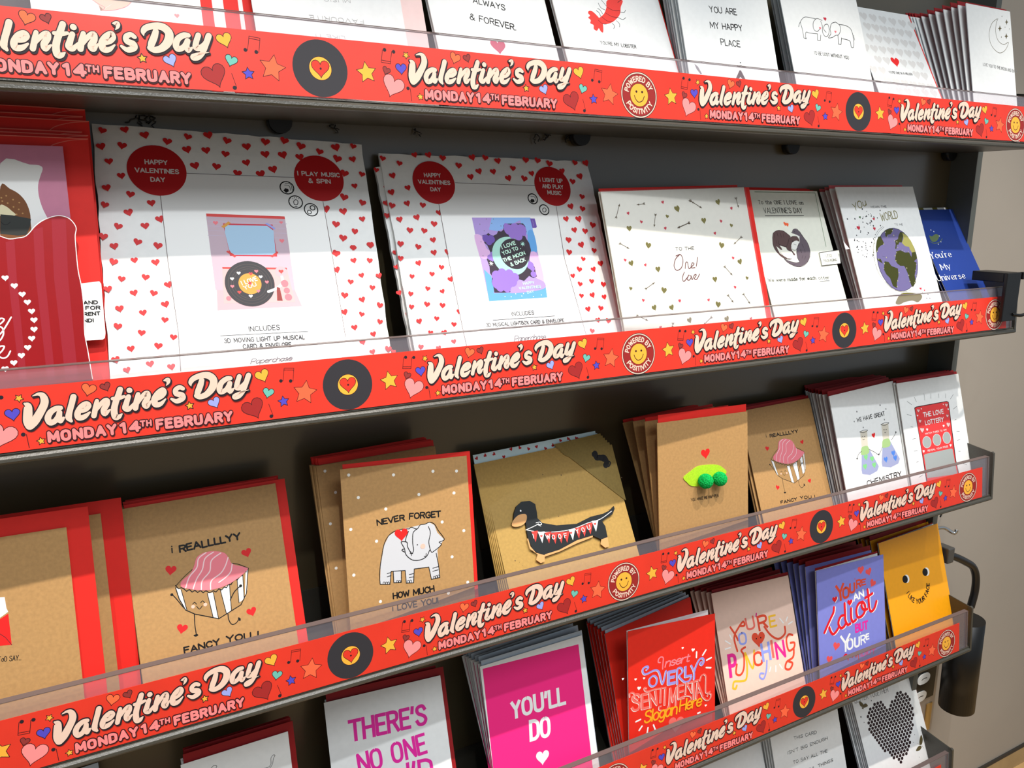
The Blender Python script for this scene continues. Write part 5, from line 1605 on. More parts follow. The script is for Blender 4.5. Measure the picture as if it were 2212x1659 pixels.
T;otterwht;c;0.13;4.4,85.3;-0.4;10.5;22.40;0;S
T;coral;c;0.13;5,85.8;-0.4;10.5;22.41;0;S
S;otterwht;1.7;1;1.4,105.4 1.5,109.3 4.8,110.1 8.1,107 8,103.2 12.2,99.2
S;coral;1.7;1;2,105.8 2,109.7 5.4,110.5 8.7,107.4 8.6,103.6 12.8,99.6
T;otterwht;c;0.15;17.8,85;-0.5;8.9;20.97;0;E
T;coral;c;0.15;18.5,85.4;-0.5;8.9;20.97;0;E
T;otterwht;c;0.13;29.7,85;5.4;8.6;20.17;0;N
T;coral;c;0.13;30.4,85.5;5.4;8.6;20.17;0;N
S;otterwht;1.7;1;24.1,111.3 21.6,112.6 21.5,109.5 25.7,107 35.1,107.7 50.9,106.6
S;coral;1.7;1;24.7,111.7 22.2,113 22.1,109.9 26.3,107.4 35.7,108.1 51.5,107
T;otterwht;c;0.13;43,88.3;-2.4;4.3;18.79;0;I
T;coral;c;0.13;43.6,88.7;-2.4;4.3;18.79;0;I
T;otterwht;c;0.12;48.9,83.8;-2.5;4.3;21.20;0;I
T;coral;c;0.12;49.6,84.2;-2.5;4.3;21.20;0;I
T;otterwht;c;0.09;55.4,79.1;-3.5;9.6;25.97;0;M
T;coral;c;0.09;56.1,79.6;-3.5;9.6;25.97;0;M
S;otterwht;1.6;1;55.5,83.9 52.9,79 46.8,78 41.7,80 41.7,83.9 44.3,84.1
S;coral;1.6;1;56.1,84.3 53.5,79.4 47.4,78.4 42.3,80.4 42.3,84.3 44.9,84.5
T;otterwht;c;0.13;68.5,86.5;1.6;7.9;19.76;0;E
T;coral;c;0.13;69.2,87;1.6;7.9;19.77;0;E
T;otterwht;c;0.13;78.7,91.4;-4.9;8.9;15.82;0;N
T;coral;c;0.13;79.4,91.9;-4.9;8.9;15.82;0;N
T;otterwht;c;0.1;84.4,82.1;1.9;12.5;24.66;0;T
T;coral;c;0.1;85.1,82.6;1.9;12.5;24.66;0;T
T;otterwht;c;0.12;94.1,82.4;7.8;9.0;21.37;0;A
T;coral;c;0.12;94.9,82.8;7.8;9.0;21.37;0;A
S;otterwht;1.8;1;99.6,105.2 101.4,110.4 105,112.1 108.2,107.4 108.1,88.2 114,87.7
S;coral;1.8;1;100.3,105.7 102.1,110.9 105.7,112.5 108.8,107.8 108.8,88.6 114.6,88.1
S;otterwht;1.6;1;103.2,82.8 108.6,77.6 114,78 115.8,83.3 112.2,85.7 110.4,82.8
S;coral;1.6;1;103.8,83.3 109.2,78 114.6,78.4 116.5,83.7 112.8,86.1 111,83.3
S;otterwht;1.4;1;68.6,88.9 77.4,90.1 85.4,87.6 87.1,83.2 84.4,82.2
S;coral;1.4;1;69.2,89.3 78,90.6 86,88 87.7,83.6 85.1,82.6
T;amber;s;0.13;21.2,66.8;2.3;44.9;16.39;0.15;Slogan
T;amber;s;0.13;70,70.9;1.7;31.1;15.89;0.15;Here
H;coral;65.1,55.2;10.76;-8;;0
H;wht;75.3,151.8;1.56;-10;;0
H;wht;90.2,146.4;2.36;-10;;0
H;wht;108.5,70.5;1.61;-10;;0
H;wht;9.7,125.6;1.69;-10;;0
H;wht;14.2,113.4;2.47;-10;;0
H;wht;21.1,124.6;1.54;-10;;0
H;wht;-7.4,129.8;1.53;-10;;0
S;wht;2.1;0;95,143.3 94.7,136.2
S;wht;2.1;0;108.8,142.9 104.1,137.1
S;wht;2.1;0;116.6,131.4 110,129.6
S;wht;2.1;0;109.3,120.1 116,118.5
S;wht;2;0;9.5,72.3 15.8,73.8
S;wht;2;0;13.8,60.3 17.8,64.8
S;wht;2;0;24.9,54.5 26,60.9
S;wht;2;0;33.5,62.7 35.9,56.2
S;wht;2.1;0;97,63.1 100.2,63.5
#d5
S;pred;2.8;1;22.2,131.8 28.5,120.3 31.4,112.9
S;pred;2.8;1;27.6,99.3 25.8,117.5 35.7,129 44.4,134.8 45.6,129.5 39.1,130
T;plav;c;0.16;33.5,104.8;-0.4;12.2;17.13;0;O
T;pcor;c;0.16;49.7,120.9;3.2;12.9;17.87;0;U
S;pmag;2;1;68.3,140.8 66.9,137.1
T;pred;c;0.16;69.4,116.8;1.5;14.6;20.59;0;R
S;pred;2.9;1;78.1,121 86.6,108 98.6,100.2 110.9,104.6 112.8,113.8
T;pyel;c;0.16;88.5,117.1;-0.2;10.2;16.69;0;E
H;pred;65,105.7;10.92;-5;;0
C;black;61.7,108.4;1.01
C;black;69.2,108.2;1.01
T;pmag;c;0.16;10.8,67.9;-3.2;9.5;30.77;0;P
S;pred;2.8;1;23.3,82.6 20,71.6 26.9,68.3 33.6,75.2 36.9,91.4 34,98.8 41.1,101.5
S;pyel;2.8;1;11.3,54.4 14.9,61.9 26.3,60.1 35.2,61.3 39.8,78.9 39.6,94.2 48.2,71.9 54.9,94.2
S;pyel;2.8;1;11.3,54.4 15.2,52.6 18,56.1
T;pred;c;0.16;52.7,72.5;-1.9;13.2;19.67;0;C
T;plav;c;0.16;67.8,76;-0.8;12.2;24.68;0;H
S;plav;2.5;1;73.4,76.4 69.7,63.6 63.4,54.8 57.4,57.9 59.5,62.5 64.8,61.3
T;pcor;c;0.16;84.8,77.3;-1.7;1.8;24.09;0;I
T;pmag;c;0.16;91.9,73.6;-0.4;13.6;24.03;0;N
S;pred;2.9;1;123.8,100.1 117.3,102.3 111.8,95.7 112.9,81.5 122.4,82.9 124.9,89.3 118.3,90.7
S;pred;2.9;1;122.4,82.9 118.8,71.4 106.5,67.3 102.6,59.5 110,56.9 116,63.4 109.9,67.3
S;wht;1.7;0;106.3,126.5 111.2,119.4
S;wht;1.7;0;119.9,125.5 116.6,120.9
S;wht;1.7;0;127.1,117.8 119.7,115.9
S;wht;1.7;0;19.3,122.3 21.4,116.7
S;wht;1.6;0;10.7,116.5 18.1,110.7
S;wht;1.6;0;8.6,106 17.2,106.2
S;wht;1.7;0;78.1,66.8 74.8,61.5
S;wht;1.7;0;87,66.5 85.5,59.1
S;wht;1.7;0;93.8,66.6 97.1,60.7
#d6
T;pred;c;0.15;36.7,132.8;3.5;15.1;26.17;0;Y
T;pred;c;0.2;49.1,134.2;0.5;11.4;17.61;0;O
T;pred;c;0.2;62.4,139.6;-0.9;8.7;15.29;0;U
T;pred;c;0.4;72.7,157.1;5.1;1.4;3.20;0;'
T;pred;c;0.2;75.7,144.3;-0.1;8.3;13.33;0;R
T;pred;c;0.22;85.7,146.8;-1.6;7.2;9.74;0;E
T;wht;c;0.2;69.5,127.2;7.5;19.6;11.94;0;AN
H;coral2;84.5,169.5;6.07;-2;;0
H;coral2;100.2,164;5.86;15;;0
H;coral2;106.9,145.9;5.89;-35;;0
H;coral2;32.3,69.5;6.26;-20;;0
H;coral2;18.4,53.7;5.60;-15;;0
S;wht;4;1;32.1,126.2 30.7,119.2 25.6,112.3 18.8,103.3 12.6,93.9
S;wht;4;1;21.8,99.4 24.7,92.4 28.7,88.2 34.2,90.2 39.8,95.5
S;wht;4;1;52.5,127.6 52.7,118.6 52.8,110.5 53.1,103.1 57.1,95.7 62.5,96.1
S;wht;4;1;51.2,110.8 44.7,110.6 40.2,105.1 39.9,98.7 44,93.7 49.4,94.1 54,98.8
S;wht;4;1;64.6,117.7 64.2,108 65,101.3 68.1,97.4 73.7,99.5
S;wht;4.1;1;87.9,122.7 80.1,121.8 75.4,115.4 75.1,107.3 78.2,101.8 85.9,102.5 91.8,108.7 92.1,116.9 87.9,122.7
S;wht;4.1;1;86.8,122.9 85.4,116.6 89.6,110.8 96.3,110.2
S;wht;4.1;1;98.1,138.7 99.3,128.6 99.9,116.9 101.3,108.4 105.1,105.1 110.9,108.8 115.2,117.9
S;wht;4.1;1;93.1,127.4 99.3,128.6 107.3,131.1
S;redhot;3.8;1;30.6,126.8 29.2,119.8 24.1,112.9 17.4,103.9 11.1,94.5
S;redhot;3.8;1;20.4,100 23.2,93 27.3,88.8 32.7,90.9 38.3,96.1
S;redhot;3.9;1;51,128.2 51.2,119.2 51.4,111.1 51.6,103.7 55.6,96.3 61,96.8
S;redhot;3.9;1;49.7,111.4 43.3,111.2 38.7,105.7 38.4,99.3 42.5,94.3 47.9,94.8 52.5,99.5
S;redhot;3.9;1;63.1,118.3 62.7,108.7 63.5,102 66.6,98 72.1,100.1
S;redhot;3.9;1;86.4,123.3 78.6,122.4 73.9,116.1 73.6,107.9 76.6,102.4 84.4,103.2 90.2,109.3 90.6,117.5 86.4,123.3
S;redhot;3.9;1;85.3,123.5 83.9,117.2 88.1,111.4 94.8,110.8
S;redhot;3.9;1;96.5,139.3 97.8,129.2 98.4,117.5 99.7,109 103.5,105.7 109.3,109.4 113.6,118.5
S;redhot;3.9;1;91.6,128 97.8,129.2 105.7,131.7
H;wht;33.9,136.6;4.62;0;;0
H;redhot;32.7,137.2;4.62;0;;0
H;wht;62.3,126.3;4.84;0;;0
H;redhot;61.1,126.9;4.84;0;;0
T;magenta;c;0.2;71.3,80.6;1.4;23.3;13.39;0;BUT
T;wht;c;0.13;40.9,58.1;-0.8;18.4;26.57;0;Y
T;wht;c;0.18;53.9,58.7;-0.5;10.9;17.00;0;O
T;wht;c;0.2;68.1,59.1;-2.6;8.8;15.47;0;U
T;wht;c;0.4;80.2,76.1;13.2;0.9;3.54;0;'
T;wht;c;0.16;80.9,60.3;0.9;8.4;14.69;0;R
T;wht;c;0.22;91.2,65.4;1.1;5.0;9.83;0;E
S;redhot;2.4;1;46,52 50.4,54.2 53.5,50.2 54.4,45.1
S;redhot;2.4;1;54.6,50 60.2,52 63.2,47.1
S;redhot;1.8;1;67.8,50.2 69.8,45.6 73.8,49.6 75,40.2
T;magenta;c;0.22;79.1,43.4;-3.5;28.6;8.19;0;IDIOT
#d7
P;wht;0;57.1,120.6 56.9,119.2 56.4,117.9 55.6,116.8 54.6,116 53.4,115.4 52.1,115.1 50.7,115.1 49.3,115.5 48,116.1 46.8,117.1 45.8,118.2 45.1,119.5 44.7,120.9 44.6,122.4 44.8,123.8 45.3,125.1 46.1,126.2 47.1,127 48.3,127.6 49.6,127.9 51,127.9 52.4,127.5 53.7,126.9 54.9,126 55.9,124.8 56.6,123.5 57,122.1
P;black;0;53.3,120.6 53,119.3 52.4,118.2 51.5,117.2 50.4,116.5 49.2,116 47.8,115.8 46.4,115.9 45,116.3 43.8,116.9 42.7,117.8 41.8,118.9 41.2,120.1 40.8,121.4 40.8,122.8 41.1,124 41.7,125.2 42.6,126.2 43.7,126.9 44.9,127.4 46.3,127.6 47.7,127.5 49.1,127.1 50.3,126.5 51.4,125.6 52.3,124.5 52.9,123.3 53.3,121.9
P;wht;0;107.7,119.9 107.5,118.5 107,117.2 106.1,116.1 105.1,115.2 103.8,114.6 102.4,114.3 101,114.3 99.5,114.7 98.2,115.4 97,116.3 96,117.5 95.2,118.8 94.8,120.3 94.7,121.7 94.9,123.2 95.4,124.5 96.2,125.6 97.3,126.5 98.5,127.1 99.9,127.4 101.4,127.3 102.8,127 104.2,126.3 105.4,125.4 106.4,124.2 107.2,122.9 107.6,121.4
P;black;0;103.7,119.9 103.4,118.6 102.8,117.4 101.9,116.5 100.7,115.7 99.4,115.2 98,115 96.5,115.1 95.1,115.5 93.8,116.2 92.7,117.1 91.7,118.2 91.1,119.4 90.8,120.8 90.7,122.1 91.1,123.4 91.7,124.6 92.6,125.6 93.7,126.4 95,126.9 96.4,127.1 97.9,127 99.3,126.6 100.6,125.9 101.8,125 102.7,123.9 103.4,122.6 103.7,121.3
A;black;n;0.16;73.7,108.1;30.11;7.98;195;348;1;I LIKE YOUR FACE
#e2
T;black;n;0.12;45.4,155.1;-7.0;48.1;4.98;0;THIS CARD
T;black;n;0.12;28.9,138.7;-3.4;85.1;4.90;0;ISN'T BIG ENOUGH
T;black;n;0.12;36.7,121.9;-4.8;73.3;4.92;0;TO SAY ALL THE
T;black;n;0.12;30.2,103.1;-2.7;88.0;4.86;0;BEAUTIFUL THINGS
#e3
T;ink3;h;0.06;4.8,161.1;-5.2;84.5;7.74;0;BETTER TOGETHER
P;darkgold;1;15.7,161.1 22.3,155.6 22.3,150.1 15.9,153.5
P;darkgold;1;22.3,152.9 29.1,153.4 32.4,149 29.1,148 21.8,148.9
P;darkgold;1;17.9,150.2 21,149.8 21,147.1 19.1,147.7
P;darkgold;1;141,66.2 142.8,59.3 137.8,52.5 132,53 133.1,58.3
P;darkgold;1;118.9,47.7 126.8,52 133.6,51.1 134.6,47.9 127.5,45.4
S;darkgold;0.54;1;136.2,51.6 139.3,44.9
S;darkgold;0.53;1;132.8,52.1 127.6,56.6
C;black;7.4,161;0.78
C;black;11.1,137.8;1.29
C;black;15.1,127.9;0.78
C;black;43.5,153.3;0.79
C;black;143.6,72.1;0.68
C;black;125.8,71.7;0.67
C;black;117.9,61.7;0.67
C;black;145.1,30.7;0.67
C;black;123,36.2;0.53
C;black;132.1,22.1;0.53
P;hexdark;0;23.8,132.4 24.7,135.2 27.8,135.8 30.4,134.1 29.7,131.2 26.6,130.6
P;hexdark;0;21.9,123 22.8,125.7 25.9,126.3 28.6,124.6 27.8,121.7 24.7,121.1
P;hexdark;0;20.1,113.5 21,116.2 24.1,116.8 26.7,115.1 26,112.3 22.9,111.7
P;hexdark;0;33.3,141.1 34.2,143.9 37.3,144.5 40,142.8 39.2,139.9 36.1,139.3
P;hexdark;0;28.5,136.8 29.4,139.5 32.6,140.1 35.2,138.5 34.5,135.6 31.3,134.9
P;hexdark;0;31.4,131.6 32.3,134.3 35.4,135 38.1,133.3 37.4,130.4 34.2,129.7
P;hexdark;0;26.7,127.3 27.5,130 30.7,130.6 33.3,128.9 32.6,126 29.4,125.4
P;hexdark;0;29.5,122.1 30.4,124.8 33.6,125.4 36.2,123.8 35.5,120.9 32.3,120.2
P;hexdark;0;24.8,117.8 25.7,120.5 28.8,121.1 31.4,119.4 30.7,116.6 27.6,115.9
P;hexdark;0;27.7,112.7 28.6,115.4 31.7,116 34.3,114.3 33.6,111.4 30.5,110.8
P;hexdark;0;22.9,108.4 23.8,111.1 26.9,111.7 29.6,110 28.8,107.1 25.7,106.5
P;hexdark;0;25.8,103.2 26.7,105.9 29.8,106.5 32.4,104.8 31.7,101.9 28.6,101.3
P;hexdark;0;41,140.3 41.9,143.1 45,143.7 47.7,142 47,139.1 43.8,138.5
P;hexdark;0;36.2,136 37.1,138.7 40.2,139.3 42.9,137.6 42.1,134.7 39,134.1
P;hexdark;0;39.1,130.8 40,133.5 43.1,134.1 45.8,132.5 45.1,129.5 41.9,128.9
P;hexdark;0;34.3,126.4 35.2,129.2 38.3,129.8 41,128.1 40.2,125.2 37.1,124.6
P;hexdark;0;37.2,121.3 38.1,124 41.2,124.6 43.9,122.9 43.1,120 40,119.4
P;hexdark;0;32.4,116.9 33.3,119.7 36.4,120.3 39.1,118.6 38.4,115.7 35.2,115.1
P;hexdark;0;35.3,111.8 36.2,114.5 39.3,115.1 42,113.4 41.2,110.5 38.1,109.9
P;hexdark;0;30.5,107.5 31.4,110.2 34.6,110.8 37.2,109.1 36.5,106.2 33.3,105.6
P;hexdark;0;33.4,102.3 34.3,105 37.4,105.6 40.1,103.9 39.4,101 36.2,100.4
P;hexdark;0;28.7,98 29.6,100.7 32.7,101.3 35.3,99.6 34.6,96.7 31.5,96.2
P;hexdark;0;31.5,92.9 32.4,95.6 35.6,96.1 38.2,94.4 37.5,91.6 34.3,91
P;hexdark;0;45.8,144.7 46.7,147.5 49.9,148.1 52.6,146.4 51.8,143.5 48.6,142.9
P;hexdark;0;48.7,139.5 49.6,142.3 52.8,142.9 55.5,141.2 54.7,138.3 51.5,137.6
P;hexdark;0;43.9,135.1 44.8,137.9 48,138.5 50.6,136.8 49.9,133.9 46.7,133.3
P;hexdark;0;46.8,129.9 47.7,132.7 50.9,133.3 53.6,131.6 52.8,128.7 49.6,128.1
P;hexdark;0;42,125.6 42.9,128.3 46,128.9 48.7,127.2 48,124.3 44.8,123.7
P;hexdark;0;44.9,120.4 45.8,123.1 49,123.7 51.6,122 50.9,119.1 47.7,118.5
P;hexdark;0;40.1,116.1 41,118.8 44.1,119.4 46.8,117.7 46,114.8 42.9,114.2
P;hexdark;0;43,110.9 43.9,113.6 47,114.2 49.7,112.5 49,109.6 45.8,109
P;hexdark;0;38.2,106.6 39.1,109.3 42.2,109.9 44.9,108.2 44.1,105.3 41,104.7
P;hexdark;0;41.1,101.4 42,104.1 45.1,104.7 47.8,103 47,100.1 43.9,99.5
P;hexdark;0;36.3,97.1 37.2,99.8 40.3,100.4 43,98.7 42.2,95.8 39.1,95.2
P;hexdark;0;39.2,91.9 40.1,94.6 43.2,95.2 45.9,93.5 45.1,90.6 42,90
P;hexdark;0;34.4,87.7 35.3,90.4 38.4,90.9 41.1,89.2 40.3,86.4 37.2,85.8
P;hexdark;0;37.3,82.5 38.2,85.2 41.3,85.7 44,84 43.2,81.2 40.1,80.6
P;hexdark;0;53.5,143.9 54.5,146.7 57.7,147.3 60.4,145.6 59.6,142.7 56.4,142
P;hexdark;0;56.5,138.7 57.4,141.4 60.6,142.1 63.3,140.4 62.5,137.5 59.3,136.8
P;hexdark;0;51.6,134.3 52.5,137 55.7,137.7 58.4,136 57.7,133.1 54.5,132.4
P;hexdark;0;54.5,129.1 55.4,131.8 58.7,132.5 61.3,130.8 60.6,127.8 57.4,127.2
P;hexdark;0;49.7,124.7 50.6,127.5 53.8,128.1 56.5,126.4 55.7,123.5 52.5,122.8
P;hexdark;0;52.6,119.5 53.5,122.2 56.7,122.9 59.4,121.2 58.6,118.2 55.4,117.6
P;hexdark;0;47.8,115.2 48.7,117.9 51.9,118.5 54.5,116.8 53.8,113.9 50.6,113.3
P;hexdark;0;50.7,110 51.6,112.7 54.8,113.3 57.5,111.6 56.7,108.7 53.5,108.1
P;hexdark;0;45.9,105.7 46.8,108.4 49.9,109 52.6,107.3 51.9,104.4 48.7,103.8
P;hexdark;0;48.8,100.5 49.7,103.2 52.9,103.8 55.5,102.1 54.8,99.1 51.6,98.6
P;hexdark;0;44,96.2 44.9,98.9 48,99.5 50.7,97.8 49.9,94.9 46.8,94.3
P;hexdark;0;46.9,91 47.8,93.7 50.9,94.3 53.6,92.5 52.9,89.6 49.7,89.1
P;hexdark;0;42.1,86.7 43,89.4 46.1,90 48.8,88.3 48,85.4 44.9,84.8
P;hexdark;0;45,81.5 45.9,84.2 49,84.8 51.7,83.1 50.9,80.2 47.8,79.6
P;hexdark;0;40.2,77.3 41.1,80 44.2,80.5 46.9,78.8 46.1,75.9 43,75.4
P;hexdark;0;43.1,72.1 44,74.8 47.1,75.3 49.8,73.6 49,70.7 45.9,70.2
P;hexdark;0;61.4,143.1 62.3,145.9 65.5,146.5 68.2,144.8 67.4,141.9 64.2,141.2
P;hexdark;0;64.3,137.9 65.2,140.6 68.4,141.3 71.2,139.6 70.4,136.6 67.2,136
P;hexdark;0;59.4,133.5 60.3,136.2 63.5,136.9 66.2,135.2 65.5,132.2 62.3,131.6
P;hexdark;0;62.3,128.2 63.3,131 66.5,131.6 69.2,129.9 68.4,127 65.2,126.3
P;hexdark;0;57.5,123.9 58.4,126.6 61.6,127.2 64.3,125.5 63.5,122.6 60.3,122
P;hexdark;0;60.4,118.6 61.3,121.4 64.5,122 67.2,120.3 66.5,117.4 63.2,116.7
P;hexdark;0;55.5,114.3 56.4,117 59.6,117.6 62.3,115.9 61.6,113 58.4,112.4
P;hexdark;0;58.5,109.1 59.4,111.8 62.6,112.4 65.3,110.7 64.5,107.8 61.3,107.2
P;hexdark;0;53.6,104.8 54.5,107.5 57.7,108.1 60.4,106.4 59.6,103.4 56.4,102.9
P;hexdark;0;56.5,99.5 57.4,102.2 60.6,102.8 63.3,101.1 62.6,98.2 59.4,97.6
P;hexdark;0;51.7,95.2 52.6,98 55.8,98.5 58.5,96.8 57.7,93.9 54.5,93.3
P;hexdark;0;54.6,90 55.5,92.7 58.7,93.3 61.4,91.6 60.6,88.7 57.4,88.1
P;hexdark;0;49.8,85.8 50.7,88.5 53.8,89 56.5,87.3 55.8,84.4 52.6,83.8
P;hexdark;0;52.7,80.5 53.6,83.2 56.8,83.8 59.4,82.1 58.7,79.2 55.5,78.6
P;hexdark;0;47.9,76.3 48.8,79 51.9,79.6 54.6,77.8 53.8,74.9 50.7,74.4
P;hexdark;0;50.8,71.1 51.7,73.8 54.8,74.3 57.5,72.6 56.8,69.7 53.6,69.2
P;hexdark;0;67.2,132.6 68.2,135.4 71.4,136 74.1,134.3 73.3,131.4 70.1,130.7
P;hexdark;0;70.2,127.4 71.1,130.1 74.3,130.8 77.1,129.1 76.3,126.1 73.1,125.5
P;hexdark;0;65.3,123 66.2,125.7 69.4,126.4 72.1,124.7 71.4,121.7 68.1,121.1
P;hexdark;0;68.2,117.8 69.1,120.5 72.4,121.1 75.1,119.4 74.3,116.5 71.1,115.9
P;hexdark;0;63.3,113.4 64.2,116.1 67.5,116.8 70.2,115 69.4,112.1 66.2,111.5
P;hexdark;0;66.3,108.2 67.2,110.9 70.4,111.5 73.1,109.8 72.3,106.9 69.1,106.3
P;hexdark;0;61.4,103.8 62.3,106.6 65.5,107.2 68.2,105.4 67.4,102.5 64.2,101.9
P;hexdark;0;64.3,98.6 65.2,101.3 68.4,101.9 71.2,100.2 70.4,97.3 67.2,96.7
P;hexdark;0;59.4,94.3 60.4,97 63.6,97.6 66.3,95.9 65.5,93 62.3,92.4
P;hexdark;0;62.4,89.1 63.3,91.8 66.5,92.4 69.2,90.6 68.4,87.7 65.2,87.1
P;hexdark;0;57.5,84.8 58.4,87.5 61.6,88.1 64.3,86.3 63.5,83.4 60.3,82.9
P;hexdark;0;60.4,79.5 61.3,82.3 64.5,82.8 67.2,81.1 66.5,78.2 63.3,77.6
P;hexdark;0;55.6,75.3 56.5,78 59.7,78.6 62.4,76.8 61.6,73.9 58.4,73.4
P;hexdark;0;58.5,70.1 59.4,72.8 62.6,73.3 65.3,71.6 64.5,68.7 61.3,68.1
P;hexdark;0;53.7,65.9 54.6,68.6 57.7,69.1 60.4,67.4 59.7,64.5 56.5,63.9
P;hexdark;0;56.6,60.6 57.5,63.3 60.7,63.9 63.3,62.1 62.6,59.2 59.4,58.7
P;hexdark;0;78.1,126.5 79,129.3 82.3,129.9 85,128.2 84.2,125.2 81,124.6
P;hexdark;0;73.1,122.1 74.1,124.9 77.3,125.5 80,123.8 79.3,120.8 76,120.2
P;hexdark;0;76.1,116.9 77,119.6 80.3,120.2 83,118.5 82.2,115.6 79,115
P;hexdark;0;71.2,112.5 72.1,115.2 75.3,115.9 78.1,114.1 77.3,111.2 74,110.6
P;hexdark;0;74.1,107.2 75,110 78.3,110.6 81,108.9 80.2,105.9 77,105.3
P;hexdark;0;69.2,102.9 70.1,105.6 73.4,106.2 76.1,104.5 75.3,101.6 72.1,101
P;hexdark;0;72.1,97.6 73.1,100.4 76.3,101 79,99.2 78.3,96.3 75,95.7
P;hexdark;0;67.2,93.3 68.2,96.1 71.4,96.7 74.1,94.9 73.3,92 70.1,91.4
P;hexdark;0;70.2,88.1 71.1,90.8 74.3,91.4 77.1,89.7 76.3,86.7 73,86.2
P;hexdark;0;65.3,83.8 66.2,86.5 69.4,87.1 72.1,85.4 71.4,82.5 68.1,81.9
P;hexdark;0;68.2,78.6 69.1,81.3 72.4,81.8 75.1,80.1 74.3,77.2 71.1,76.6
P;hexdark;0;63.3,74.3 64.3,77 67.5,77.6 70.2,75.8 69.4,72.9 66.2,72.4
P;hexdark;0;66.3,69.1 67.2,71.8 70.4,72.3 73.1,70.6 72.3,67.7 69.1,67.1
P;hexdark;0;61.4,64.8 62.3,67.5 65.5,68.1 68.2,66.3 67.5,63.4 64.2,62.9
P;hexdark;0;64.3,59.6 65.2,62.3 68.4,62.8 71.1,61.1 70.4,58.2 67.2,57.6
P;hexdark;0;59.5,55.4 60.4,58.1 63.6,58.6 66.3,56.9 65.5,54 62.3,53.4
P;hexdark;0;88,135.4 89,138.2 92.3,138.8 95,137.1 94.2,134.1 90.9,133.5
P;hexdark;0;83,130.9 84,133.7 87.2,134.4 90,132.6 89.2,129.7 85.9,129
P;hexdark;0;86,125.7 87,128.4 90.2,129.1 93,127.3 92.2,124.4 88.9,123.7
P;hexdark;0;81,121.2 82,124 85.2,124.6 88,122.9 87.2,120 83.9,119.3
P;hexdark;0;84,116 85,118.7 88.2,119.4 91,117.6 90.2,114.7 86.9,114.1
P;hexdark;0;79.1,111.6 80,114.4 83.2,115 86,113.2 85.2,110.3 81.9,109.7
P;hexdark;0;82,106.3 83,109.1 86.2,109.7 89,108 88.2,105 84.9,104.4
P;hexdark;0;77.1,102 78,104.7 81.3,105.3 84,103.6 83.2,100.7 80,100.1
P;hexdark;0;80,96.7 81,99.4 84.2,100 87,98.3 86.2,95.4 82.9,94.8
P;hexdark;0;75.1,92.4 76,95.1 79.3,95.7 82,94 81.2,91 78,90.5
P;hexdark;0;78,87.1 79,89.8 82.2,90.4 85,88.7 84.2,85.8 80.9,85.2
P;hexdark;0;73.1,82.8 74,85.5 77.3,86.1 80,84.4 79.2,81.5 76,80.9
P;hexdark;0;76.1,77.6 77,80.3 80.2,80.8 83,79.1 82.2,76.2 78.9,75.6
P;hexdark;0;71.2,73.3 72.1,76 75.3,76.6 78,74.8 77.3,71.9 74,71.4
P;hexdark;0;74.1,68 75,70.7 78.3,71.3 81,69.5 80.2,66.6 77,66.1
P;hexdark;0;69.2,63.8 70.1,66.5 73.3,67 76.1,65.3 75.3,62.4 72.1,61.8
P;hexdark;0;72.1,58.5 73.1,61.2 76.3,61.8 79,60 78.2,57.1 75,56.6
P;hexdark;0;67.3,54.3 68.2,57 71.4,57.6 74.1,55.8 73.3,52.9 70.1,52.4
P;hexdark;0;70.2,49.1 71.1,51.8 74.3,52.3 77,50.5 76.3,47.6 73,47.1
P;hexdark;0;96,134.5 97,137.3 100.3,138 103.1,136.2 102.3,133.3 99,132.6
P;hexdark;0;91,130.1 92,132.9 95.2,133.5 98,131.8 97.2,128.8 93.9,128.2
P;hexdark;0;94,124.8 94.9,127.6 98.2,128.2 101,126.5 100.2,123.5 96.9,122.9
P;hexdark;0;89,120.4 89.9,123.1 93.2,123.8 96,122 95.2,119.1 91.9,118.5
P;hexdark;0;92,115.1 92.9,117.8 96.2,118.5 99,116.7 98.2,113.8 94.9,113.2
P;hexdark;0;87,110.7 87.9,113.5 91.2,114.1 94,112.3 93.2,109.4 89.9,108.8
P;hexdark;0;90,105.4 90.9,108.2 94.2,108.8 97,107 96.2,104.1 92.9,103.5
P;hexdark;0;85,101 85.9,103.8 89.2,104.4 91.9,102.7 91.2,99.7 87.9,99.1
P;hexdark;0;88,95.7 88.9,98.5 92.2,99.1 94.9,97.4 94.1,94.4 90.9,93.8
P;hexdark;0;83,91.4 83.9,94.2 87.2,94.8 89.9,93 89.1,90.1 85.9,89.5
P;hexdark;0;86,86.1 86.9,88.9 90.2,89.5 92.9,87.7 92.1,84.8 88.9,84.2
P;hexdark;0;81,81.8 81.9,84.6 85.2,85.1 87.9,83.4 87.1,80.5 83.9,79.9
P;hexdark;0;84,76.5 84.9,79.3 88.2,79.8 90.9,78.1 90.1,75.2 86.9,74.6
P;hexdark;0;79,72.3 80,75 83.2,75.6 85.9,73.8 85.1,70.9 81.9,70.3
P;hexdark;0;82,67 82.9,69.7 86.2,70.3 88.9,68.5 88.1,65.6 84.9,65
P;hexdark;0;77,62.7 78,65.5 81.2,66 83.9,64.3 83.2,61.3 79.9,60.8
P;hexdark;0;80,57.5 80.9,60.2 84.2,60.7 86.9,59 86.1,56 82.9,55.5
P;hexdark;0;75.1,53.3 76,56 79.2,56.5 82,54.7 81.2,51.8 77.9,51.3
P;hexdark;0;78,48 78.9,50.7 82.2,51.2 84.9,49.4 84.1,46.5 80.9,46
P;hexdark;0;73.1,43.8 74,46.5 77.3,47 80,45.2 79.2,42.3 76,41.8
P;hexdark;0;106.1,143.5 107.1,146.3 110.4,147 113.2,145.2 112.4,142.2 109.1,141.6
P;hexdark;0;101.1,139 102,141.8 105.3,142.4 108.1,140.7 107.3,137.7 104,137.1
P;hexdark;0;104.1,133.7 105,136.5 108.4,137.1 111.2,135.4 110.4,132.4 107,131.8
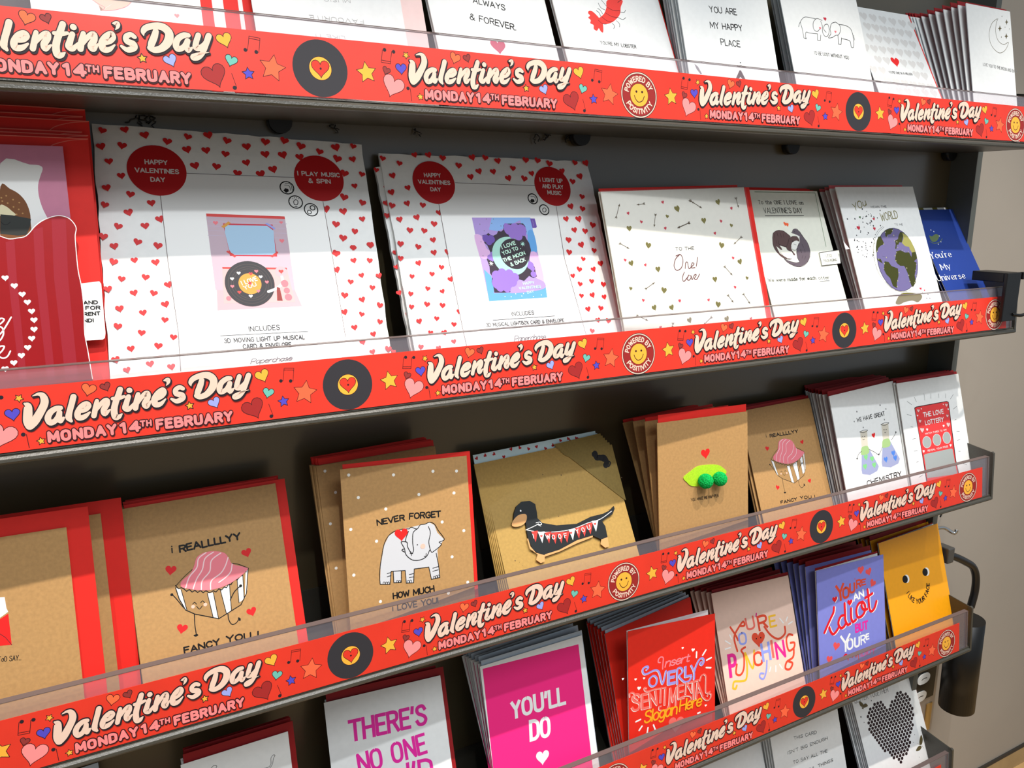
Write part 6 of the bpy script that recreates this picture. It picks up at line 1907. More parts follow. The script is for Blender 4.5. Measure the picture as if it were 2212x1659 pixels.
P;hexdark;0;99,129.2 100,132 103.3,132.7 106.1,130.9 105.3,127.9 102,127.3
P;hexdark;0;102,123.9 103,126.7 106.3,127.3 109.1,125.6 108.3,122.6 105,122
P;hexdark;0;97,119.5 97.9,122.3 101.3,122.9 104,121.2 103.2,118.2 99.9,117.6
P;hexdark;0;100,114.2 100.9,116.9 104.3,117.6 107,115.8 106.2,112.9 102.9,112.2
P;hexdark;0;95,109.8 95.9,112.5 99.2,113.2 102,111.4 101.2,108.5 97.9,107.8
P;hexdark;0;98,104.5 98.9,107.2 102.2,107.8 105,106.1 104.2,103.1 100.9,102.5
P;hexdark;0;93,100.1 93.9,102.9 97.2,103.5 100,101.7 99.2,98.8 95.9,98.2
P;hexdark;0;95.9,94.8 96.9,97.5 100.2,98.1 103,96.4 102.2,93.4 98.9,92.9
P;hexdark;0;90.9,90.5 91.9,93.2 95.2,93.8 97.9,92 97.1,89.1 93.8,88.5
P;hexdark;0;93.9,85.1 94.9,87.9 98.1,88.5 100.9,86.7 100.1,83.8 96.8,83.2
P;hexdark;0;88.9,80.8 89.9,83.6 93.1,84.2 95.9,82.4 95.1,79.5 91.8,78.9
P;hexdark;0;91.9,75.5 92.8,78.3 96.1,78.8 98.9,77.1 98.1,74.1 94.8,73.6
P;hexdark;0;86.9,71.3 87.9,74 91.1,74.5 93.9,72.8 93.1,69.9 89.8,69.3
P;hexdark;0;89.9,66 90.8,68.7 94.1,69.2 96.9,67.5 96.1,64.5 92.8,64
P;hexdark;0;84.9,61.7 85.9,64.4 89.1,65 91.9,63.2 91.1,60.3 87.8,59.7
P;hexdark;0;87.9,56.4 88.8,59.1 92.1,59.7 94.8,57.9 94.1,55 90.8,54.4
P;hexdark;0;82.9,52.2 83.9,54.9 87.1,55.4 89.9,53.7 89.1,50.7 85.8,50.2
P;hexdark;0;114.3,142.6 115.2,145.5 118.6,146.1 121.4,144.4 120.6,141.4 117.2,140.7
P;hexdark;0;109.2,138.2 110.1,141 113.5,141.6 116.3,139.9 115.5,136.9 112.1,136.2
P;hexdark;0;112.2,132.8 113.1,135.6 116.5,136.3 119.3,134.6 118.5,131.5 115.1,130.9
P;hexdark;0;107.1,128.4 108.1,131.2 111.4,131.8 114.2,130.1 113.4,127.1 110,126.4
P;hexdark;0;110.1,123 111.1,125.8 114.4,126.5 117.2,124.7 116.4,121.7 113.1,121.1
P;hexdark;0;105,118.6 106,121.4 109.3,122 112.1,120.3 111.3,117.3 108,116.7
P;hexdark;0;108.1,113.3 109,116 112.4,116.7 115.1,114.9 114.3,111.9 111,111.3
P;hexdark;0;103,108.9 104,111.6 107.3,112.2 110.1,110.5 109.3,107.5 105.9,106.9
P;hexdark;0;106,103.5 107,106.3 110.3,106.9 113.1,105.2 112.3,102.2 108.9,101.6
P;hexdark;0;101,99.1 101.9,101.9 105.2,102.5 108,100.8 107.2,97.8 103.9,97.2
P;hexdark;0;104,93.8 104.9,96.6 108.2,97.2 111,95.4 110.2,92.5 106.9,91.9
P;hexdark;0;98.9,89.5 99.9,92.2 103.2,92.8 106,91.1 105.2,88.1 101.8,87.5
P;hexdark;0;101.9,84.2 102.9,86.9 106.2,87.5 109,85.7 108.2,82.8 104.8,82.2
P;hexdark;0;96.9,79.8 97.8,82.6 101.1,83.2 103.9,81.4 103.1,78.5 99.8,77.9
P;hexdark;0;99.9,74.5 100.8,77.3 104.1,77.8 106.9,76.1 106.1,73.1 102.8,72.6
P;hexdark;0;94.9,70.2 95.8,73 99.1,73.5 101.9,71.8 101.1,68.8 97.8,68.3
P;hexdark;0;97.9,64.9 98.8,67.6 102.1,68.2 104.9,66.4 104.1,63.5 100.8,62.9
P;hexdark;0;92.9,60.6 93.8,63.4 97.1,63.9 99.8,62.1 99.1,59.2 95.8,58.7
P;hexdark;0;95.8,55.3 96.8,58.1 100.1,58.6 102.8,56.8 102,53.9 98.8,53.4
P;hexdark;0;90.9,51.1 91.8,53.8 95.1,54.3 97.8,52.6 97,49.7 93.8,49.1
P;hexdark;0;117.3,137.3 118.3,140.1 121.6,140.8 124.4,139.1 123.6,136 120.3,135.4
P;hexdark;0;120.3,132 121.3,134.8 124.7,135.4 127.5,133.7 126.7,130.7 123.3,130
P;hexdark;0;115.2,127.5 116.2,130.3 119.5,130.9 122.4,129.2 121.5,126.2 118.2,125.6
P;hexdark;0;118.2,122.1 119.2,124.9 122.6,125.6 125.4,123.8 124.6,120.8 121.2,120.2
P;hexdark;0;113.1,117.7 114.1,120.5 117.5,121.1 120.3,119.4 119.4,116.4 116.1,115.8
P;hexdark;0;116.2,112.3 117.1,115.1 120.5,115.8 123.3,114 122.5,111 119.1,110.4
P;hexdark;0;111.1,107.9 112,110.7 115.4,111.3 118.2,109.6 117.4,106.6 114,106
P;hexdark;0;114.1,102.6 115.1,105.4 118.4,106 121.2,104.2 120.4,101.2 117.1,100.6
P;hexdark;0;109,98.2 110,101 113.3,101.6 116.1,99.8 115.3,96.8 112,96.2
P;hexdark;0;112,92.9 113,95.6 116.3,96.2 119.1,94.5 118.3,91.5 115,90.9
P;hexdark;0;107,88.5 107.9,91.3 111.2,91.9 114,90.1 113.2,87.1 109.9,86.5
P;hexdark;0;110,83.2 110.9,85.9 114.3,86.5 117.1,84.7 116.3,81.8 112.9,81.2
P;hexdark;0;104.9,78.8 105.9,81.6 109.2,82.2 112,80.4 111.2,77.4 107.9,76.9
P;hexdark;0;107.9,73.5 108.9,76.2 112.2,76.8 115,75 114.2,72.1 110.9,71.5
P;hexdark;0;102.9,69.2 103.8,71.9 107.1,72.5 109.9,70.7 109.1,67.8 105.8,67.2
P;hexdark;0;105.9,63.9 106.8,66.6 110.1,67.2 112.9,65.4 112.1,62.4 108.8,61.9
P;hexdark;0;100.9,59.6 101.8,62.3 105.1,62.9 107.9,61.1 107.1,58.2 103.8,57.6
P;hexdark;0;125.5,136.5 126.5,139.3 129.8,139.9 132.7,138.2 131.8,135.2 128.5,134.5
P;hexdark;0;128.5,131.1 129.5,133.9 132.9,134.6 135.7,132.8 134.9,129.8 131.5,129.2
P;hexdark;0;123.4,126.6 124.4,129.4 127.7,130.1 130.6,128.3 129.7,125.3 126.4,124.7
P;hexdark;0;126.4,121.2 127.4,124.1 130.8,124.7 133.6,123 132.8,119.9 129.4,119.3
P;hexdark;0;121.3,116.8 122.3,119.6 125.6,120.2 128.5,118.5 127.6,115.5 124.3,114.8
P;hexdark;0;124.3,111.4 125.3,114.2 128.7,114.9 131.5,113.1 130.7,110.1 127.3,109.5
P;hexdark;0;119.2,107 120.2,109.8 123.5,110.4 126.4,108.7 125.5,105.7 122.2,105
P;hexdark;0;122.2,101.6 123.2,104.4 126.6,105 129.4,103.3 128.6,100.3 125.2,99.7
P;hexdark;0;117.1,97.2 118.1,100 121.4,100.6 124.3,98.9 123.4,95.9 120.1,95.3
P;hexdark;0;120.2,91.9 121.1,94.7 124.5,95.3 127.3,93.5 126.5,90.5 123.1,89.9
P;hexdark;0;115.1,87.5 116,90.3 119.4,90.9 122.2,89.1 121.4,86.1 118,85.6
P;hexdark;0;118.1,82.2 119,84.9 122.4,85.5 125.2,83.7 124.4,80.8 121,80.2
P;hexdark;0;113,77.8 114,80.6 117.3,81.2 120.1,79.4 119.3,76.4 115.9,75.8
P;hexdark;0;131.6,125.7 132.6,128.5 136,129.2 138.8,127.4 138,124.4 134.6,123.8
P;hexdark;0;129.5,115.9 130.5,118.7 133.8,119.3 136.7,117.6 135.9,114.6 132.5,113.9
P;hexdark;0;132.5,110.5 133.5,113.3 136.9,113.9 139.8,112.2 138.9,109.2 135.5,108.5
P;hexdark;0;127.4,106.1 128.4,108.9 131.7,109.5 134.6,107.7 133.7,104.7 130.4,104.1
P;hexdark;0;130.4,100.7 131.4,103.5 134.8,104.1 137.6,102.3 136.8,99.3 133.4,98.7
P;hexdark;0;125.3,96.3 126.3,99.1 129.6,99.7 132.5,97.9 131.6,94.9 128.3,94.3
P;hexdark;0;123.2,86.5 124.2,89.3 127.5,89.9 130.3,88.1 129.5,85.1 126.2,84.6
""".strip().split('\n#'):
    a, _, b = blk.lstrip('#').partition('\n'); ART[a] = b.split('\n')
# ------------------------------------------------------------- the setting
XE, D, XL = .9867, .1217, -.62
ZS = [0, -.2523, -.5051, -.7563, -1.0084]; OFF = [.0002, .0104, .0013, -.0014, .004]
boxes('wall_back', [(XE+.012, 3.0, .125, .16, -1.245, 1.2), (XL-1.5, XE+.012, .129, .16, -1.245, 1.2)], WALL)['kind'] = 'structure'
boxes('floor', [(XL-2.5, 3.5, -5.0, .16, -1.29, -1.255)], mat('tan_wood_floor', (205, 165, 108), .45, noise=(14, .15)))['kind'] = 'structure'
boxes('baseboard_back', [(XE+.012, 3.0, .122, .125, -1.255, -1.215)], mat('tan_skirting', (176, 148, 104), .5, noise=(20, .1)))['kind'] = 'structure'
boxes('gap_shadow_strip_1', [(XE+.012, 3.0, .1215, .125, -1.215, -1.208)], mat('dark_gap_shadow', (52, 46, 38), .7))['kind'] = 'structure'  # dark strip standing in for the shadow in the gap
# ------------------------------------------------------------- the display unit
unit = empty('display_unit', Matrix.Translation((.2, D, -1.22)))
tagset(unit, 'charcoal metal wall display unit, back panel and side upright behind the five card shelves', 'display unit')
def rel(o, p): o.parent = p; o.matrix_parent_inverse = p.matrix_world.inverted(); return o
rel(boxes('back_panel', [(XL, XE, D, D+.006, -1.22, .5)], PANEL), unit)
rel(boxes('side_upright', [(XE, XE+.012, .0815, D+.007, -1.22, .5)], mat('grey_green_upright', (84, 86, 80), .5), None), unit)
for px in (-.33, -.006, .3184, .642, .971):
    o = tube('shelf_stud', [(px, D-.001, -.031), (px, D-.012, -.031)], .0105, BLACK, None, 16, 0); rel(o, unit)
SH = ['topmost shelf, with white cards', 'second shelf from the top, with the heart-patterned wallets', 'third shelf, with the brown kraft cards', 'fourth shelf, with the bright lettered cards', 'lowest visible shelf, cut off at the bottom']
PROF = [(.0040, -.0222), (.0012, -.0226), (-.0022, -.0230), (-.0024, -.0240), (-.0016, -.0246), (-.0030, -.0252), (-.0046, -.0268), (-.0050, -.0290), (-.0042, -.0306), (-.0020, -.0312), (.004, -.0304), (.004, -.0299)]
for i, z in enumerate(ZS):
    sh = empty('display_shelf', Matrix.Translation((XL, 0, z)))
    tagset(sh, 'dark grey metal '+SH[i], 'shelf', 'card display shelves')
    x1 = XE-XL
    boxes('tray', [(0, x1, .004, D-.0005, -.0299, -.0262), (0, x1, D-.0022, D-.0006, -.0262, .012)], METAL, sh)
    prism('front_rail', PROF, 0, x1, METAL, sh)
    prism('end_plate', [(.0012, -.030), (.0072, .0415), (.03, .044), (D-.03, .052), (D-.002, .052), (D-.002, -.030)], x1, x1+.0016, METAL, sh)
    prism('end_lip', [(-.0044, -.030), (.0012, .0405), (.0040, .0425), (.0075, .0405), (.0018, -.030)], x1-.001, x1+.0030, METAL, sh)
    t = math.tan(R(6.8))
    g = prism('clear_guard', [(-.0014, -.0228), (.0000, -.0228), (.0060, .0348), (.0046, .0348)], .002, x1-.004, ACR, sh)
    e = prism('guard_edge', [(.0044, .03482), (.0112, .03482), (.0112, .0354), (.0044, .0354)], .002, x1-.004, EDGE, sh)
    prism('guard_side', [(-.0020, -.0228), (.0040, .0350), (.0060, .0350), (.0000, -.0228)], x1-.0085, x1-.0072, EDGE, sh)
# banners
RED = mat('red_banner_card', PAL['bannerred'], .42, 0, .45, noise=(40, .03))
MOTIFS = []; note = []
for op in ART['banner']:
    if op[0] in 'HR':
        if note: MOTIFS.append(('printed_music_note', note)); note = []
        MOTIFS.append(('printed_heart' if op[0] == 'H' else 'printed_star', [op]))
    else: note.append(op)
if note: MOTIFS.append(('printed_music_note', note))
ph = R(6.8077); PP = .31; shared = {}
BL = ['topmost red banner strip, under the white cards', 'red banner strip under the two heart-patterned wallets', 'red banner strip under the brown kraft cards', 'red banner strip under the pink, red and lilac lettered cards', 'lowest red banner strip, cut off at the bottom right corner']
BX = [.9665, .9665, .9645, .9593, .962]
for i, z in enumerate(ZS):
    b = empty('banner_strip', Matrix.Translation((OFF[i], -.0002, z)) @ Matrix.Rotation(-ph, 4, 'X'))
    tagset(b, BL[i], 'banner', 'red shelf banners')
    boxes('strip', [(XL+.01, BX[i]-OFF[i], 0, .0004, -.0225, .0226)], RED, b)
    lo = -2
    for k in range(lo, 4):
        def rep(key, nm, ol=None, k=k):
            if key not in shared:
                o = draw(nm, ART[key], b, outline=ol); shared[key] = o; o.location = (k*PP, 0, 0)
            else:
                o = shared[key].copy(); COL.objects.link(o); o.parent = b; o.location = (k*PP, 0, 0)
            return o
        if k % 2 == 0: rep('banner_record', 'record_print')
        else: rep('banner_badge', 'smiley_badge_print')
        if k < 3:
            for q, (nm, ops) in enumerate(MOTIFS):
                if ('m', q) not in shared: o = draw(nm, ops, b); shared[('m', q)] = o
                else: o = shared[('m', q)].copy(); COL.objects.link(o); o.parent = b
                o.location = (k*PP, 0, 0)
            rep('banner_title', 'title_lettering'); rep('banner_date', 'date_lettering', (.0014, 'ink'))
# ------------------------------------------------------------- greeting cards
POSE = {'a1': (0, -0.18962, 0.022683, 0.24303, 0.025195, 0.0065791, 0.11342, 0.15122),
'a2': (0, -0.035957, 0.02268, 0.29658, 0.055194, 0.011948, 0.13057, 0.15122),
'a3': (0, 0.12018, 0.01512, 0.41554, 0.04739, 0.0074828, 0.12715, 0.18146),
'a4': (0, 0.25602, 0.015113, 0.42491, 0.058376, 0.0090518, 0.14353, 0.18146),
'a5': (0, 0.39721, 0.015119, 0.30157, -0.0011317, -0.00022384, 0.13042, 0.18146),
'a6': (0, 0.55613, 0.015117, 0.32963, 0.016772, 0.0033168, 0.13572, 0.18146),
'a7': (0, 0.70136, 0.0077265, 0.51757, -0.032613, -0.0099396, 0.11567, 0.19076),
'a8': (0, 0.87482, 0.015122, 0.20936, -6.3424e-06, -1.9073e-06, 0.098308, 0.18146),
'a8z': (0, 0.84693, 0.014455, 0.49666, 0.06729, 0.017893, 0.1205, 0.19978),
'a5z': (0, 0.40403, 0.041585, 0.30527, 0.018804, 0.0039584, 0.12853, 0.18146),
'a6z': (0, 0.56652, 0.037805, 0.32874, 0.01935, 0.0037991, 0.12853, 0.18146),
'b1z': (1, -0.32048, 0.0529, 0.18637, -0.054944, -0.018537, 0.1512, 0.25232),
'b6z': (1, 0.7102, 0.02558, 0.45133, 0.0046325, 0.015652, 0.15116, 0.20984),
'c1z': (2, -0.301, 0.03403, 0.21136, -0.017483, -0.0052172, 0.11342, 0.18515),
'c4z': (2, 0.18023, 0.037793, 0.34717, 0.056428, 0.010526, 0.16631, 0.17032),
'c6z': (2, 0.55878, 0.037795, 0.31345, 0.020576, 0.0042249, 0.12853, 0.17184),
'd0': (3, -0.3064, 0.035812, 0.28094, 0.042426, 0.0044111, 0.098599, 0.18764),
'd5z': (3, 0.51642, 0.032533, 0.4536, 0.049245, 0.018169, 0.12816, 0.18011),
'd6z': (3, 0.67338, 0.028501, 0.47078, 0.029044, 0.018197, 0.12824, 0.18878),
'd7z': (3, 0.85219, 0.027732, 0.47883, 0.025798, 0.012847, 0.14349, 0.18726),
'e2z': (4, 0.64185, 0.041585, 0.3093, 0.021137, 0.0043949, 0.14364, 0.18146),
'e3z': (4, 0.83922, 0.037117, 0.42655, 0.03982, 0.0095068, 0.14356, 0.18064),
'b1': (1, -0.32006, 0.02267, 0.21645, -0.049589, -0.014433, 0.1512, 0.22953),
'b1f': (1, -0.30425, 0.015113, 0.21138, -0.021637, -0.0064379, 0.12098, 0.22219),
'b2': (1, -0.16951, 0.0045357, 0.44085, 0.0010757, -0.048397, 0.22609, 0.25336),
'b3': (1, 0.085188, 0.013892, 0.40824, 0.014245, -0.0085574, 0.24136, 0.24035),
'b3z': (1, 0.087276, 0.038777, 0.31385, 0.059597, 0.027783, 0.15461, 0.22587),
'b4': (1, 0.31959, 0.0090211, 0.27176, 0.078585, 0.031943, 0.22182, 0.19435),
'b5': (1, 0.55262, 0.019358, 0.42495, 0.0078606, -0.0059387, 0.13375, 0.20937),
'b6': (1, 0.70396, 0.011325, 0.37922, -0.00067473, 0.013843, 0.15825, 0.21112),
'b7': (1, 0.88909, 0.0079777, 0.53265, 0.044151, 0.012548, 0.10454, 0.19221),
'c1': (2, -0.31846, 0.01512, 0.21961, -0.025762, -0.0074027, 0.10586, 0.17848),
'c2': (2, -0.16832, 0.022681, 0.3345, 0.013007, 0.0023323, 0.13184, 0.1809),
'c3': (2, 0.0079178, 0.015129, 0.1924, -0.089622, -0.020839, 0.12559, 0.187),
'c3z': (2, 0.0017028, 0.045371, 0.25509, 0.053974, 0.011891, 0.13521, 0.188),
'c4': (2, 0.18416, 0.015085, 0.52789, -0.0083153, -0.0057161, 0.1709, 0.16329),
'c5': (2, 0.37425, 0.015125, 0.11369, -0.047157, -0.010346, 0.13218, 0.18567),
'c5z': (2, 0.39176, 0.029274, 0.45239, 0.077805, 0.016092, 0.094186, 0.18544),
'c6': (2, 0.56306, 0.030234, 0.36228, 0.038505, 0.0069249, 0.13559, 0.17505),
'c7': (2, 0.70467, 0.015112, 0.29458, 0.091873, 0.014639, 0.15518, 0.18117),
'c7z': (2, 0.70789, 0.04223, 0.39275, 0.024026, 0.010311, 0.090623, 0.19147),
'c8': (2, 0.8465, 0.022677, 0.28514, -0.0057032, -0.00057231, 0.14408, 0.18074),
'd1': (3, -0.14422, 0.022679, 0.2173, 0.0060295, 0.0017527, 0.098308, 0.17843),
'd2': (3, -0.0092264, 0.022695, 0.38005, -0.098001, -0.0010175, 0.12673, 0.18659),
'd3': (3, 0.1656, 0.015132, 0.2656, 0.002386, 0.0027655, 0.13529, 0.18624),
'd3z': (3, 0.17628, 0.02934, 0.41459, 0.088479, 0.036146, 0.1334, 0.19075),
'd4': (3, 0.34043, 0.015139, 0.10631, -0.12993, -0.010204, 0.12213, 0.1874),
'd4y': (3, 0.34411, 0.022665, 0.26277, 0.12727, 0.013284, 0.15261, 0.17596),
'd4z': (3, 0.34173, 0.04391, 0.37716, 0.058663, 0.011208, 0.09826, 0.18426),
'd5': (3, 0.51385, 0.022682, 0.33422, -0.076041, -0.0029463, 0.13283, 0.18081),
'd6': (3, 0.6723, 0.01513, 0.16054, -0.061739, -0.0058961, 0.13046, 0.18462),
'd7': (3, 0.84209, 0.01513, 0.2983, 0.025472, 0.0059916, 0.14855, 0.18719),
'e1': (4, 0.43238, 0.022654, 0.34511, 0.039583, 0.0075876, 0.20862, 0.18146),
'e2': (4, 0.64444, 0.022677, 0.29394, 0.010619, 0.0023619, 0.14539, 0.18146),
'e3': (4, 0.84337, 0.022674, 0.39475, 0.039939, 0.0066727, 0.1582, 0.18146)}
FLZ = -.0257
def pose_m(name, p=None):
    s, xb, yb, al, de, ga, wd, h = p or POSE[name]
    eu = Vector((math.cos(de), math.sin(de), 0)); b = Vector((-math.sin(de), math.cos(de), 0)); ev = math.cos(al)*Vector((0, 0, 1))+math.sin(al)*b
    u = math.cos(ga)*eu+math.sin(ga)*ev; v = -math.sin(ga)*eu+math.cos(ga)*ev; n = v.cross(u)
    m = Matrix((u, n, v)).transposed().to_4x4(); m.translation = Vector((xb, yb, ZS[int(s)]+FLZ+max(0, -wd*math.sin(ga)))); return m, wd, h
def leaf(nm, x0, x1, y0, y1, t, h, m, parent, z0=0):   # thin sheet whose right edge may stand further back
    V = [(x0, y0, z0), (x1, y1, z0), (x1, y1+t, z0), (x0, y0+t, z0), (x0, y0, h), (x1, y1, h), (x1, y1+t, h), (x0, y0+t, h)]
    me = bpy.data.meshes.new(nm); me.from_pydata(V, [], [(0, 1, 5, 4), (1, 2, 6, 5), (2, 3, 7, 6), (3, 0, 4, 7), (4, 5, 6, 7), (3, 2, 1, 0)]); me.materials.append(m)
    return link(nm, me, parent)
def make_card(name, p, cover, inner, env, du, dv, opn, label, art=True, group=None, fan=0, env_in=0):
    m, wd, h = pose_m(name, p)
    c = empty('greeting_card', m); tagset(c, label, 'greeting card', group)
    leaf('front_leaf', 0, wd, 0, 0, .00045, h, paper(cover), c)
    b = leaf('back_leaf', 0, wd-.0006, .0006, opn, .00045, h-.0004, paper(inner or cover), c)
    if fan:                                            # top of the back leaf leans away from the front leaf
        for v in b.data.vertices:
            if v.co.z > .01: v.co.y += fan*(v.co.x/wd*.8+.2)
    if env: leaf('envelope', .003-env_in, wd+du, .0022+fan*.35, opn+.0012+fan*1.02, .0007, h+dv, paper(env), c)
    if art and name in ART: draw('artwork', ART[name], c)
    return c
def stack(name, zname, n, cover, inner, env, du, dv, opn, label, blabel=None, art=True, fan=0, bdu=None, bdv=None, zart=None, t0=None, ralign=0):
    front = make_card(name, None, cover, inner, env, du, dv, opn, label, art, fan=fan)
    if n:
        A = list(POSE[name]); Z = list(POSE[zname]) if zname in POSE else [A[0], A[1]+.001, A[2]+.0045*n, A[3], A[4], A[5], A[6], A[7]]
        rnd = random.Random(name)
        for k in range(1, n+1):
            t = k/n if t0 is None else (t0+(1-t0)*(k-1)/max(1, n-1))
            P = [a+(b-a)*t for a, b in zip(A, Z)]; P[1] += (P[6]-A[6])*ralign; P[6] = A[6]; P[7] = A[7]
            dyaw = max(0, A[6]*(math.sin(A[4])-math.sin(P[4])))
            P[2] = max(P[2], A[2]+max(opn, .0012)+fan+.0016+(k-1)*.0030+dyaw)
            P[1] += rnd.uniform(-.0012, .0012)
            ftop = A[2]+A[7]*math.sin(A[3])
            top = max(P[2]+P[7]*math.sin(P[3]), ftop+max(opn, .0012)+fan+.0016+(k-1)*.0028+dyaw)
            top = min(top, .1180-(n-k)*.0026-max(0, P[6]*math.sin(P[4])))
            P[3] = math.asin(max(0, min(.6, (top-P[2])/P[7])))
            wt_, _, tg_ = blabel.partition(' behind ')
            for x_ in (' edge in the stack', ' in the long stack', ' in the stack', ' leaning directly', ' tucked', ' stacked'): wt_ = wt_.replace(x_, '')
            bl = '%s directly behind %s' % (wt_, tg_) if k == 1 else ('rearmost %s stacked behind %s' if k == n else '%s in mid-stack behind %s') % (wt_, tg_)
            c = make_card(zart or name+'_none', P, cover, inner, env, (du if bdu is None else bdu)+rnd.uniform(-.0005, .0005), (dv if bdv is None else bdv)+rnd.uniform(-.0005, .0012), .0014, bl, art=bool(zart), group='stack behind '+tg_)
    return front
POCKET = '68.5,149.7 74.8,154.7 80.4,152.4 85.3,152.9 91.4,154.5 98.1,161.9 104.6,166.5 113.0,169.1 120.0,167.1 124.0,160.6 122.8,153.5 122.4,140.5 122.4,127.6 123.4,115.7 123.4,99.1 122.2,81.4 123.0,68.3 124.1,46.7 123.9,33.6'
TAGQ = '121.6,118.7 135.6,120.0 136.8,118.1 136.1,80.5 135.3,76.9 133.8,75.8 121.4,75.8'
TAG5 = '104.5,124.3 144.2,127.4 140.5,108.3 102.9,105.9'
stack('a1', None, 0, 'white', None, 'envred', .009, -.004, .001, 'white card printed with pale peach legs, far left on the topmost shelf')
for j, dxx in enumerate((.018, .034)):
    P = list(POSE['a1']); P[1] += dxx; P[2] += .006*(j+1); make_card('a1b', P, 'white', None, 'envred', .012, -.004, .001, ('white card with a red envelope, directly behind the peach legs card', 'rearmost white card in a red envelope behind the peach legs card')[j])
stack('a2', None, 0, 'white', None, 'washedred', .022, -.004, .001, 'white card standing upside down, faint grey FAVOURITE lettering, on the topmost shelf')  # red envelope coloured pale pink, its overexposure put into the colour
stack('a3', None, 1, 'white', None, 'white', .004, 0, .001, 'white card lettered ALWAYS & FOREVER with a rose foil heart', 'white card tucked behind the ALWAYS & FOREVER card')
stack('a4', None, 1, 'white', None, 'envred', .004, -.003, .001, 'white card with a drawn red lobster in front of a red envelope', 'white card tucked behind the lobster card')
stack('a5', 'a5z', 5, 'white', 'greywhite', 'greywhite', .001, 0, .001, 'white card lettered YOU ARE MY HAPPY PLACE', 'white card edge in the stack behind the HAPPY PLACE card', bdu=-.004)
stack('a6', 'a6z', 3, 'white', 'greywhite', 'greywhite', .001, 0, .001, 'white card with two outlined elephants holding trunks', 'white card edge in the stack behind the two elephants card')
stack('a7', None, 1, 'white', None, 'envred', .006, .001, .001, 'white card covered in pale grey hearts around one red heart', 'white card tucked behind the grey hearts card')
stack('a8', 'a8z', 10, 'white', 'greywhite', 'envdark', -.004, .003, .001, 'white card with a thin gold moon and stars, top right corner', 'white card with a dark red envelope in the long stack behind the moon card', bdv=.007)
# popcorn pack
m, wd, h = pose_m('b1')
A, Z = POSE['b1'], POSE['b1z']
m, wd, h = pose_m('b1f')
c = empty('popcorn_card', m); tagset(c, 'glossy red popcorn card with a wavy top and a white heart trail, far left', 'greeting card')
leaf('pink_backing', 0, wd, .002, .002, .0006, h, paper('poppink'), c); o = draw('artwork', ART['b1f'], c); o.location.y = .0019
pk = [tuple(float(v)*.001 for v in p.split(',')) for p in POCKET.split(' ')]
pocket = poly_slab('pocket', [(0, .0)]+smooth(pk, 5)+[(pk[-1][0], 0)], -.004, -.003, paper('popred'), c)
o = draw('pocket_print', ART['b1p'], c); o.location.y = -.004
tg = [tuple(float(v)*.001 for v in p.split(',')) for p in TAGQ.split(' ')]
o = poly_slab('paper_tag', tg, -.0012, -.0004, paper('white'), c); o['label'] = 'white tag with black lettering'
o = draw('tag_lettering', ART['b1tag'], c); o.location.y = -.0012
rnd = random.Random(4)
for k in range(6):
    t = k/5; P = [a+(b-a)*t for a, b in zip(A, Z)]; P[2] = max(P[2], A[2]+.004*k)
    P[1] += (0, .0004, -.0035, .002, -.002, 0)[k]*1
    m, wd, h = pose_m('', P); h -= (0, .002, .004, 0, .001, 0)[k]
    e = empty('red_envelope', m); tagset(e, ('front red envelope right behind the popcorn card, with a curved flap', 'red envelope in the middle of the fan behind the popcorn card', 'rearmost red envelope of the fan behind the popcorn card')[0 if k == 0 else 2 if k == 5 else 1], 'envelope', 'red envelopes behind the popcorn card' if k else None)
    leaf('sheet', 0, wd, .003, .003, .0009, h, paper('envred'), e)
    F = smooth([(wd-.03, h-.012), (wd-.024, h-.006), (wd-.012, h-.002), (wd-.001, h-.0008)], 6)
    s = Ink(); s.begin(); s.ribbon(F, .0006, 'rpred'); s.end()
    s.begin(); s.ribbon([(0, h-.0004), (wd, h-.0004)], .0008, 'rpred', False); s.end()
    me = bpy.data.meshes.new('flap_edge'); me.from_pydata([(a, b+.003, c_) for a, b, c_ in s.V], [], s.F); me.materials.append(INK)
    at = me.color_attributes.new('Ink', 'FLOAT_COLOR', 'CORNER'); at.data.foreach_set('color', list(lin(PAL['pcor'])+(1,))*3*len(s.F)); me.flip_normals() if me.polygons[0].normal.y > 0 else None
    link('flap_edge', me, e)
# wallets
def wallet(name, label, artname=None, P=None, thick=.006, seed=1):
    m, wd, h = pose_m(name, P); c = empty('gift_wallet', m); tagset(c, label, 'card wallet')
    bm = bmesh.new(); nx, nz = 24, 24; g = [[None]*(nz+1) for _ in range(nx+1)]; rn = random.Random(seed)
    for i in range(nx+1):
        for j in range(nz+1):
            x, z = wd*i/nx, h*j/nz; ed = min(i, nx-i)/nx; y = 0.0012*math.exp(-ed*22) + .0012*max(0, (j/nz-.93)/.07)
            g[i][j] = bm.verts.new((x+(rn.uniform(-.0006, .0006) if i in (0, nx) else 0), y, z+(rn.uniform(-.0008, .0006) if j == nz else 0)))
    for i in range(nx):
        for j in range(nz): bm.faces.new((g[i][j], g[i+1][j], g[i+1][j+1], g[i][j+1]))
    r = bmesh.ops.extrude_face_region(bm, geom=bm.faces[:])
    for v in r['geom']:
        if isinstance(v, bmesh.types.BMVert): v.co.y = thick-(.5*v.co.y)
    bmesh.ops.recalc_face_normals(bm, faces=bm.faces[:]); me = bpy.data.meshes.new('paper_body'); bm.to_mesh(me); bm.free(); me.materials.append(paper('white'))
    for p in me.polygons: p.use_smooth = False
    link('paper_body', me, c)
    if artname: o = draw('artwork', ART[artname], c); o.location.y = -.0001
    return c
wallet('b2', 'big white wallet of red hearts picturing a pink record player', 'b2')
wallet('b3', 'big white wallet of red hearts picturing a purple moon card', 'b3', seed=2)
P = list(POSE['b3z']); P[6] = POSE['b3'][6]; P[2] = POSE['b3'][2]+.010; P[3] = POSE['b3'][3]-.035; P[4] = POSE['b3'][4]
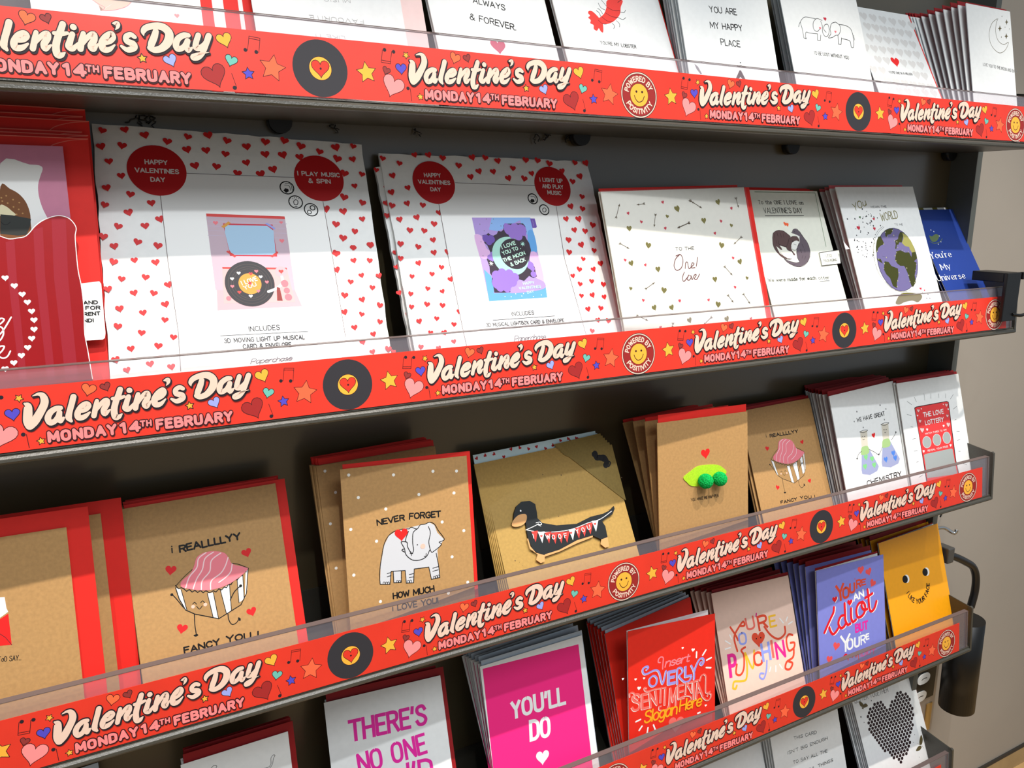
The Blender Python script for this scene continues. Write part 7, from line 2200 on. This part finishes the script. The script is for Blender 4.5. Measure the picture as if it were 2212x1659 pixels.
wallet('b3z', 'heart-patterned wallet half hidden behind the purple moon one, only its left edge showing', 'b3z', P, seed=3)
c = stack('b4', None, 1, 'cream_white', None, 'envred', .012, .0005, .001, 'white card of gold hearts and arrows lettered TO THE One I love', 'white card with a red envelope tucked behind the arrows card', bdu=-.004, bdv=.003)
leaf('clear_sleeve', -.001, POSE['b4'][6]+.001, -.0016, -.0016, .0002, POSE['b4'][7]+.001, clear('clear_cellophane', .02, (230, 240, 240), .12), c)
c = stack('b5', None, 3, 'cream_white', None, 'envred', -.004, .002, .001, 'cream card with two curled-up otters', 'cream card with a red envelope stacked behind the otters card', bdv=.003)
tg = [tuple(float(v)*.001 for v in p.split(',')) for p in TAG5.split(' ')]
o = poly_slab('paper_tag', tg, -.0009, -.0004, paper('cream_white'), c); o['label'] = 'LESS PACKAGING tag'
o = draw('tag_lettering', ART['b5tag'], c); o.location.y = -.0009
stack('b6', 'b6z', 3, 'white', None, 'pinkenv', .003, -.004, .001, 'white card lettered YOU MEAN THE WORLD TO ME with a foil globe', 'white card with a pink envelope stacked behind the globe card', bdu=-.004, bdv=.005)
c = stack('b7', None, 1, 'navy', 'white', None, 0, 0, .004, "navy blue card lettered You're My Universe", "navy card behind the You're My Universe card, striped gold and white along its top")
wd, h = POSE['b7'][6], POSE['b7'][7]
s = boxes('striped_liner', [(0, wd, .0058, .0064, h-.01, h+.0065)], paper('white'), c)
boxes('gold_stripe', [(x, x+.012, .0055, .0058, h-.009, h+.0064) for x in (.03, .065, .10, .135)], mat('gold_stripe', PAL['foilgold'], .3, .6), s)
# third shelf
stack('c1', 'c1z', 2, 'kraft', None, 'envred', .0165, .014, .001, 'brown kraft card with a small red and white envelope drawn on it, far left', 'brown kraft card with a big red envelope behind the far left kraft card', bdu=.016, bdv=.010, t0=1, ralign=1)
stack('c2', None, 2, 'kraft', None, 'envred', .0095, .003, .0012, 'large brown kraft card with a dancing pink iced cake, I REALLLLYY FANCY YOU', 'kraft card stacked behind the large dancing cake card at the left', bdu=.004, bdv=.004)
stack('c3', 'c3z', 7, 'kraft', None, 'envred', .0045, .004, .001, 'brown kraft card with a grey elephant, NEVER FORGET HOW MUCH i LOVE YOU', 'kraft card in the stack behind the elephant card', zart='c3', bdu=0, bdv=.006, t0=.8)
def corner_band(c, wd, h, art):
    o = poly_slab('corner_band', [(wd-.066, h+.004), (wd+.0035, h+.006), (wd+.002, h-.062), (wd-.001, h-.060), (wd-.058, h-.001)], -.0010, -.0005, paper('kraftband'), c)
    o['label'] = 'olive corner band' + (' with a black moustache' if art else '')
    if art: a = draw('moustache', ART['c4tag'], c); a.location.y = -.0011
A, Z = list(POSE['c4']), list(POSE['c4z'])
for k in range(5, -1, -1):
    t = k/5; P = [a+(b-a)*t for a, b in zip(A, Z)]; P[6], P[7] = A[6], A[7]; P[2] = A[2]+.0042*k; P[3] = A[3]-(A[3]-R(21))*t
    c = make_card('c4' if k == 0 else 'none', P, 'kraft2', None, None, 0, 0, .001, ('olive kraft card with a stuck-on black dachshund wearing bunting', 'kraft card directly behind the dachshund card, heart-patterned lining on top', 'kraft card in the middle of the stack behind the dachshund card', 'rearmost kraft card behind the dachshund card')[0 if k == 0 else 1 if k == 1 else 3 if k == 5 else 2], art=(k == 0), group='cards behind the dachshund card' if k else None)
    ln = leaf('patterned_liner', .002, P[6]-.001, .0022, .0022, .0005, P[7]+.010, paper('liner'), c)
    s = Ink(); rn = random.Random(k); s.begin()
    for j in range(15): s.poly(heart_pts(.006+j*.0112, P[7]+rn.uniform(.001, .0085), .0021, rn.uniform(-60, 60), 12), 'crimson')
    s.end(); me = bpy.data.meshes.new('liner_hearts'); me.from_pydata([(a, b+.0022, d) for a, b, d in s.V], [], s.F); me.materials.append(INK)
    at = me.color_attributes.new('Ink', 'FLOAT_COLOR', 'CORNER'); at.data.foreach_set('color', list(lin(PAL['darkred'])+(1,))*3*len(s.F)); me.flip_normals() if me.polygons[0].normal.y > 0 else None
    link('liner_hearts', me, ln)
    corner_band(c, P[6], P[7], k == 0)
    if k == 0:
        dp = ART['dog'][0].split(';')[3]; pts = [tuple(float(v)*.001 for v in p.split(',')) for p in dp.split(' ')]
        o = poly_slab('dachshund_cutout', pts, -.0032, -.0008, paper('black'), c); o['label'] = 'black and tan dachshund cut-out'
        o = draw('dachshund_print', ART['dog'], c); o.location.y = -.0032
c = stack('c5', 'c5z', 3, 'kraft', None, 'envred', 0, .0085, .001, 'brown kraft card with two green pompom peas on a lime pod', 'kraft card in the stack behind the green peas card', bdv=.003)
pd = [tuple(float(v)*.001 for v in p.split(',')) for p in ART['pod'][0].split(';')[3].split(' ')]
poly_slab('pea_pod', smooth(pd, 4, True), -.0008, -.0001, mat('lime_felt', PAL['lime'], .8, noise=(800, .1)), c)
PEA = mat('green_pompom', PAL['pea'], .95, 0, .1, noise=(900, .35))
for op in ART['peas']:
    f = op.split(';'); x, z = [float(v)*.001 for v in f[2].split(',')]; r = float(f[3])*.001
    bm = bmesh.new(); bmesh.ops.create_icosphere(bm, subdivisions=5, radius=r); rn = random.Random(7)
    for v in bm.verts: v.co *= 1+rn.uniform(-.05, .05)
    me = bpy.data.meshes.new('pompom'); bm.to_mesh(me); bm.free(); me.materials.append(PEA)
    o = link('pompom', me, c); o.location = (x, -r*.92, z)
stack('c6', 'c6z', 2, 'kraft', None, 'envdark', .001, .004, .001, 'smaller kraft card with a dancing pink iced cake, right of the peas card', 'kraft card stacked behind the smaller dancing cake card')
stack('c7', 'c7z', 8, 'white', 'greywhite', 'envdark', 0, .006, .003, 'white card with two smiling flasks, WE HAVE GREAT CHEMiSTRY', 'white card in the long stack behind the smiling flasks card', fan=.003, bdv=.006)
stack('c8', None, 3, 'white', None, 'envdark', 0, .004, .001, 'white card with a red scratch card, THE LOVE LOTTERY', 'white card with a dark red envelope behind the love lottery card')
# fourth shelf
stack('d0', None, 0, 'greywhite', None, None, 0, 0, .001, 'pale grey card at the bottom left corner, only its top right corner showing')
stack('d1', None, 2, 'white', 'greywhite', 'envdark', .006, .008, .001, 'white card with a fine line drawing and dark red envelope, bottom left', 'card with a dark red envelope behind the line drawing card', bdu=.004, bdv=.008)
stack('d2', None, 1, 'white', None, 'envdark', .005, .008, .001, "white card with big magenta letters THERE'S NO ONE", "white card tucked behind the THERE'S NO ONE card", bdu=-.004, bdv=.008)
stack('d3', 'd3z', 6, 'white', 'greywhite', 'greywhite', .002, .005, .001, "hot pink card with a white border, YOU'LL DO", "pink and white card in the stack behind the YOU'LL DO card", zart='d3', bdu=.002, bdv=.006)
stack('d4', None, 0, 'redcard', 'white', None, 0, 0, .004, 'bright red card, Insert OVERLY SENTIMENTAL Slogan Here', fan=.010)
stack('d4y', 'd4z', 6, 'redcard', 'greywhite', 'greywhite', 0, .003, .0012, 'bare red card leaning directly behind the overly sentimental one', 'red card in the stack behind the overly sentimental cards', bdv=.004)
stack('d5', 'd5z', 4, 'peach', None, 'envdark', .002, .004, .001, "peach card with curly coloured letters YOU'RE PUNCHING", "peach card in the stack behind the YOU'RE PUNCHING card", bdv=.005)
stack('d6', 'd6z', 8, 'bluecard', 'white', 'envdark', .001, .002, .003, "lilac blue card lettered YOU'RE AN idiot", "lilac blue card in the stack behind the YOU'RE AN idiot card", fan=.007, bdv=.007)
stack('d7', 'd7z', 5, 'orangecard', 'liner', 'envdark', .003, .001, .002, 'orange card with googly eyes and I LIKE YOUR FACE as its smile', 'orange card in the stack behind the I LIKE YOUR FACE card', fan=.005, bdu=-.004, bdv=.006)
stack('e1', None, 0, 'white', None, None, 0, 0, .001, 'blank white card at the bottom edge, left of the THIS CARD card')
stack('e2', 'e2z', 4, 'white', 'greywhite', 'greywhite', 0, 0, .001, "white card lettered THIS CARD ISN'T BIG ENOUGH", "white card edge in the stack behind the THIS CARD ISN'T BIG ENOUGH card")
stack('e3', 'e3z', 6, 'white', 'greywhite', 'pinkenv', .003, 0, .001, 'white card with a black honeycomb heart and two bees', 'white card edge in the stack behind the honeycomb heart card', bdu=-.004)
# ------------------------------------------------------------- fittings at the right end
t = empty('security_tag', Matrix.Translation((.985, -.012, -.2375)))
tagset(t, 'black plastic security tag clipped over the right end of the second shelf', 'security tag')
boxes('tag_body', [(-.0475, -.0145, 0, .0052, -.0255, .0415)], BLACK, t, .001)
boxes('tag_hook', [(-.0475, -.0145, .0052, .050, .0285, .0415)], BLACK, t, .001)
tube('wire_loop', [(-.024, .0, -.0165), (-.008, -.003, -.0185), (.006, -.004, -.015), (.018, -.002, -.010), (.028, .0, .0), (.028, .004, .018), (.014, .006, .030), (.0, .006, .036)], .0022, BLACK, t)
boxes('tag_clip', [(-.005, .004, .003, .009, .031, .041)], BLACK, t, .001)
hx = empty('hanging_case', Matrix.Translation((1.02, .065, -.70)))
tagset(hx, 'black cylindrical case hanging by a curved black tube handle beside the fourth shelf', 'case')
tube('handle', [(-.014, .0, .044), (.012, 0, .034), (.042, 0, .019), (.066, 0, .004), (.079, 0, -.017), (.082, 0, -.044), (.076, 0, -.072)], .0062, mat('black_rubber', (20, 20, 22), .32, 0, .5), hx, 16)
cyl = tube('case_body', [(.069, 0, -.092), (.074, 0, -.262)], .0285, BLACK, hx, 40, 0)
boxes('handle_mount', [(-.026, -.010, -.012, .012, .034, .060)], mat('grey_bracket', (90, 88, 84), .4, .3), hx, .002)
hk = empty('chrome_hook', Matrix.Translation((.99, .10, -.64)))
tagset(hk, 'small chrome hook and thin wire beside the smiling orange card', 'hook')
tube('hook_bar', [(.035, 0, .012), (.06, 0, .008), (.072, -.01, 0.0), (.076, -.012, .006)], .003, mat('chrome', (200, 200, 200), .2, 1), hk)
tube('wire', [(.045, 0, .03), (.060, 0, .055), (.075, 0, .085)], .0012, BLACK, hk)
kp = empty('label_pack', Matrix.Translation((1.045, .112, -.905)))
tagset(kp, 'clear hanging pack of white oval labels on black, below the black case', 'label pack')
boxes('backing_card', [(-.005, .056, 0, .002, -.065, .06)], BLACK, kp, .0005)
boxes('clear_bag', [(-.008, .066, .0022, .0028, -.14, .065)], mat('clear_bag_plastic', (160, 150, 140), .2), kp)
boxes('yellow_strip', [(.042, .058, .0005, .0021, -.135, -.08)], mat('ochre_strip', (190, 150, 80), .6), kp)
LW = paper('white')
for k, (x, z) in enumerate(((.027, .035), (.024, .008), (.020, -.020), (.016, -.055))):
    P = [(x+.014*math.copysign(abs(math.cos(a))**.7, math.cos(a))*1.25, z+.0105*math.sin(a)) for a in [2*math.pi*q/20 for q in range(20)]]
    ol = poly_slab('oval_label', P, -.0012, -.0002, LW, kp)
    s = Ink(); s.begin(); s.ribbon([(x-.006, z-.001), (x, z+.001), (x+.008, z)], .0016, 'ink3'); s.end()
    me = bpy.data.meshes.new('label_print'); me.from_pydata([(a, b-.0012, c_) for a, b, c_ in s.V], [], s.F); me.materials.append(BLACK); link('label_print', me, ol)
# torn black threads under the topmost shelf
bmV = []; rn = random.Random(12); cu = bpy.data.curves.new('black_threads', 'CURVE'); cu.dimensions = '3D'; cu.bevel_depth = .0005
for x0, n, sp in ((-.19, 7, .02), (-.125, 8, .02), (.045, 2, .004), (.125, 2, .006), (.262, 5, .02), (.30, 4, .01)):
    for _ in range(n):
        x = x0+rn.uniform(0, sp); s = cu.splines.new('POLY'); pts = [(x, D-.003, -.031)]
        for q in range(6): x += rn.uniform(-.003, .003); pts.append((x, D-.003-rn.uniform(0, .002), pts[-1][2]-rn.uniform(-.0005, .0024)))
        s.points.add(len(pts)-1)
        for p_, v in zip(s.points, pts): p_.co = (*v, 1)
cu.materials.append(BLACK); o = bpy.data.objects.new('black_threads', cu); COL.objects.link(o)
tagset(o, 'torn black threads hanging from the rear of the topmost shelf', 'threads', kind='stuff')
